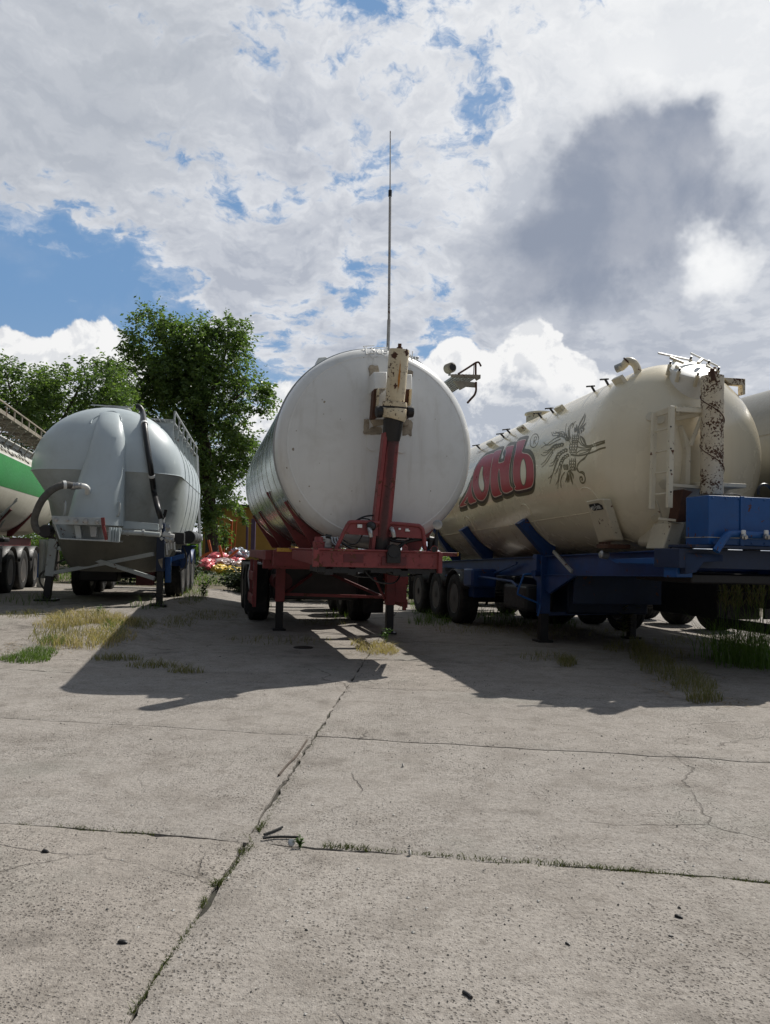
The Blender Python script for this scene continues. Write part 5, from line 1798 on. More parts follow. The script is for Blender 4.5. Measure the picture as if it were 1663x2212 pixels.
    frame_rails(t, 'blue_frame', 0.70, fy, 9.0, zbot - t.k * 0, ztop, 6, t.k, fy)
    MB().box((-0.70 + 0.0, fy - 0.012, (ztop + zbot) / 2), (0.15, 0.02, ztop - zbot)).build('end_plate', 'bright_blue', root, bevel=0.003)
    zr = lambda y: t.k * (y - fy)
    # lower gusset in front of the legs
    gl = ground(1172, 1386)
    lf = t.inv @ (gl - t.o)
    gr = ground(1363, 1379)
    rf = t.inv @ (gr - t.o)
    MB().plate([(-0.75, lf.y - 0.25, zbot + zr(lf.y) - 0.28), (-0.75, lf.y - 1.1, zbot + zr(lf.y - 1) + 0.0), (-0.75, fy + 0.5, zbot + 0.0), (-0.75, lf.y + 0.5, zbot + zr(lf.y) + 0.0)], (0.05, 0, 0)).build('gusset', 'blue_frame', root, bevel=0.004)
    l1 = leg(t, (lf.x, lf.y, ztop - 0.12), (lf.x, lf.y, 0), 'blue_frame', w=0.17, split=0.33, plate=0.13)
    MB().box((lf.x - 0.0, lf.y + 0.03, zbot + 0.05), (0.30, 0.14, 0.34)).build('leg_bracket', 'blue_frame', l1, bevel=0.008)
    l2 = leg(t, (rf.x, rf.y, zbot + 0.1), (rf.x, rf.y, 0), 'blue_frame', w=0.15, split=0.5, plate=0.13)
    MB().box(((lf.x + rf.x) / 2, (lf.y + rf.y) / 2 + 0.3, zbot + 0.0), (1.5, 0.12, 0.16)).build('cross_member', 'blue_frame', root, bevel=0.005)
    MB().bar((lf.x, lf.y + 0.05, 0.45), (rf.x, rf.y + 0.05, 0.45), 0.04, 0.06).build('leg_tie', 'blue_frame', root, bevel=0.004)
    # crank handle
    kp = [(430, 450), (392, 455), (386, 470), (360, 545), (372, 562), (425, 585), (470, 605), (474, 618), (463, 668)]
    MB().tube(catmull([t.P(*z7(*p), lf.y - 0.16) for p in kp], 4), 0.016, 8).build('crank_handle', 'bright_blue', root)
    MB().cyl(t.P(*z7(440, 448), lf.y - 0.1), t.P(*z7(470, 448), lf.y - 0.02), 0.05, 12).build('gear_box', 'blue_frame', root)
    # diagonal stays on the rail
    MB().bar(t.X(*z7(545, 335), -0.80), t.X(*z7(640, 440), -0.80), 0.03, 0.05).build('stay', 'galvanised', root)
    MB().bar(t.X(*z7(190, 468), -0.80), t.X(*z7(355, 395), -0.80), 0.03, 0.04).build('stay', 'blue_frame', root)
    # long side bar and lockers
    MB().tube([t.X(*z7(-10, 460), -1.12), t.X(*z7(190, 468), -1.12), t.X(*z7(330, 490), -1.12), t.X(*z7(358, 515), -1.12)], 0.022, 8).build('side_bar', 'blue_frame', root)
    b1 = t.X(*z7(345, 570), -0.95)
    MB().box((-0.72, b1.y, b1.z), (0.5, 1.0, 0.42)).build('chassis_or_shade_box', 'black_plastic', root, bevel=0.05)
    b2 = t.X(*z7(120, 510), -1.0)
    MB().box((-0.85, b2.y, b2.z), (0.45, 0.7, 0.44)).build('chassis_or_shade_box', 'blue_frame', root, bevel=0.02)
    # saddles on the shell
    for px, py in ((1134, 1119), (1008, 1136)):
        h = t.hit(px, py)
        ys = h.y
        ang = math.degrees(math.atan2(-h.x, t.zc(ys) - h.z))
        for sx in (-1, 1):
            s1 = saddle(t, ys, Rr, t.zc(ys), sx, 26, ang, 0.18, 0.72, ztop + zr(ys) + 0.004, 'blue_frame', tip=0.17)
    h = t.hit(1010, 1136)
    for yy in (h.y + 2.0, h.y + 3.6):
        for sx in (-1, 1):
            saddle(t, yy, Rr, t.zc(yy), sx, 26, 66, 0.16, 0.72, ztop + zr(yy), 'blue_frame', tip=0.10)
    # cream hinge bracket near the front with the little badge
    h = t.hit(1284, 1085)
    hb = [t.hit(*p, 0.02) for p in ((1266, 1080), (1300, 1076))]
    xo = -0.16
    A = [t.X(1264, 1082, h.x + xo), t.X(1300, 1076, h.x + xo), t.X(1330, 1166, -0.86), t.X(1292, 1172, -0.86)]
    wedge = MB().plate([A[0], A[1], A[2], A[3]], (0.14, 0.02, 0.0)).build('hinge_bracket', 'cream_part', root, bevel=0.02)
    q = lambda u, v: A[0].lerp(A[1], u).lerp(A[3].lerp(A[2], u), v) + Vector((-0.004, -0.001, 0))
    bd = MB().plate([q(.18, .09), q(.72, .09), q(.90, .155), q(.90, .25), q(.36, .25), q(.16, .165)], (-0.004, 0, 0)).build('badge', 'black_print', wedge)
    bt = MB()
    def bq(u0, v0, u1, v1):
        p, r_ = q(u0, v0) + Vector((-0.006, 0, 0)), q(u1, v1) + Vector((-0.006, 0, 0))
        bt.bar(p, r_, 0.006, 0.004, (1, 0, 0))
    # seven small capitals with a long upright T in the middle
    v0, v1 = .135, .195
    for u, segs in ((.24, [((0, 0), (.25, 1)), ((.25, 1), (.5, .3)), ((.5, .3), (.75, 1)), ((.75, 1), (1, 0))]), (.34, [((0, 0), (0, 1)), ((0, 0), (1, 0)), ((0, .5), (.8, .5)), ((0, 1), (1, 1))]), (.43, [((0, 0), (0, 1))]),
                    (.58, [((1, 0), (0, .2)), ((0, .2), (1, .7)), ((1, .7), (0, 1))]), (.67, [((0, 0), (1, 0)), ((1, 0), (1, 1)), ((1, 1), (0, 1)), ((0, 1), (0, 0))]), (.77, [((0, 0), (0, 1)), ((0, 1), (1, 1))])):
        for (a, b), (c, d) in segs:
            bq(u + a * .06, v0 + b * (v1 - v0) + .02, u + c * .06, v0 + d * (v1 - v0) + .02)
    bq(.50, .10, .53, .245)
    bt.build('badge_lettering', 'white_plain', bd)
    MB().box((-0.80, h.y + 0.02, ztop + 0.03), (0.34, 0.30, 0.06)).build('hinge_foot', 'rust', root, bevel=0.01)
    for k in range(4):
        MB().lathe([(0, 0.02), (0.03, 0.02), (0.03, 0)], (-0.93, h.y - 0.1 + 0.08 * k, ztop + 0.06), (0, 0, 1), 6).build('bolt', 'rust', root)
    # bottom front keel of the tank
    MB().plate([t.P(1432, 1172, 0.05), t.P(1448, 1120, 0.05), t.P(1478, 1122, 0.0), t.P(1468, 1180, 0.0), t.P(1440, 1182, 0.05)], (0, 0.6, 0)).build('keel_bracket', 'cream_part', root, bevel=0.02)
    # arm under the rail end
    MB().plate([t.X(1316, 1207, -0.86), t.X(1436, 1203, -0.86), t.X(1436, 1218, -0.86), t.X(1330, 1216, -0.86)], (0.05, 0, 0)).build('support_arm', 'bright_blue', root, bevel=0.006)
    MB().plate([t.X(1433, 1202, -0.90), t.X(1462, 1201, -0.90), t.X(1462, 1246, -0.90), t.X(1433, 1246, -0.90)], (0.2, 0, 0)).build('arm_box', 'bright_blue', root, bevel=0.006)
    MB().lathe([(0, 0.05), (0.10, 0.055), (0.12, 0.03), (0.12, 0)], t.X(1312, 1200, -0.86), (-1, 0, 0.2), 14).build('valve', 'steel', root)
    # blue bulkhead box in front
    D1 = t.P(1530, 1120, -0.9)
    x0 = D1.x
    zt2, zb2 = t.P(1530, 1069, -0.9).z, t.P(1530, 1176, -0.9).z
    dep = 0.42
    box = MB().box((x0 + 0.62, -0.9 + dep / 2, (zt2 + zb2) / 2), (1.24, dep, zt2 - zb2)).build('bulkhead_box', 'bright_blue', root, bevel=0.008)
    for k in range(7):
        for bz in (zt2 - 0.03, zb2 + 0.03):
            MB().lathe([(0, 0.010), (0.008, 0.010), (0.012, 0.006), (0.012, 0)], (x0 + 0.05 + 0.17 * k, -0.901, bz), (0, -1, 0), 6).build('bolt', 'bright_blue', box)
    MB().box((x0 + 0.43, -0.905, (zt2 + zb2) / 2), (0.05, 0.02, zt2 - zb2 + 0.006)).build('box_rib', 'bright_blue', box, bevel=0.004)
    MB().box((x0 + 0.62, -0.9 + dep / 2, zb2 + 0.085), (1.252, dep + 0.012, 0.006)).build('box_seam', 'cream_part', box)
    MB().box((x0 + 0.55, -0.9 + dep / 2, zb2 - 0.02), (1.5, dep + 0.1, 0.035)).build('box_tray', 'navy', root, bevel=0.004)
    MB().box((x0 + 0.55, -0.55, zb2 - 0.16), (1.7, 0.5, 0.22)).build('front_beam', 'navy', root, bevel=0.006)
    MB().plate([t.P(1480, 1195, -0.8), t.P(1562, 1197, -0.95), t.P(1562, 1212, -0.95), t.P(1520, 1214, -0.95), t.P(1504, 1236, -0.9), t.P(1480, 1240, -0.8)], (0, 0.35, 0)).build('step_bracket', 'navy', root, bevel=0.006)
    MB().box((0.05, 0.1, zbot - 0.02), (1.25, 1.2, 0.12)).build('coupling_plate', 'grease', root, bevel=0.02)
    MB().tube(catmull([t.P(1546, 1190, -1.0), t.P(1558, 1172, -1.0), t.P(1570, 1156, -1.0), t.P(1584, 1153, -1.0), t.P(1620, 1155, -1.0), t.P(1668, 1157, -1.0), t.P(1720, 1160, -1.0)], 5), 0.042, 14).build('connector_bar', 'bright_blue', root)
    for px in (1603, 1652):
        c = t.P(px, 1158, -1.05)
        fz = MB().lathe([(0, 0.03), (0.04, 0.034), (0.05, 0.02), (0.07, 0.02), (0.07, 0.0)], c, (0, -1, -0.2), 14).build('air_coupling', 'steel', root)
        MB().box(c + Vector((0, -0.02, 0.045)), (0.05, 0.03, 0.05)).build('coupling_lid', 'white_plain', fz, bevel=0.01)
    MB().tube(catmull([t.P(1638, 1068, -0.6), t.P(1638, 1055, -0.6), t.P(1646, 1047, -0.6), t.P(1658, 1048, -0.6), t.P(1668, 1060, -0.6)], 5), 0.018, 8).build('hose', 'hose_black', root)
    MB().tube(catmull([t.P(1562, 1069, -0.9), t.P(1580, 1066, -0.92), t.P(1600, 1070, -0.91)], 5), 0.007, 6).build('cable', 'hose_black', root)

    # ------------- lifting ram column
    yc = -0.26
    cb, ct = t.P(1537, 1068, yc), t.P(1538.5, 813, yc)
    rad = 0.134
    col = MB().tube([cb, ct], rad, 40).build('ram_cylinder', 'very_rusty_cream', root)
    MB().tube([t.P(1528, 826, yc) + Vector((0, -rad * 0.9, 0)), t.P(1528, 808, yc) + Vector((0, -rad * 0.7, 0.0))], 0.03, 10).build('rust_scab', 'rust', col)
    MB().tube([t.P(1539, 814, yc), t.P(1539, 803, yc)], 0.055, 14).build('bolt_base', 'rust', col)
    MB().tube([t.P(1538, 804, yc), t.P(1538, 797, yc)], 0.03, 6).build('bolt', 'rust', col)
    ax = (ct - cb)
    wire = []
    for i in range(121):
        f = i / 120
        a = -2 * math.pi * 2.35 * f + 2.4
        c = cb.lerp(ct, 0.01 + f * 0.97)
        wire.append(c + Vector((math.cos(a) * (rad + 0.004), math.sin(a) * (rad + 0.004), 0)))
    MB().tube(wire, 0.006, 6).build('wound_wire', 'rust', col)
    MB().box(t.P(1537, 1050, 0.0), (0.62, 0.5, 0.05)).build('ram_shelf', 'cream_part', root, bevel=0.006)
    # ------------- ladder with platform
    def LP(zx, zy, y):
        return t.P((2400 + zx * 0.40696) * 0.5529, (1350 + zy * 0.40696) * 0.5529, y)
    yl, yr = -0.02, -0.22
    lad = MB().bar(LP(382, 645, yl), LP(358, 1570, yl), 0.062, 0.05, (0, 1, 0)).build('ladder', 'cream_part', root, bevel=0.005)
    MB().bar(LP(548, 580, yr), LP(524, 1556, yr), 0.068, 0.05, (0, 1, 0)).build('ladder_stile', 'cream_part', lad, bevel=0.005)
    MB().bar(LP(395, 660, yl), LP(548, 612, yr), 0.03, 0.07).build('ladder_top', 'cream_part', lad, bevel=0.004)
    for zl_, zr_ in ((828, 785), (1028, 995), (1228, 1205), (1430, 1412)):
        MB().cyl(LP(375, zl_, yl), LP(540, zr_, yr), 0.013, 10).build('rung', 'cream_part', lad)
        MB().lathe([(0, 0.011), (0.004, 0.011), (0.004, 0)], LP(541, zr_ - 8, yr - 0.027), (0, -1, 0), 10).build('rung_hole', 'grease', lad)
    p0, p1 = LP(580, 612, yr), LP(895, 628, yr)
    plat = MB().bar(p0, p1, 0.045, 0.055).build('step_platform', 'cream_part', root, bevel=0.004)
    MB().bar(p0 + Vector((0, 0.38, 0.0)), p1 + Vector((0, 0.38, 0)), 0.04, 0.05).build('platform_frame', 'cream_part', plat, bevel=0.004)
    MB().bar(p1 + Vector((0, 0, 0)), p1 + Vector((0, 0.38, 0)), 0.04, 0.05).build('platform_frame', 'cream_part', plat, bevel=0.004)
    for i in range(9):
        f = (i + 0.5) / 9
        a = p0.lerp(p1, f) + Vector((0, 0.0, 0.035))
        MB().bar(a, a + Vector((0, 0.38, 0)), 0.018, 0.022).build('grating_bar', 'cream_part', plat)
    MB().bar(LP(850, 650, yr), LP(728, 960, yr + 0.1), 0.035, 0.05, (0, 1, 0)).build('platform_brace', 'cream_part', plat, bevel=0.004)
    MB().bar(LP(600, 700, yr + 0.25), LP(850, 650, yr + 0.05), 0.03, 0.05).build('platform_brace', 'cream_part', plat, bevel=0.004)
    # round pads and lower bracket on the dome
    for zx, zy in ((345, 680), (435, 710), (470, 1330), (1070, 1375), (400, 1650)):
        c = t.hit((2400 + zx * 0.40696) * 0.5529, (1350 + zy * 0.40696) * 0.5529)
        n_ = Vector((c.x, -0.9, c.z - t.zc(c.y))).normalized()
        MB().lathe([(0, 0.065), (0.012, 0.062), (0.014, 0)], c, n_, 18).build('doubler_plate', 'cream_part', root)
    MB().bar(LP(420, 1660, -0.06), LP(610, 1680, -0.16), 0.06, 0.03).build('ladder_bracket', 'cream_part', root, bevel=0.004)
    MB().bar(LP(395, 1480, -0.0), LP(450, 1660, 0.05), 0.03, 0.03).build('ladder_bracket', 'cream_part', root, bevel=0.004)
    MB().bar(LP(500, 1335, -0.1), LP(820, 1360, -0.15), 0.05, 0.04).build('ladder_bracket', 'cream_part', root, bevel=0.004)
    MB().plate([LP(650, 760, -0.05), LP(740, 960, -0.10), LP(730, 1340, -0.10), LP(680, 1340, -0.05), LP(690, 1000, -0.05)], (0, 0.25, 0)).build('ram_gusset', 'cream_part', root, bevel=0.01)
    MB().plate([LP(655, 1375, -0.25), LP(760, 1400, -0.25), LP(690, 1460, -0.2), LP(690, 1690, -0.2), LP(600, 1690, -0.2)], (0, 0.2, 0)).build('ram_gusset', 'rust', root, bevel=0.01)
    MB().plate([LP(545, 1700, -0.1), LP(680, 1700, -0.1), LP(600, 1950, -0.05), LP(470, 1950, -0.05)], (0, 0.4, 0)).build('ram_gusset', 'cream_part', root, bevel=0.015)
    # ------------- manhole with clamps on the front shoulder
    def MP(zx, zy, y):
        return t.P((2550 + zx * 0.27541) * 0.5529, (1350 + zy * 0.27541) * 0.5529, y)
    c = t.hit((2550 + 560 * 0.27541) * 0.5529, (1350 + 440 * 0.27541) * 0.5529)
    nv = Vector((-0.10, -0.56, 0.82)).normalized()
    co = MP(570, 355, c.y - 0.12)
    man = MB().lathe([(-0.34, 0.27), (-0.02, 0.27), (-0.02, 0.30), (0.02, 0.30), (0.03, 0.27), (0.05, 0.12), (0.055, 0.0)], co, nv, 40).build('manhole', 'white_plain', root)
    for a, b, y in (((75, 105), (515, 200), 0.0), ((535, 105), (925, 292), 0.05)):
        MB().bar(MP(*a, c.y - 0.05 + y), MP(*b, c.y - 0.05 + y), 0.03, 0.022, nv).build('lid_bar', 'white_plain', man, bevel=0.003)
    for a, b in (((240, 165), (440, 245)), ((700, 190), (640, 245)), ((320, 290), (640, 530)), ((760, 280), (860, 350)), ((870, 310), (920, 390))):
        MB().bar(MP(*a, c.y - 0.12), MP(*b, c.y - 0.18), 0.035, 0.03, nv).build('lid_clamp', 'cream_part', man, bevel=0.003)
    for k in range(8):
        a = 2 * math.pi * k / 8 + 0.3
        u = nv.orthogonal().normalized()
        w_ = nv.cross(u)
        p = co + (u * math.cos(a) + w_ * math.sin(a)) * 0.30
        MB().bar(p - nv * 0.10, p + nv * 0.05, 0.045, 0.03).build('wing_nut', 'cream_part', man, bevel=0.006)
        MB().cyl(p + nv * 0.02, p + nv * 0.09, 0.014, 8).build('clamp_bolt', 'grease', man)
    # bracket on the far shoulder
    MB().plate([MP(1000, 450, 0.5), MP(1312, 468, 0.5), MP(1312, 690, 0.5), MP(1275, 690, 0.5), MP(1275, 560, 0.5), MP(1100, 545, 0.5)], (0, 0.10, 0)).build('shoulder_bracket', 'very_rusty_cream', root, bevel=0.004)
    # ------------- fittings along the crown
    z3 = lambda x, y: ((1800 + x * 0.72640) * 0.5529, (1300 + y * 0.72640) * 0.5529)
    e = t.hit(*z3(948, 212), near=True)
    n_ = Vector((e.x, 0, e.z - t.zc(e.y))).normalized()
    pts = [e - n_ * 0.05, t.P(*z3(945, 185), e.y), t.P(*z3(925, 158), e.y), t.P(*z3(895, 152), e.y + 0.05), t.P(*z3(880, 170), e.y + 0.1), t.P(*z3(855, 190), e.y + 0.15)]
    el = MB().tube(catmull(pts, 5), 0.052, 16).build('breather_pipe', 'cream_part', root)
    MB().tube([t.P(*z3(872, 178), e.y + 0.12), t.P(*z3(835, 194), e.y + 0.2)], 0.056, 18).build('breather_mouth', 'galvanised', el)
    MB().tube([t.P(*z3(898, 150), e.y + 0.05), t.P(*z3(892, 156), e.y + 0.06)], 0.070, 18).build('breather_flange', 'rust', el)
    for x, y in ((858, 240), (540, 392), (334, 497), (168, 578)):
        h = t.hit(*z3(x, y + 26), near=True)
        if not h:
            continue
        n_ = Vector((h.x, 0, h.z - t.zc(h.y))).normalized()
        sd = Vector((n_.z, 0, -n_.x))
        rot = Matrix((sd, Vector((0, 1, 0)), n_)).transposed()
        MB().box(h + n_ * 0.015, (0.06, 0.22, 0.14), rot).build('top_lug', 'cream_part', root, bevel=0.006)
    for x, y in ((720, 302), (793, 266), (434, 442), (498, 416), (265, 526), (233, 548), (102, 608)):
        h = t.hit(*z3(x, y + 14), near=True)
        if not h:
            continue
        n_ = Vector((h.x, 0, h.z - t.zc(h.y))).normalized()
        tt = MB()
        tt.cyl(h - n_ * 0.03, h + n_ * 0.10, 0.018, 8)
        tt.bar(h + n_ * 0.09 + Vector((-0.10, -0.05, -0.02)), h + n_ * 0.09 + Vector((0.07, 0.05, 0.02)), 0.028, 0.022)
        tt.build('lid_handle', 'grease', root)
    MB().lathe([(-0.1, 0.25), (0.04, 0.25), (0.05, 0.28), (0.08, 0.27), (0.10, 0.0)], (-0.25, 4.5, t.zc(4.5) + Rr), (0, 0, 1), 24).build('hatch', 'cream_part', root)
    # ------------- running gear
    running_gear(t, [6.35, 7.6, 9.0], 1.03, 'black_plastic', 'blue_frame')
    MB().box((-1.0, 5.45, 0.95), (0.5, 0.5, 0.35)).build('chassis_or_shade_box', 'blue_frame', root, bevel=0.04)
    MB().box((0.5, 4.4, 0.72), (1.5, 2.2, 0.55)).build('chassis_or_shade_box', 'navy', root, bevel=0.03)  # added dark box, shades and hides the lit ground below the frame
    MB().box((0.15, 2.4, 0.95), (1.5, 0.06, 0.55)).build('shade_plate', 'navy', root, bevel=0.01)  # added dark plate across the frame, deepens the shade under the tank
    MB().box((0.0, 9.9, 0.62), (2.4, 0.05, 0.75)).build('rear_blocker', 'rubber', root, bevel=0.01)  # added sheet, keeps light from coming in under the rear
    return t


# ================================================== the grey hopper trailer on the left
def build_grey():
    t = Trailer(226, 1022, 14.3, 0.45, 9.3, 'grey hopper tank trailer with a front fairing, hoses and crossed leg braces', z0=0.24)
    root = t.root
    zc = t.P(226, 1020, 0.45).z
    ztop = t.P(226, 880, 0.9).z
    Hh = ztop - zc
    HW = 1.37
    L0, L1 = 0.0, 6.4
    N = 72

    def outline(z):
        """plan outline at height z: rounded front and rear, straight sides"""
        if z >= zc:
            u = min((z - zc) / Hh, 1.0)
            sx = max(1 - u ** 2.1, 0) ** 0.5
            inset = (1 - sx) * 0.95
            hw = HW * sx
        else:
            dn = zc - z
            inset = 0.75 * dn
            hw = HW - 0.60 * min(dn, 0.85) - 0.17 * max(dn - 0.85, 0)
        hw = max(hw, 0.02)
        y0, y1 = L0 + inset, L1 - inset * 0.9
        dep = 0.80 * hw / HW + 0.05
        pts = []
        for k in range(N):
            a = 2 * math.pi * k / N
            c, s_ = math.cos(a), math.sin(a)
            e = 0.85
            cx = math.copysign(abs(c) ** e, c) * hw
            cy = math.copysign(abs(s_) ** e, s_)
            y = (y0 + dep) + cy * dep if s_ < 0 else (y1 - dep) + cy * dep
            if z < zc and hw > 0.03:
                dn = zc - z
                hb = HW * math.sqrt(max(1 - (dn / 2.3) ** 2, 0.05))
                cx *= 1 + (hb / hw - 1) * smoothstep(0.9, 1.9, y)
            pts.append(Vector((cx, y, z)))
        if True:
            # keep the straight side in short steps so that it can swell behind the front
            q = []
            for p, p2 in zip(pts, pts[1:] + pts[:1]):
                q.append(p)
                if abs(p2.y - p.y) > 1.0:
                    for k in range(1, 9):
                        f = (k / 9) if p2.y > p.y else (k / 9)
                        e_ = p.lerp(p2, f)
                        if z < zc:
                            dn = zc - z
                            hb = HW * math.sqrt(max(1 - (dn / 2.3) ** 2, 0.05))
                            e_.x = math.copysign(hw * (1 + (hb / hw - 1) * smoothstep(0.9, 1.9, e_.y)), p.x)
                        q.append(e_)
            pts = q
        return pts
    def surf(px, py):
        """y of the front of the tank under a pixel"""
        y = 0.3
        for _ in range(12):
            q = t.P(px, py, y)
            if q.z >= zc:
                u = min((q.z - zc) / Hh, 0.9999)
                sx = max(1 - u ** 2.1, 0) ** 0.5
                inset, hw = (1 - sx) * 0.95, HW * sx
            else:
                dn = zc - q.z
                inset, hw = 0.75 * dn, HW - 0.60 * min(dn, 0.85) - 0.17 * max(dn - 0.85, 0)
            dep = 0.80 * hw / HW + 0.05
            f = min(abs(q.x) / max(hw, 0.05), 0.999)
            yn = inset + dep - dep * (1 - f ** (2 / 0.85)) ** (0.85 / 2)
            y = y * 0.4 + yn * 0.6
        return y
    ups = [zc + Hh * (math.sin(math.pi / 2 * i / 18)) for i in range(19)]
    ups[-1] = zc + Hh * 0.9995
    rows = [outline(z) for z in ups]
    rows = [r_ + [r_[0]] for r_ in rows]
    MB().grid(rows).build('tank_dome', 'grey_tank', root, smooth=50)
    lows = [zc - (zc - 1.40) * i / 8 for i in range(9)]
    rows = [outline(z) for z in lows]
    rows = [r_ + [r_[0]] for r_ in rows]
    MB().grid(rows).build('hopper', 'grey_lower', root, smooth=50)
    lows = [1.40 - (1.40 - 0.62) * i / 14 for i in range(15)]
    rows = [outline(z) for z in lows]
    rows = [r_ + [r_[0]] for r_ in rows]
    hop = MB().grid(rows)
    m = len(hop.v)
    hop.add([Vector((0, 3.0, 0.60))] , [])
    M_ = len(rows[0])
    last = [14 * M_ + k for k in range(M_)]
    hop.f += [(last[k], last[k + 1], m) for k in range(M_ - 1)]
    hop.build('hopper_bottom', 'hopper_bottom', root, smooth=50)  # bottom cone carries local shade in its darker colour
    # rim bead where dome and hopper meet, hoops on the side
    rim = [p * 1.0 for p in outline(zc)]
    MB().tube(rim + [rim[0]], 0.010, 6, cap=False).build('rim_bead', 'grey_tank', root)
    for y in (1.5, 2.4, 3.3, 4.2, 5.0):
        pts = []
        for i in range(25):
            a = math.pi * i / 24
            z = zc + Hh * math.sin(a) * 0.999
            u = (z - zc) / Hh
            hw = HW * max(1 - u ** 2.1, 0) ** 0.5
            pts.append(Vector((math.copysign(hw, math.cos(a)) * 1.002, y, z)))
        low = [Vector((HW * math.sqrt(1 - (d_ / 2.3) ** 2) * 1.003, y, zc - d_)) for d_ in (1.7, 1.4, 1.0, 0.6, 0.3)] if y > 1.8 else []
        lowl = [Vector((-v.x, v.y, v.z)) for v in low]
        MB().tube(low + pts + lowl[::-1], 0.008, 6).build('hoop', 'grey_tank', root)
    # front fairing over the lifting ram
    st = [((238, 893), 22), ((237, 915), 29), ((235, 945), 35), ((230, 985), 42), ((222, 1025), 48), ((214, 1070), 54), ((205, 1134), 61)]
    fair = MB()
    rows = []
    ylow = surf(222, 1022)
    for (p, w) in st:
        y = surf(*p) + 0.05 if p[1] < 1020 else ylow - 0.08 - (p[1] - 1022) * 0.0012
        if 930 < p[1] < 1020:
            y = min(y, ylow + 0.02)
        c = t.P(p[0], p[1], y)
        r_ = w * t.scale(y, 230)
        row = []
        for k in range(25):
            a = math.pi * k / 24
            row.append(c + Vector((math.cos(a) * r_, -math.sin(a) * r_ * 0.62, 0)))
        for k in range(1, 8):
            row.append(c + Vector((-r_ + 2 * r_ * k / 8, 0.9, 0)))
        row.append(row[0])
        rows.append(row)
    c = t.P(239, 884, surf(239, 884) + 0.12)
    rows = [[c] * len(rows[0])] + rows
    fair.grid(rows).build('ram_fairing', 'grey_tank', root, smooth=55)
    arc = [t.P(x, y, surf(x, y) - 0.005) for x, y in ((196, 914), (200, 905), (214, 897), (232, 889), (250, 890), (262, 905), (256, 920), (246, 922))]
    # raised bead around the head of the fairing
    MB().tube(catmull(arc, 4), 0.014, 6).build('fairing_bead', 'grey_tank', root)

    def hose(zs, y, r, name, mat, conv, clamps=()):
        if y == 'surf':
            y = [surf(*conv(*p)) - r * 1.3 for p in zs]
            y[-1] = y[-2] = -0.12
        ps = catmull([t.P(*conv(*p), y if not isinstance(y, (list, tuple)) else y[i]) for i, p in enumerate(zs)], 6)
        h = MB().tube(ps, r, 14).build(name, mat, root)
        for f in clamps:
            k = int(f * (len(ps) - 1))
            d = (ps[min(k + 1, len(ps) - 1)] - ps[max(k - 1, 0)]).normalized() * 0.025
            MB().tube([ps[k] - d, ps[k] + d], r + 0.012, 14).build('hose_clamp', 'white_plain', h)
        return h
    z1 = lambda x, y: (x * 0.33251, (1450 + y * 0.60132) * 0.5529)
    hose([(480, 745), (420, 738), (370, 752), (320, 785), (272, 840), (238, 910), (224, 970), (235, 1020), (262, 1042), (295, 1040)], [-0.55, -0.62, -0.66, -0.66, -0.6, -0.5, -0.42, -0.38, -0.35, -0.35], 0.062, 'fill_hose', 'hose_grey', z1, (0.12,))
    hose([(568, 792), (570, 765), (552, 748), (520, 744), (480, 745)], [-0.30, -0.45, -0.52, -0.55, -0.55], 0.046, 'elbow_pipe', 'white_plain', z1)
    for a, b, r_ in (((465, 746), (490, 746), 0.07), ((495, 744), (515, 744), 0.062), ((520, 743), (532, 746), 0.056)):
        MB().cyl(t.P(*z1(*a), -0.55), t.P(*z1(*b), -0.55), r_, 16).build('hose_coupling', 'steel', root)
    MB().lathe([(0, 0.10), (0.02, 0.115), (0.16, 0.115), (0.16, 0.0)], t.P(*z1(290, 1038), -0.42), (0.15, 1, 0), 22).build('outlet_pipe', 'grease', root)
    hose([(882, 228), (905, 232), (926, 265), (938, 340), (952, 450), (978, 620), (1000, 780), (1024, 880), (1046, 955)], 'surf', 0.052, 'blow_hose', 'hose_black', z1, (0.38, 0.68))
    # front panel with lamps
    yp = -0.62
    FP = lambda x, y, yy=yp: t.P(*z1(x, y), yy)
    pan = MB().plate([FP(335, 938), FP(672, 952), FP(672, 1000), FP(345, 992)], (0, 0.05, 0)).build('front_panel', 'grey_part', root, bevel=0.004)
    MB().bar(FP(668, 950), FP(672, 1000), 0.03, 0.06).build('panel_edge', 'red_frame', pan, bevel=0.003)
    MB().bar(FP(670, 1000), FP(692, 1095), 0.035, 0.05).build('panel_strut', 'red_frame', pan, bevel=0.003)
    for x, y, r_ in ((365, 962, 0.028), (440, 966, 0.018), (495, 968, 0.032), (560, 972, 0.032), (630, 976, 0.026)):
        MB().lathe([(0, r_ * 1.5), (0.012, r_ * 1.5), (0.014, r_), (0.05, r_), (0.052, 0)], FP(x, y, yp), (0, -1, 0), 10).build('panel_socket', 'steel', pan)
    tray = MB()
    tray.plate([FP(350, 992, yp + 0.1), FP(385, 1090, yp + 0.1), FP(765, 1110, yp + 0.1), FP(770, 1100, yp + 0.1), FP(392, 1082, yp + 0.1), FP(362, 992, yp + 0.1)], (0, 0.5, 0))
    tray.build('panel_tray', 'grey_part', root, bevel=0.004)
    MB().plate([FP(362, 992, yp + 0.35), FP(690, 1000, yp + 0.35), FP(690, 1100, yp + 0.35), FP(392, 1084, yp + 0.35)], (0, 0.02, 0)).build('tray_back', 'grey_part', root)
    MB().plate([FP(480, 1000, yp + 0.15), FP(520, 1002, yp + 0.15), FP(530, 1085, yp + 0.15), FP(495, 1085, yp + 0.15)], (0, 0.1, 0)).build('tray_box', 'grey_part', root, bevel=0.004)
    MB().plate([FP(580, 1005, yp + 0.12), FP(630, 1008, yp + 0.12), FP(625, 1075, yp + 0.12), FP(590, 1075, yp + 0.12)], (0, 0.1, 0)).build('tray_box', 'galvanised', root, bevel=0.004)
    mesh = MB()
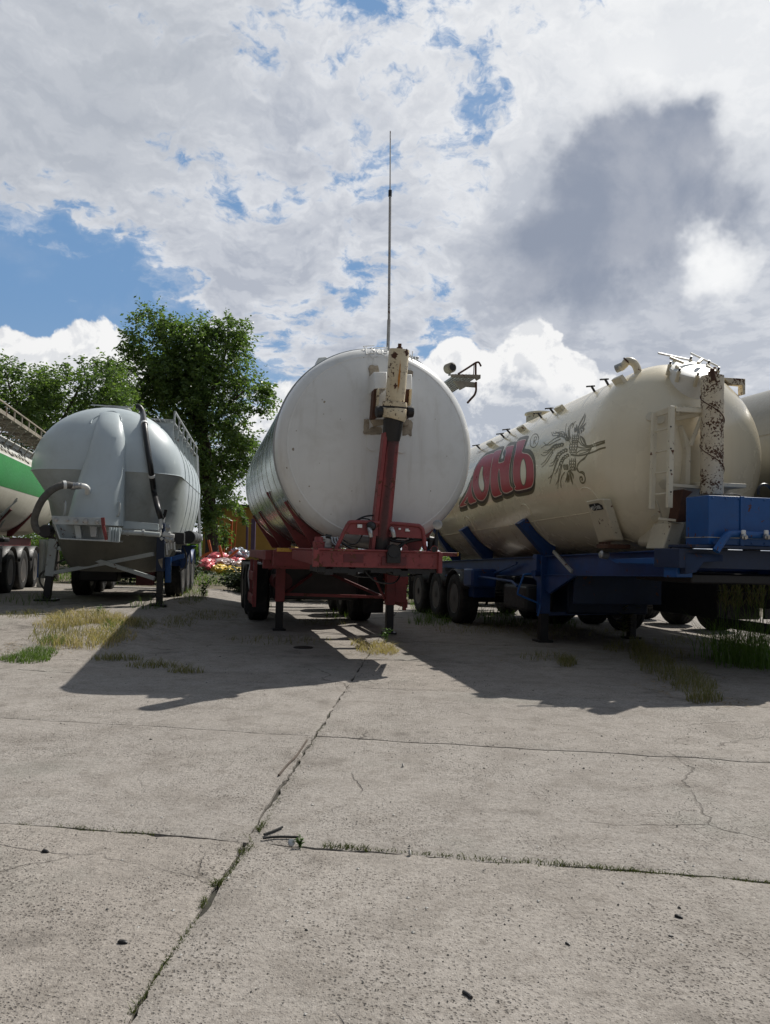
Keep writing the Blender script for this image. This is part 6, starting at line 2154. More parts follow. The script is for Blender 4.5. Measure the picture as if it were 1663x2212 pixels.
    for k in range(12):
        x = 535 + k * 18
        mesh.bar(FP(x, 1012, yp + 0.28), FP(x + 8, 1096, yp + 0.28), 0.004, 0.004)
    for k in range(8):
        y = 1016 + k * 10
        mesh.bar(FP(532, y, yp + 0.28), FP(745, y + 10, yp + 0.28), 0.004, 0.004)
    mesh.build('wire_mesh', 'galvanised', root)
    # fluted end bracket at the right of the panel
    MB().plate([FP(708, 1012), FP(792, 1020), FP(770, 1112), FP(700, 1106)], (0, 0.03, 0)).build('end_bracket', 'grey_tank', root, bevel=0.003)
    for x in (722, 740, 756, 778):
        MB().bar(FP(x, 1014, yp - 0.03), FP(x - 4, 1106, yp - 0.03), 0.012, 0.05, (0, 1, 0)).build('bracket_rib', 'grey_tank', root)
    for x, y in ((418, 890), (770, 890)):
        c = t.P(*z1(x, y), -0.30)
        MB().tube(catmull([c + Vector((0, 0, 0.12)), c + Vector((0.03, -0.05, 0.08)), c + Vector((0.02, -0.05, -0.1)), c + Vector((-0.02, 0, -0.14))], 4), 0.018, 8).build('hand_grip', 'grey_part', root)
    # cross beam under the dome right of the fairing and pipe below
    MB().plate([FP(795, 970, 0.1), FP(1030, 990, 0.1), FP(1030, 1032, 0.1), FP(795, 1022, 0.1)], (0, 0.06, 0)).build('cross_beam', 'grey_tank', root, bevel=0.005)
    MB().tube([FP(790, 1045, 0.0), FP(905, 1050, 0.0), FP(1040, 1062, 0.0)], 0.045, 14).build('air_pipe', 'grey_part', root)
    for x in (830, 930):
        MB().cyl(FP(x - 5, 1047, 0.0), FP(x + 8, 1049, 0.0), 0.058, 14).build('pipe_collar', 'galvanised', root)
    # frame, legs and crossed braces
    zV = lambda x, y: ((500 + x * 0.22599) * 0.5529, (1900 + y * 0.22602) * 0.5529)
    gl, gr = ground(101, 1297), ground(344, 1309)
    lf, rf = t.inv @ (gl - t.o), t.inv @ (gr - t.o)
    ltop = t.P(118, 1164, lf.y)
    rtop = t.P(349, 1130, rf.y)
    lf.z = gz(gl.x, gl.y) - t.o.z
    rf.z = gz(gr.x, gr.y) - t.o.z
    leg(t, ltop, lf, 'grey_part', w=0.17, split=0.40, plate=0.20)
    leg(t, rtop, rf, 'navy', w=0.15, split=0.42, plate=0.14)
    MB().plate([t.P(*zV(520, 1260), rf.y - 0.09), t.P(*zV(600, 1240), rf.y - 0.09), t.P(*zV(590, 1420), rf.y - 0.09), t.P(*zV(540, 1330), rf.y - 0.09)], (0, 0.02, 0)).build('scraped_patch', 'weld_stain', root)
    MB().bar(t.P(126, 1183, lf.y - .12), t.P(334, 1249, rf.y - .12), 0.05, 0.075, (0, 0, 1)).build('leg_brace', 'grey_part', root, bevel=0.004)
    MB().bar(t.P(116, 1237, lf.y - 0.05), t.P(332, 1196, rf.y - 0.05), 0.05, 0.075, (0, 0, 1)).build('leg_brace', 'grey_part', root, bevel=0.004)
    for sx in (-1, 1):
        MB().box((sx * 0.62, 4.7, 0.98), (0.10, 4.4, 0.20)).build('frame_rail', 'navy', root, bevel=0.004)
    # valve cluster on the right leg
    V = lambda zx, zy, y=None: t.P((500 + zx * 0.22599) * 0.5529, (1900 + zy * 0.22602) * 0.5529, rf.y - 0.12 if y is None else y)
    for a, b, r_ in (((565, 540), (565, 720), 0.035), ((640, 440), (610, 620), 0.022), ((600, 830), (800, 860), 0.042), ((545, 700), (540, 860), 0.04), ((570, 880), (600, 920), 0.03), ((620, 800), (740, 810), 0.028),
                     ((700, 960), (710, 1100), 0.016), ((750, 960), (752, 1080), 0.020), ((800, 960), (810, 1100), 0.016), ((670, 980), (680, 1180), 0.018), ((820, 1115), (915, 1120), 0.016)):
        MB().cyl(V(*a), V(*b), r_, 12).build('valve_pipe', 'white_plain', root)
    for zx, zy in ((680, 915), (755, 925), (690, 715)):
        MB().lathe([(0, 0.05), (0.04, 0.05), (0.045, 0.03), (0.05, 0.0)], V(zx, zy), (0, -1, 0), 16).build('valve_wheel', 'steel', root)
    MB().plate([V(655, 630), V(725, 645), V(720, 770), V(650, 760)], (0, 0.02, 0)).build('valve_plate', 'grey_part', root)
    MB().tube(catmull([V(655, 400), V(640, 470), V(605, 560)], 4), 0.03, 10).build('hose_stub', 'hose_black', root)
    MB().plate([V(770, 790, 0.9), V(970, 800, 0.9), V(965, 1000, 0.9), V(780, 990, 0.9)], (0, 0.25, 0)).build('control_box', 'black_plastic', root, bevel=0.01)
    # blue arch frame and mudguard at the right
    MB().plate([V(640, 1220, 1.0), V(745, 1215, 1.0), V(740, 1660, 1.0), V(640, 1660, 1.0)], (0, 0.08, 0)).build('blue_post', 'bright_blue', root, bevel=0.006)
    MB().plate([V(745, 1215, 1.1), V(970, 1160, 1.1), V(975, 1235, 1.1), V(745, 1300, 1.1)], (0, 0.08, 0)).build('blue_arm', 'bright_blue', root, bevel=0.006)
    ax = [3.9, 5.2, 6.5]
    running_gear(t, ax, 1.0, 'blue_frame', 'blue_frame', zc=0.5)
    MB().plate([V(930, 1010, 3.0), V(1180, 1020, 3.0), V(1100, 1080, 3.0), V(1040, 1200, 3.0), V(1010, 1420, 3.0), V(900, 1420, 3.0)], (0, 0.05, 0)).build('mudguard_face', 'blue_frame', root, bevel=0.02)
    MB().tube(catmull([V(955, 1040, 2.9), V(1000, 1150, 2.9), V(1015, 1280, 2.9), V(985, 1390, 2.9), V(885, 1470, 2.9)], 5), 0.016, 8).build('air_line', 'hose_grey', root)
    hb = t.P((500 + 1090 * 0.226) * 0.5529, (1900 + 880 * 0.226) * 0.5529, 3.4)
    tk = MB().cyl(hb + Vector((0, -0.6, 0)), hb + Vector((0, 1.6, 0)), 0.14, 24).build('air_cylinder', 'black_plastic', root)
    for y in (-0.3, 0.4, 1.1):
        MB().lathe([(0, 0.145), (0.04, 0.145), (0.04, 0.14)], hb + Vector((0, y, 0)), (0, 1, 0), 24).build('strap', 'galvanised', tk)
    # walkway on the right shoulder
    xw0, xw1 = t.P(324, 905, 0.9).x, t.P(375, 908, 0.9).x
    zw = t.P(350, 906, 0.9).z
    nb = 0
    for y in [0.95 + 0.92 * i for i in range(7)]:
        u = 0.985
        xa = HW * 0.98
        dz = (zw - zc)
        # point of the shell under the outer edge
        zs = zc + Hh * 0.42
        xs = HW * (1 - 0.42 ** 2.1) ** 0.5
        MB().plate([(xw0 - 0.1, y, zw - 0.05), (xw1, y, zw - 0.05), (xw1, y, zw - 0.22), (xs - 0.03, y, zs), (xw0 + 0.05, y, zc + Hh * 0.8)], (0, 0.02, 0)).build('walkway_bracket', 'grey_part', root)
        MB().box((xw1 + 0.01, y, zw + 0.06), (0.03, 0.05, 0.24)).build('toe_post', 'galvanised', root, bevel=0.003)
    for k in range(5):
        x = xw0 + (xw1 - xw0) * (k + 0.5) / 5
        MB().box((x, 3.75, zw), ((xw1 - xw0) / 5 - 0.012, 5.7, 0.03)).build('walkway_plank', 'galvanised', root, bevel=0.003)
    MB().bar((xw1 + 0.02, 0.9, zw + 0.17), (xw1 + 0.02, 6.5, zw + 0.17), 0.03, 0.03).build('toe_rail', 'galvanised', root)
    lad = MB().bar((xw1 + 0.02, 6.4, zw), (HW * 0.98, 6.6, 0.9), 0.03, 0.04).build('rear_ladder', 'galvanised', root)
    MB().bar((xw1 + 0.02, 6.75, zw), (HW * 0.98, 6.95, 0.9), 0.03, 0.04).build('ladder_stile', 'galvanised', lad)
    for k in range(8):
        f = (k + 0.5) / 8
        p = Vector((xw1 + 0.02, 6.4, zw)).lerp(Vector((HW * 0.98, 6.6, 0.9)), f)
        MB().cyl(p, p + Vector((0, 0.35, 0)), 0.012, 8).build('rung', 'galvanised', lad)
    hc = Vector((0.0, 1.35, ztop))
    hatch = MB().lathe([(-0.12, 0.26), (0.03, 0.26), (0.035, 0.29), (0.06, 0.29), (0.08, 0.0)], hc, (0, 0, 1), 28).build('hatch', 'galvanised', root)
    for dx in (-0.22, 0.1):
        MB().bar(hc + Vector((dx - 0.25, -0.1, 0.10)), hc + Vector((dx + 0.2, 0.05, 0.12)), 0.03, 0.02).build('hatch_bar', 'galvanised', hatch)
    MB().box((0.45, 3.1, 0.5), (0.35, 0.4, 0.42)).build('discharge_box', 'dark_red', root, bevel=0.01)
    MB().box((0, 7.4, 0.68), (2.3, 0.05, 0.85)).build('rear_blocker', 'rubber', root, bevel=0.01)  # added sheet, shuts out light from behind the wheels
    MB().box((-0.55, 3.4, 0.62), (0.8, 0.5, 0.55)).build('chassis_or_shade_box', 'grease', root, bevel=0.03)
    return t


# ================================================== green striped trailer at the far left
def build_green():
    w = at_depth(-268, 1020, 13.0)
    t = Trailer(-268, 1020, 13.0, 0.6, 13.2, 'white tank trailer with a broad green stripe and side walkway at the left edge', z0=0.22)
    root = t.root
    Rr = 1.27
    zc = 2.62
    prof = []
    for i in range(13):
        a = math.pi / 2 * i / 12
        prof.append((0.6 * (1 - math.cos(a)), Rr * math.sin(a)))
    prof += [(10.5, Rr), (10.9, 0.8), (11.0, 0.0)]
    MB().lathe(prof, (0, 0, zc), (0, 1, 0), 64).build('tank', 'beige_tank', root, smooth=60)

    def band(name, mat, a0, a1, off, y0=0.7, y1=10.4):
        rows = []
        for i in range(15):
            a = R(a0 + (a1 - a0) * i / 14)
            rows.append([Vector(((Rr + off) * math.cos(a), y, zc + (Rr + off) * math.sin(a))) for y in [y0 + (y1 - y0) * k / 8 for k in range(9)]])
        return MB().grid(rows).build(name, mat, root, normals=False)
    band('white_band', 'dull_white', 20, 160, 0.003)
    band('green_band', 'green_stripe', -12, 19.8, 0.003)
    # slanted capitals on the white band
    tx = MB()
    rr = random.Random(4)
    strokes = ((0, 0, 0.16, 1), (0.16, 1, 0.30, 0), (0.05, 0.4, 0.26, 0.4))
    y = 2.0
    kinds = [[(0, 0, 0, 1), (0, 1, .5, 1), (.5, 1, .5, 0)], [(0, 0, .25, 1), (.25, 1, .5, 0), (.1, .4, .4, .4)], [(0, 0, 0, 1), (0, .5, .5, .5), (.5, 0, .5, 1)], [(0, 0, .5, 0), (0, 0, 0, 1), (0, 1, .5, 1), (0, .5, .4, .5)], [(0, 0, 0, 1), (0, 0, .5, 1), (.5, 0, .5, 1)]]
    for k in range(14):
        for a, b, c, d in kinds[k % 5]:
            def W(p, q):
                ang = R(24 + 13 * q)
                return Vector(((Rr + 0.006) * math.cos(ang), y + p * 0.42 - q * 0.14, zc + (Rr + 0.006) * math.sin(ang)))
            tx.bar(W(a, b), W(c, d), 0.05, 0.004, (1, 0, 0.5))
        y += 0.33
    tx.build('lettering', 'black_print', root)
    # walkway on the right shoulder, seen from below
    xw0, xw1, zw = 0.86, 1.36, zc + 1.16
    for k in range(6):
        x = xw0 + (xw1 - xw0) * (k + 0.5) / 6
        MB().box((x, 5.4, zw), ((xw1 - xw0) / 6 - 0.014, 9.6, 0.03)).build('walkway_plank', 'rail_brown', root, bevel=0.003)
    for i in range(14):
        y = 0.9 + 0.68 * i
        MB().box(((xw0 + xw1) / 2 - 0.03, y, zw - 0.05), (xw1 - xw0 + 0.1, 0.04, 0.05)).build('walkway_bearer', 'rail_brown', root)
        MB().bar((xw1 - 0.02, y, zw - 0.05), (Rr * 0.84, y, zc + Rr * 0.53), 0.025, 0.025).build('walkway_stay', 'rail_brown', root)
    MB().bar((xw1 + 0.02, 0.8, zw + 0.02), (xw1 + 0.02, 10.2, zw + 0.02), 0.03, 0.08).build('walkway_edge', 'rail_brown', root)
    MB().bar((xw1 + 0.04, 0.8, zw + 0.22), (xw1 + 0.04, 10.2, zw + 0.22), 0.03, 0.03).build('toe_rail', 'rail_brown', root)
    for i in range(14):
        MB().box((xw1 + 0.03, 1.0 + 0.7 * i, zw + 0.10), (0.025, 0.04, 0.24)).build('toe_post', 'rail_brown', root)
    frame_rails(t, 'dark_red', 0.5, 0.2, 10.4, 1.0, 1.3, 5)
    for sx in (-1, 1):
        for y in (3.0, 5.2, 7.5):
            saddle(t, y, Rr, zc, sx, 24, 58, 0.10, 0.62, 1.31, 'dark_red', tip=0.05)
    for y, (a, b) in ((4.3, (0.95, 1.25)), (4.9, (1.05, 1.12)), (5.6, (1.12, 1.0))):
        MB().bar((0.7, y, 1.35), (b + 0.1, y + 0.3, 1.35 + a * 0.8), 0.03, 0.03).build('stay', 'galvanised', root)
    running_gear(t, [5.0, 6.3, 7.6], 1.02, 'black_plastic', 'dark_red')
    MB().box((1.0, 3.9, 1.22), (0.7, 0.5, 0.10)).build('mudguard_top', 'black_plastic', root, bevel=0.03)
    MB().box((0.9, 3.4, 0.8), (0.8, 0.8, 0.55)).build('chassis_or_shade_box', 'black_plastic', root, bevel=0.03)
    MB().box((0.75, 3.6, 1.12), (0.5, 0.3, 0.16)).build('lamp_box', 'dark_red', root, bevel=0.01)
    # pale flaps hanging behind the guard
    for px, py in ((96, 1190), (110, 1193)):
        D = 17.0
        w = at_depth(px, py - 25, D)
        a = t.inv @ (w - t.o)
        fl = MB()
        rows = []
        for k in range(8):
            f = k / 7
            wd = 0.10 * (1 - 0.35 * f)
            rows.append([a + Vector((-wd, 0.02 * math.sin(f * 6), -0.85 * f)), a + Vector((0, -0.05 + 0.02 * math.sin(f * 5), -0.85 * f)), a + Vector((wd, 0.0, -0.85 * f))])
        o = fl.grid(rows).build('mud_flap', 'dull_white', root)
        md = o.modifiers.new('thick', 'SOLIDIFY')
        md.thickness = 0.02
    a = [t.inv @ (at_depth(px, py, 16.6) - t.o) for px, py in ((140, 1208), (125, 1215), (104, 1228), (88, 1240), (86, 1256), (96, 1272))]
    MB().tube(catmull(a, 5), 0.022, 8).build('hose', 'hose_grey', root)
    return t


# ================================================== stone coloured tank behind the cream one
def build_far():
    t = Trailer(2236, 1000, 8.6, 0.7, 13.2, 'stone grey tank trailer behind the cream one, cut off by the right picture edge')
    root = t.root
    Rr, zc = 1.27, 2.92
    prof = []
    for i in range(13):
        a = math.pi / 2 * i / 12
        prof.append((0.6 * (1 - math.cos(a)), Rr * math.sin(a)))
    prof += [(11.5, Rr), (11.9, 0.8), (12.0, 0.0)]
    MB().lathe(prof, (0, 0, zc), (0, 1, 0), 64).build('tank', 'stone_tank', root, smooth=60)
    for v in (14, -32):
        a = R(180 - v)
        MB().tube([(Rr * 1.001 * math.cos(a), y, zc + Rr * 1.001 * math.sin(a)) for y in (0.8, 3, 6, 9.4)], 0.008, 6).build('weld_seam', 'stone_tank', root)
    frame_rails(t, 'black_plastic', 0.5, 0.2, 11.0, 0.98, 1.28, 5)
    for sx in (-1, 1):
        for y in (2.0, 4.5, 7.0):
            saddle(t, y, Rr, zc, sx, 24, 58, 0.10, 0.62, 1.29, 'black_plastic', tip=0.05)
        for z in (0.86, 0.44):
            MB().box((sx * 1.18, 3.4, z), (0.05, 2.4, 0.15)).build('guard_rail', 'black_plastic', root, bevel=0.005)
        for y in (2.4, 3.4, 4.4):
            MB().box((sx * 1.15, y, 0.72), (0.05, 0.05, 0.75)).build('guard_post', 'black_plastic', root)
    running_gear(t, [7.6, 8.9, 10.2], 1.02, 'black_plastic', 'black_plastic')
    MB().box((-0.72, 5.6, 0.84), (0.8, 1.8, 0.75)).build('chassis_or_shade_box', 'black_plastic', root, bevel=0.02)  # added dark box, blocks the view to lit ground and wheels
    MB().box((-0.55, 3.2, 0.95), (0.8, 1.7, 0.50)).build('chassis_or_shade_box', 'black_plastic', root, bevel=0.02)  # second added box, darkens the gap under the tank
    MB().box((0.3, 4.4, 0.85), (1.6, 0.05, 0.7)).build('shade_plate', 'black_plastic', root)  # added plate across the chassis, blocks the lit ground beyond
    for sx in (-1, 1):
        leg(t, (sx * 0.8, 1.0, 1.1), (sx * 0.8, 1.0, 0.0), 'black_plastic', w=0.15)
    return t


T_white = build_white()
T_cream = build_cream()
T_grey = build_grey()
T_green = build_green()
T_far = build_far()

# ------------------------------------------------------------------ trees and what stands behind
def leaf_mesh(name, mat, twigs, rr, leaf, parent):
    """twigs: (start, end, n leaves). Every leaf is a small folded blade hanging off the twig."""
    vs, fs = [], []
    for p, q, n in twigs:
        d = q - p
        for k in range(n):
            f = (k + rr.random()) / n
            c = p + d * f + Vector((rr.gauss(0, .03), rr.gauss(0, .03), rr.gauss(0, .03) - 0.06 * f * f))
            a = rr.uniform(0, 6.283)
            L = leaf * rr.uniform(0.6, 1.25)
            ax = (d.normalized() * 0.55 + Vector((math.cos(a), math.sin(a), rr.uniform(-1.0, 0.35)))).normalized()
            sd = ax.cross(Vector((rr.gauss(0, 1), rr.gauss(0, 1), rr.gauss(0, 1)))).normalized() * L * 0.24
            up = ax.cross(sd).normalized() * L * 0.08
            o = len(vs)
            vs += [tuple(c), tuple(c + ax * L * 0.45 + sd + up), tuple(c + ax * L), tuple(c + ax * L * 0.45 - sd + up)]
            fs += [(o, o + 1, o + 2), (o, o + 2, o + 3)]
    me = bpy.data.meshes.new(name)
    me.from_pydata(vs, [], fs)
    me.materials.append(MATS[mat])
    ob = bpy.data.objects.new(name, me)
    COL.objects.link(ob)
    ob.parent = parent
    return ob


def build_tree(label, base, lobes, limbs, ntwig, leaf, mat, seed, trunk_r=0.22, droop=0.5, twig=0.55, shoots=(), mat2=None, share=0.0):
    """lobes: (centre, (rx, ry, rz), weight) in world; limbs: list of polylines"""
    rr = random.Random(seed)
    root = empty('tree', base)
    tag(root, label, 'tree')
    tr = MB()
    for pts, r0, r1 in limbs:
        cp = catmull([Vector(p) - base for p in pts], 5)
        n = len(cp)
        tr.tube([p + Vector((rr.gauss(0, .02), rr.gauss(0, .02), 0)) if 0 < i < n - 1 else p for i, p in enumerate(cp)], [r0 + (r1 - r0) * (i / (n - 1)) ** 0.8 for i in range(n)], 9)
    tr.build('trunk', 'bark', root, smooth=60)
    tw, tw2 = [], []
    tot = sum(l[2] for l in lobes)
    for c, r_, w in lobes:
        c = Vector(c) - base
        for _ in range(int(ntwig * w / tot)):
            for _try in range(8):
                v = Vector((rr.gauss(0, 1), rr.gauss(0, 1), rr.gauss(0, 1))).normalized() * (rr.random() ** 0.42)
                p = c + Vector((v.x * r_[0], v.y * r_[1], v.z * r_[2]))
                # leave gaps between the masses of leaves
                if mnoise.noise(p * 1.15 + Vector((seed, 0, 0))) + 0.35 * mnoise.noise(p * 2.6) > -0.04:
                    break
            out = Vector((v.x, v.y, v.z * 0.7))
            if out.length < 0.05:
                out = Vector((0.1, 0, 0.1))
            out.normalize()
            L = twig * rr.uniform(0.6, 1.3)
            d = out * 0.7 + Vector((rr.gauss(0, .35), rr.gauss(0, .35), rr.gauss(0, .25) - droop * rr.random()))
            (tw2 if rr.random() < share else tw).append((p, p + d.normalized() * L, 12))
    for p, q in shoots:
        p, q = Vector(p) - base, Vector(q) - base
        for k in range(9):
            a = p.lerp(q, k / 9)
            for j in range(2):
                d = (q - p).normalized() * 0.2 + Vector((rr.gauss(0, .22), rr.gauss(0, .22), rr.gauss(0, .08)))
                tw.append((a, a + d * (1.2 - k / 12), 9))
    leaf_mesh('crown', mat, tw, rr, leaf, root)
    if tw2:
        leaf_mesh('crown', mat2, tw2, rr, leaf, root)
    return root


def lobes_px(lst, D):
    k = D / FPX
    out = []
    for px, py, rx, ry, rd, dd, w in lst:
        c = at_depth(px, py, D + dd)
        out.append((c, (rx * k, rd, ry * k), w))
    return out


def build_background():
    D = 34.5
    base = at_depth(458, 1195, D)
    base.z = gz(base.x, base.y) - 0.1
    A = lambda px, py, dd=0.0: at_depth(px, py, D + dd)
    L = lobes_px([(420, 800, 95, 85, 1.6, 0.0, 1.4), (490, 745, 45, 62, 1.1, 0.2, .55), (345, 735, 62, 50, 1.1, 0.0, .5), (325, 695, 30, 30, .7, 0, .12), (415, 745, 62, 52, 1.2, .2, .7), (385, 800, 90, 70, 1.4, .5, .8), (535, 845, 46, 45, 0.9, 0, .4),
                  (450, 920, 82, 110, 1.8, 0.3, 1.5), (460, 1030, 58, 85, 1.5, 0.0, .9), (300, 815, 80, 62, 1.3, 0.6, .9), (515, 960, 34, 80, .9, -.3, .5), (470, 1110, 24, 46, .8, -.3, .2), (350, 880, 90, 70, 1.3, .8, .9),
                  (420, 1010, 50, 90, 1.2, 1.2, .6)], D)
    limbs = [([base, A(457, 1150), A(452, 1080), A(445, 980), A(435, 900)], 0.33, 0.19), ([A(446, 990), A(420, 900, .3), A(390, 820, .4), A(350, 730, .3), A(328, 690)], 0.13, 0.02),
             ([A(435, 905), A(460, 840), A(485, 770, .2), A(495, 710)], 0.12, 0.02), ([A(440, 940), A(480, 890, -.2), A(520, 850, -.2), A(560, 830)], 0.09, 0.015), ([A(440, 960), A(380, 880, .6), A(320, 830, .6), A(270, 790, .5)], 0.10, 0.015),
             ([A(452, 1060), A(475, 1010, -.3), A(500, 960, -.4), A(530, 940)], 0.07, 0.012)]
    sh = [(A(330, 720), A(324, 668)), (A(345, 725), A(352, 690)), (A(495, 720), A(498, 686)), (A(480, 730), A(472, 690)), (A(510, 760), A(518, 715)), (A(560, 835), A(584, 850)), (A(540, 880), A(572, 890)), (A(300, 780), A(255, 745)), (A(310, 740), A(262, 712)),
          (A(505, 1000), A(545, 1010)), (A(490, 1130), A(485, 1180)), (A(500, 1080), A(535, 1130)), (A(400, 740), A(396, 698)), (A(440, 735), A(446, 700))]
    build_tree('tall dark green tree with drooping right side behind the grey trailer', base, L, limbs, 5000, 0.18, 'leaf_dark', 21, droop=0.8, twig=0.72, shoots=sh, mat2='leaf_mid', share=0.40)
    # hanging branches before the yellow wall
    D2 = 25.0
    # lower tree on the left
    D = 24.0
    base = at_depth(120, 1195, D)
    base.z = gz(base.x, base.y) - 0.1
    A = lambda px, py, dd=0.0: at_depth(px, py, D + dd)
    L = lobes_px([(30, 840, 70, 50, 1.2, 0, .8), (20, 910, 90, 60, 1.3, 0.3, .8), (150, 850, 75, 42, 1.2, 0, .7), (225, 840, 55, 45, 1.1, .3, .5), (120, 910, 110, 60, 1.4, .3, 1.0), (-60, 860, 60, 60, 1.2, 0, .5), (230, 880, 60, 50, 1.2, .5, .5), (110, 1010, 120, 70, 1.2, .6, .6), (95, 1110, 60, 60, 1.2, .8, .5)], D)
    limbs = [([base, A(118, 1100), A(112, 1000), A(100, 930)], 0.17, 0.10), ([A(112, 990), A(60, 920), A(25, 850), A(10, 800)], 0.08, 0.012), ([A(108, 960), A(150, 880), A(180, 820), A(185, 790)], 0.08, 0.012), ([A(112, 1000), A(180, 920), A(240, 860), A(262, 830)], 0.07, 0.012)]
    sh = [(A(20, 820), A(22, 768)), (A(40, 825), A(48, 785)), (A(150, 830), A(142, 782)), (A(170, 825), A(180, 766)), (A(200, 820), A(206, 772)), (A(95, 870), A(92, 800)), (A(75, 860), A(70, 815)), (A(225, 815), A(236, 775)), (A(120, 860), A(118, 806)), (A(5, 820), A(-4, 786))]
    build_tree('lower spreading tree at the left behind the green striped trailer', base, L, limbs, 2500, 0.125, 'leaf_dark', 33, droop=0.25, shoots=sh, mat2='leaf_mid', share=0.5)
    # sunlit bushes and far trees
    specs = [
        ('sunlit bush seen between the grey trailer and the dark tree trunk', 'bush', 433, 1165, 44.0, [(0, 0, 0.9, 1.0, 1.3)], 500, 'leaf_bright'),
        ('green bush behind the hopper of the grey trailer', 'bush', 100, 1120, 30.0, [(0, 0, .8, .8, 1.0)], 300, 'leaf_mid'),
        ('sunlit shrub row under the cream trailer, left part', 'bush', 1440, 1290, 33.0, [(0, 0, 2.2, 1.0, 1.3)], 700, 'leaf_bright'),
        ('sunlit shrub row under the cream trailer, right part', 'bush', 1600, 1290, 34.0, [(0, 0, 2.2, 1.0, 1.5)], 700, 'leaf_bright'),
        ('green bush line behind the white trailer', 'bush', 640, 1185, 46.0, [(0, 0, 4.0, 1.4, 1.8)], 700, 'leaf_mid'),
        ('green bush line behind the cream trailer', 'bush', 1000, 1195, 46.0, [(0, 0, 5.0, 1.4, 1.8)], 800, 'leaf_mid'),
        ('dark bush behind the wheels of the green striped trailer', 'bush', 40, 1180, 34.0, [(0, 0, 3.4, 1.2, 1.7)], 600, 'leaf_dark'),
        ('dark bush behind the grey trailer wheels', 'bush', 250, 1190, 36.0, [(0, 0, 3.4, 1.2, 1.8)], 600, 'leaf_dark'),
    ]
    for label, x0, x1, y_, h_ in (('added dark bush row, shades the ground behind the grey trailer', -9.6, -5.9, 24.0, 1.15), ('added dark bush row, shades the ground behind the white trailer', -4.3, 0.6, 21.5, 1.15), ('added dark bush row, shades the ground behind the cream trailer', 0.9, 6.4, 22.0, 1.1)):  # added rows that block and darken the sunlit ground behind the trailers
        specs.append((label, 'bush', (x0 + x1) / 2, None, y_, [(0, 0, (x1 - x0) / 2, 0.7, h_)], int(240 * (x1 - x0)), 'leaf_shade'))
    rr = random.Random(9)
    for label, cat, px, py, D, lb, n, mat in specs:
        c = at_depth(px, py, D) if py else Vector((px, D, 0))
        z0 = gz(c.x, c.y)
        root = empty('bush', (c.x, c.y, z0))
        tag(root, label, 'bush')
        tw = []
        for _ in range(n):
            x, y, rx, ry, rz = lb[0]
            a = rr.uniform(0, 6.283)
            q = math.sqrt(rr.random())
            p = Vector((math.cos(a) * q * rx, math.sin(a) * q * ry, 0))
            hz = rz * (0.75 + 0.35 * mnoise.noise((p.x * 0.9 + D, p.y, 2.0))) * math.sqrt(max(1 - q * q * 0.8, 0.05))
            p.z = hz * rr.random() ** 0.5 * 1.15
            tw.append((p, p + Vector((rr.gauss(0, .3), rr.gauss(0, .3), rr.uniform(0.05, .4))), 9))
        st = MB()
        for k in range(5):
            x = rr.uniform(-.5, .5) * lb[0][2]
            st.tube([(x, 0, -0.05), (x + rr.gauss(0, .1), 0, lb[0][4] * 0.4), (x + rr.gauss(0, .2), 0, lb[0][4] * 0.7)], [0.04, 0.03, 0.01], 6)
        st.build('stem', 'bark', root)
        leaf_mesh('foliage', mat, tw, rr, 0.16, root)

    # yellow shed
    D = 39.0
    pl, pr = at_depth(440, 1100, D), at_depth(640, 1100, D)
    ztop = at_depth(500, 1094, D).z
    z0 = gz(pl.x, D) - 0.1
    root = empty('shed', (pl.x, D, z0))
    tag(root, 'yellow ochre shed with a flat dark roof between the tree and the white tank', 'shed')
    W_, H_ = pr.x - pl.x, ztop - z0
    MB().box((W_ / 2, 2.0, H_ / 2), (W_, 4.0, H_)).build('wall', 'ochre_wall', root)
    MB().box((W_ / 2, 2.0, H_ + 0.06), (W_ + 0.3, 4.3, 0.12)).build('roof', 'roof_dark', root)
    # leaning steel before the shed
    def lean(p, q, w, D, name, mat, label, cat, group=None):
        a, b = at_depth(*p, D), at_depth(*q, D)
        o = MB().bar(a, b, w, w * 0.8, (0, 1, 0)).build(name, mat, origin=a, bevel=0.005)
        tag(o, label, cat, group)
    lean((495, 1210), (500, 1122), 0.13, 37.1, 'steel_bar', 'orange_steel', 'upright orange steel bar against the yellow shed', 'steel bar')
    lean((505, 1200), (511, 1120), 0.06, 36.800000000000004, 'steel_bar', 'orange_steel', 'thin orange bar leaning right of the wide upright one', 'steel bar')
    lean((533, 1190), (534, 1122), 0.10, 37.4, 'steel_bar', 'violet_steel', 'narrow violet bar by the shed near the red trailer', 'steel bar')
    lean((546, 1195), (548, 1120), 0.20, 37.4, 'steel_bar', 'violet_steel', 'wide violet bar by the shed behind the red trailer', 'steel bar')
    lean((483, 1205), (484, 1125), 0.08, 37.2, 'steel_bar', 'orange_steel', 'dull orange bar left of the wide upright one', 'steel bar')

    def angle_frame(pts, D, label):
        P_ = [at_depth(*p, D) for p in pts]
        g = P_[1]
        mb = MB()
        for a, b in zip(P_, P_[1:]):
            mb.bar(a, b, 0.09, 0.08, (0, 1, 0))
        o = mb.build('scrap_metal', 'orange_steel', origin=g, bevel=0.006)
        tag(o, label, 'scrap metal')
    angle_frame([(450, 1166), (456, 1192), (433, 1203)], 30.0, 'orange steel frame standing beside the grey trailer wheels')
    angle_frame([(474, 1178), (483, 1212), (515, 1187)], 31.0, 'orange steel frame lying on the red wrapping')

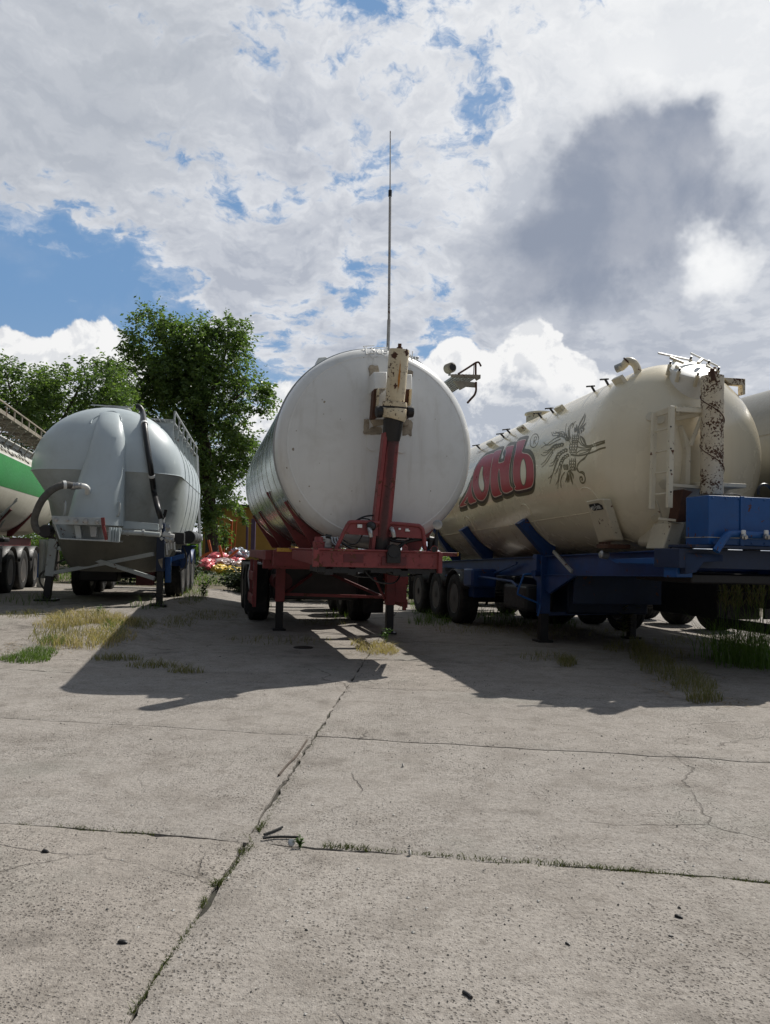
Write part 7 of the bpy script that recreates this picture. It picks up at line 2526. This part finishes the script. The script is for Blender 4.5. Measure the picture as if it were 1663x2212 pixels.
    # heap of plastic wrapping and bags, each a crumpled lump
    def lump(px, py, rx, ry, D, name, mat, label, cat, seed, rough=0.35, dd=0.5):
        c = at_depth(px, py, D)
        k = D / FPX
        z0 = gz(c.x, c.y)
        bm = bmesh.new()
        bmesh.ops.create_icosphere(bm, subdivisions=4, radius=1.0)
        for v in bm.verts:
            n = v.co.normalized()
            q = 1 + rough * mnoise.noise(n * 2.1 + Vector((seed, 0, 0))) + rough * 0.75 * (abs(mnoise.noise(n * 4.3 + Vector((seed, 3, 0)))) - .2) + rough * 0.4 * abs(mnoise.noise(n * 9 + Vector((seed, 5, 0))))
            v.co = Vector((n.x * q * rx * k, n.y * q * dd, max(n.z * q * ry * k, -ry * k * 0.9)))
        me = bpy.data.meshes.new(name)
        bm.to_mesh(me)
        bm.free()
        me.polygons.foreach_set('use_smooth', [True] * len(me.polygons))
        me.set_sharp_from_angle(angle=R(28))
        me.materials.append(MATS[mat])
        o = bpy.data.objects.new(name, me)
        COL.objects.link(o)
        o.location = c
        tag(o, label, cat)
        return o
    lump(447, 1220, 18, 13, 30.5, 'plastic_sheet', 'pink_film', 'red plastic wrapping at the left end of the heap, beside the tyres', 'plastic sheet', 2.0)
    lump(472, 1208, 24, 14, 32.0, 'plastic_sheet', 'pink_film', 'pink plastic wrapping in the middle of the heap', 'plastic sheet', 5.0)
    lump(505, 1215, 26, 12, 32.5, 'plastic_sheet', 'pink_film', 'pink plastic wrapping at the right end of the heap', 'plastic sheet', 7.0)
    lump(485, 1214, 22, 9, 31.0, 'plastic_sheet', 'clear_film', 'pale clear wrapping lying over the pink one', 'plastic sheet', 9.0)
    lump(520, 1222, 16, 11, 31.0, 'plastic_sheet', 'clear_film', 'pale wrapping under the end of the heap by the red trailer', 'plastic sheet', 12.0)
    lump(517, 1196, 20, 13, 33.0, 'foil_bag', 'foil_bag', 'shiny grey foil bag on top of the heap', 'foil bag', 15.0)
    lump(475, 1230, 16, 12, 30.0, 'sack', 'yellow_bag', 'yellow sack in front of the pink wrapping, left one', 'sack', 18.0, 0.3)
    lump(504, 1232, 18, 10, 30.0, 'sack', 'yellow_bag', 'yellow sack in front of the wrapping nearest the red trailer', 'sack', 21.0, 0.3)

    # blue drum behind the grey trailer's left leg
    D = 20.0
    a, b = at_depth(91, 1258, D), at_depth(91, 1195, D)
    z0 = gz(a.x, a.y)
    root = empty('post', (a.x, a.y, z0))
    tag(root, 'short blue post with a pale foot behind the left leg of the grey trailer', 'post')
    MB().box((0, 0, (b.z - z0 + 0.25) / 2), (0.20, 0.20, b.z - z0 - 0.25)).build('shaft', 'bright_blue', root, bevel=0.01)
    MB().box((0, 0, 0.125), (0.202, 0.202, 0.25)).build('foot', 'dull_white', root, bevel=0.01)

    # tall mast behind the white tank
    D = 27.0
    b0 = at_depth(838, 900, D)
    zg = gz(b0.x, b0.y)
    root = empty('mast', (b0.x, b0.y, zg))
    tag(root, 'tall thin two stage mast rising behind the white tank', 'mast')
    o3 = Vector((b0.x, b0.y, zg))
    M = lambda px, py: at_depth(px, py, D) - o3
    p1, p2, p3 = M(840, 690), M(842.5, 417), M(843, 283)
    foot = Vector((p1.x - 0.05, 0, 0))
    MB().tube([foot, p1], 0.062, 12).build('lower_pole', 'mast_paint', root)
    MB().tube([p1, p2], 0.048, 12).build('middle_pole', 'mast_paint', root)
    MB().tube([p2 - Vector((0, 0, .12)), p2 + Vector((0, 0, .1))], 0.066, 12).build('joint', 'grease', root)
    MB().tube([p2, p3], [0.024, 0.018], 8).build('tip_rod', 'mast_paint', root)
    # overhead wires behind the yellow shed
    for k, (ya, yb_) in enumerate(((1082, 1092), (1086, 1094))):
        a, b = at_depth(300, ya - 24, 60), at_depth(820, yb_ + 26, 60)
        mid = (a + b) / 2 - Vector((0, 0, 0.35))
        o = MB().tube(catmull([a, mid, b], 8), 0.02, 5).build('overhead_wire', 'hose_black', origin=a)
        tag(o, ('upper' if k == 0 else 'lower') + ' of two thin overhead wires crossing behind the yellow shed', 'wire', 'overhead wires')


build_background()
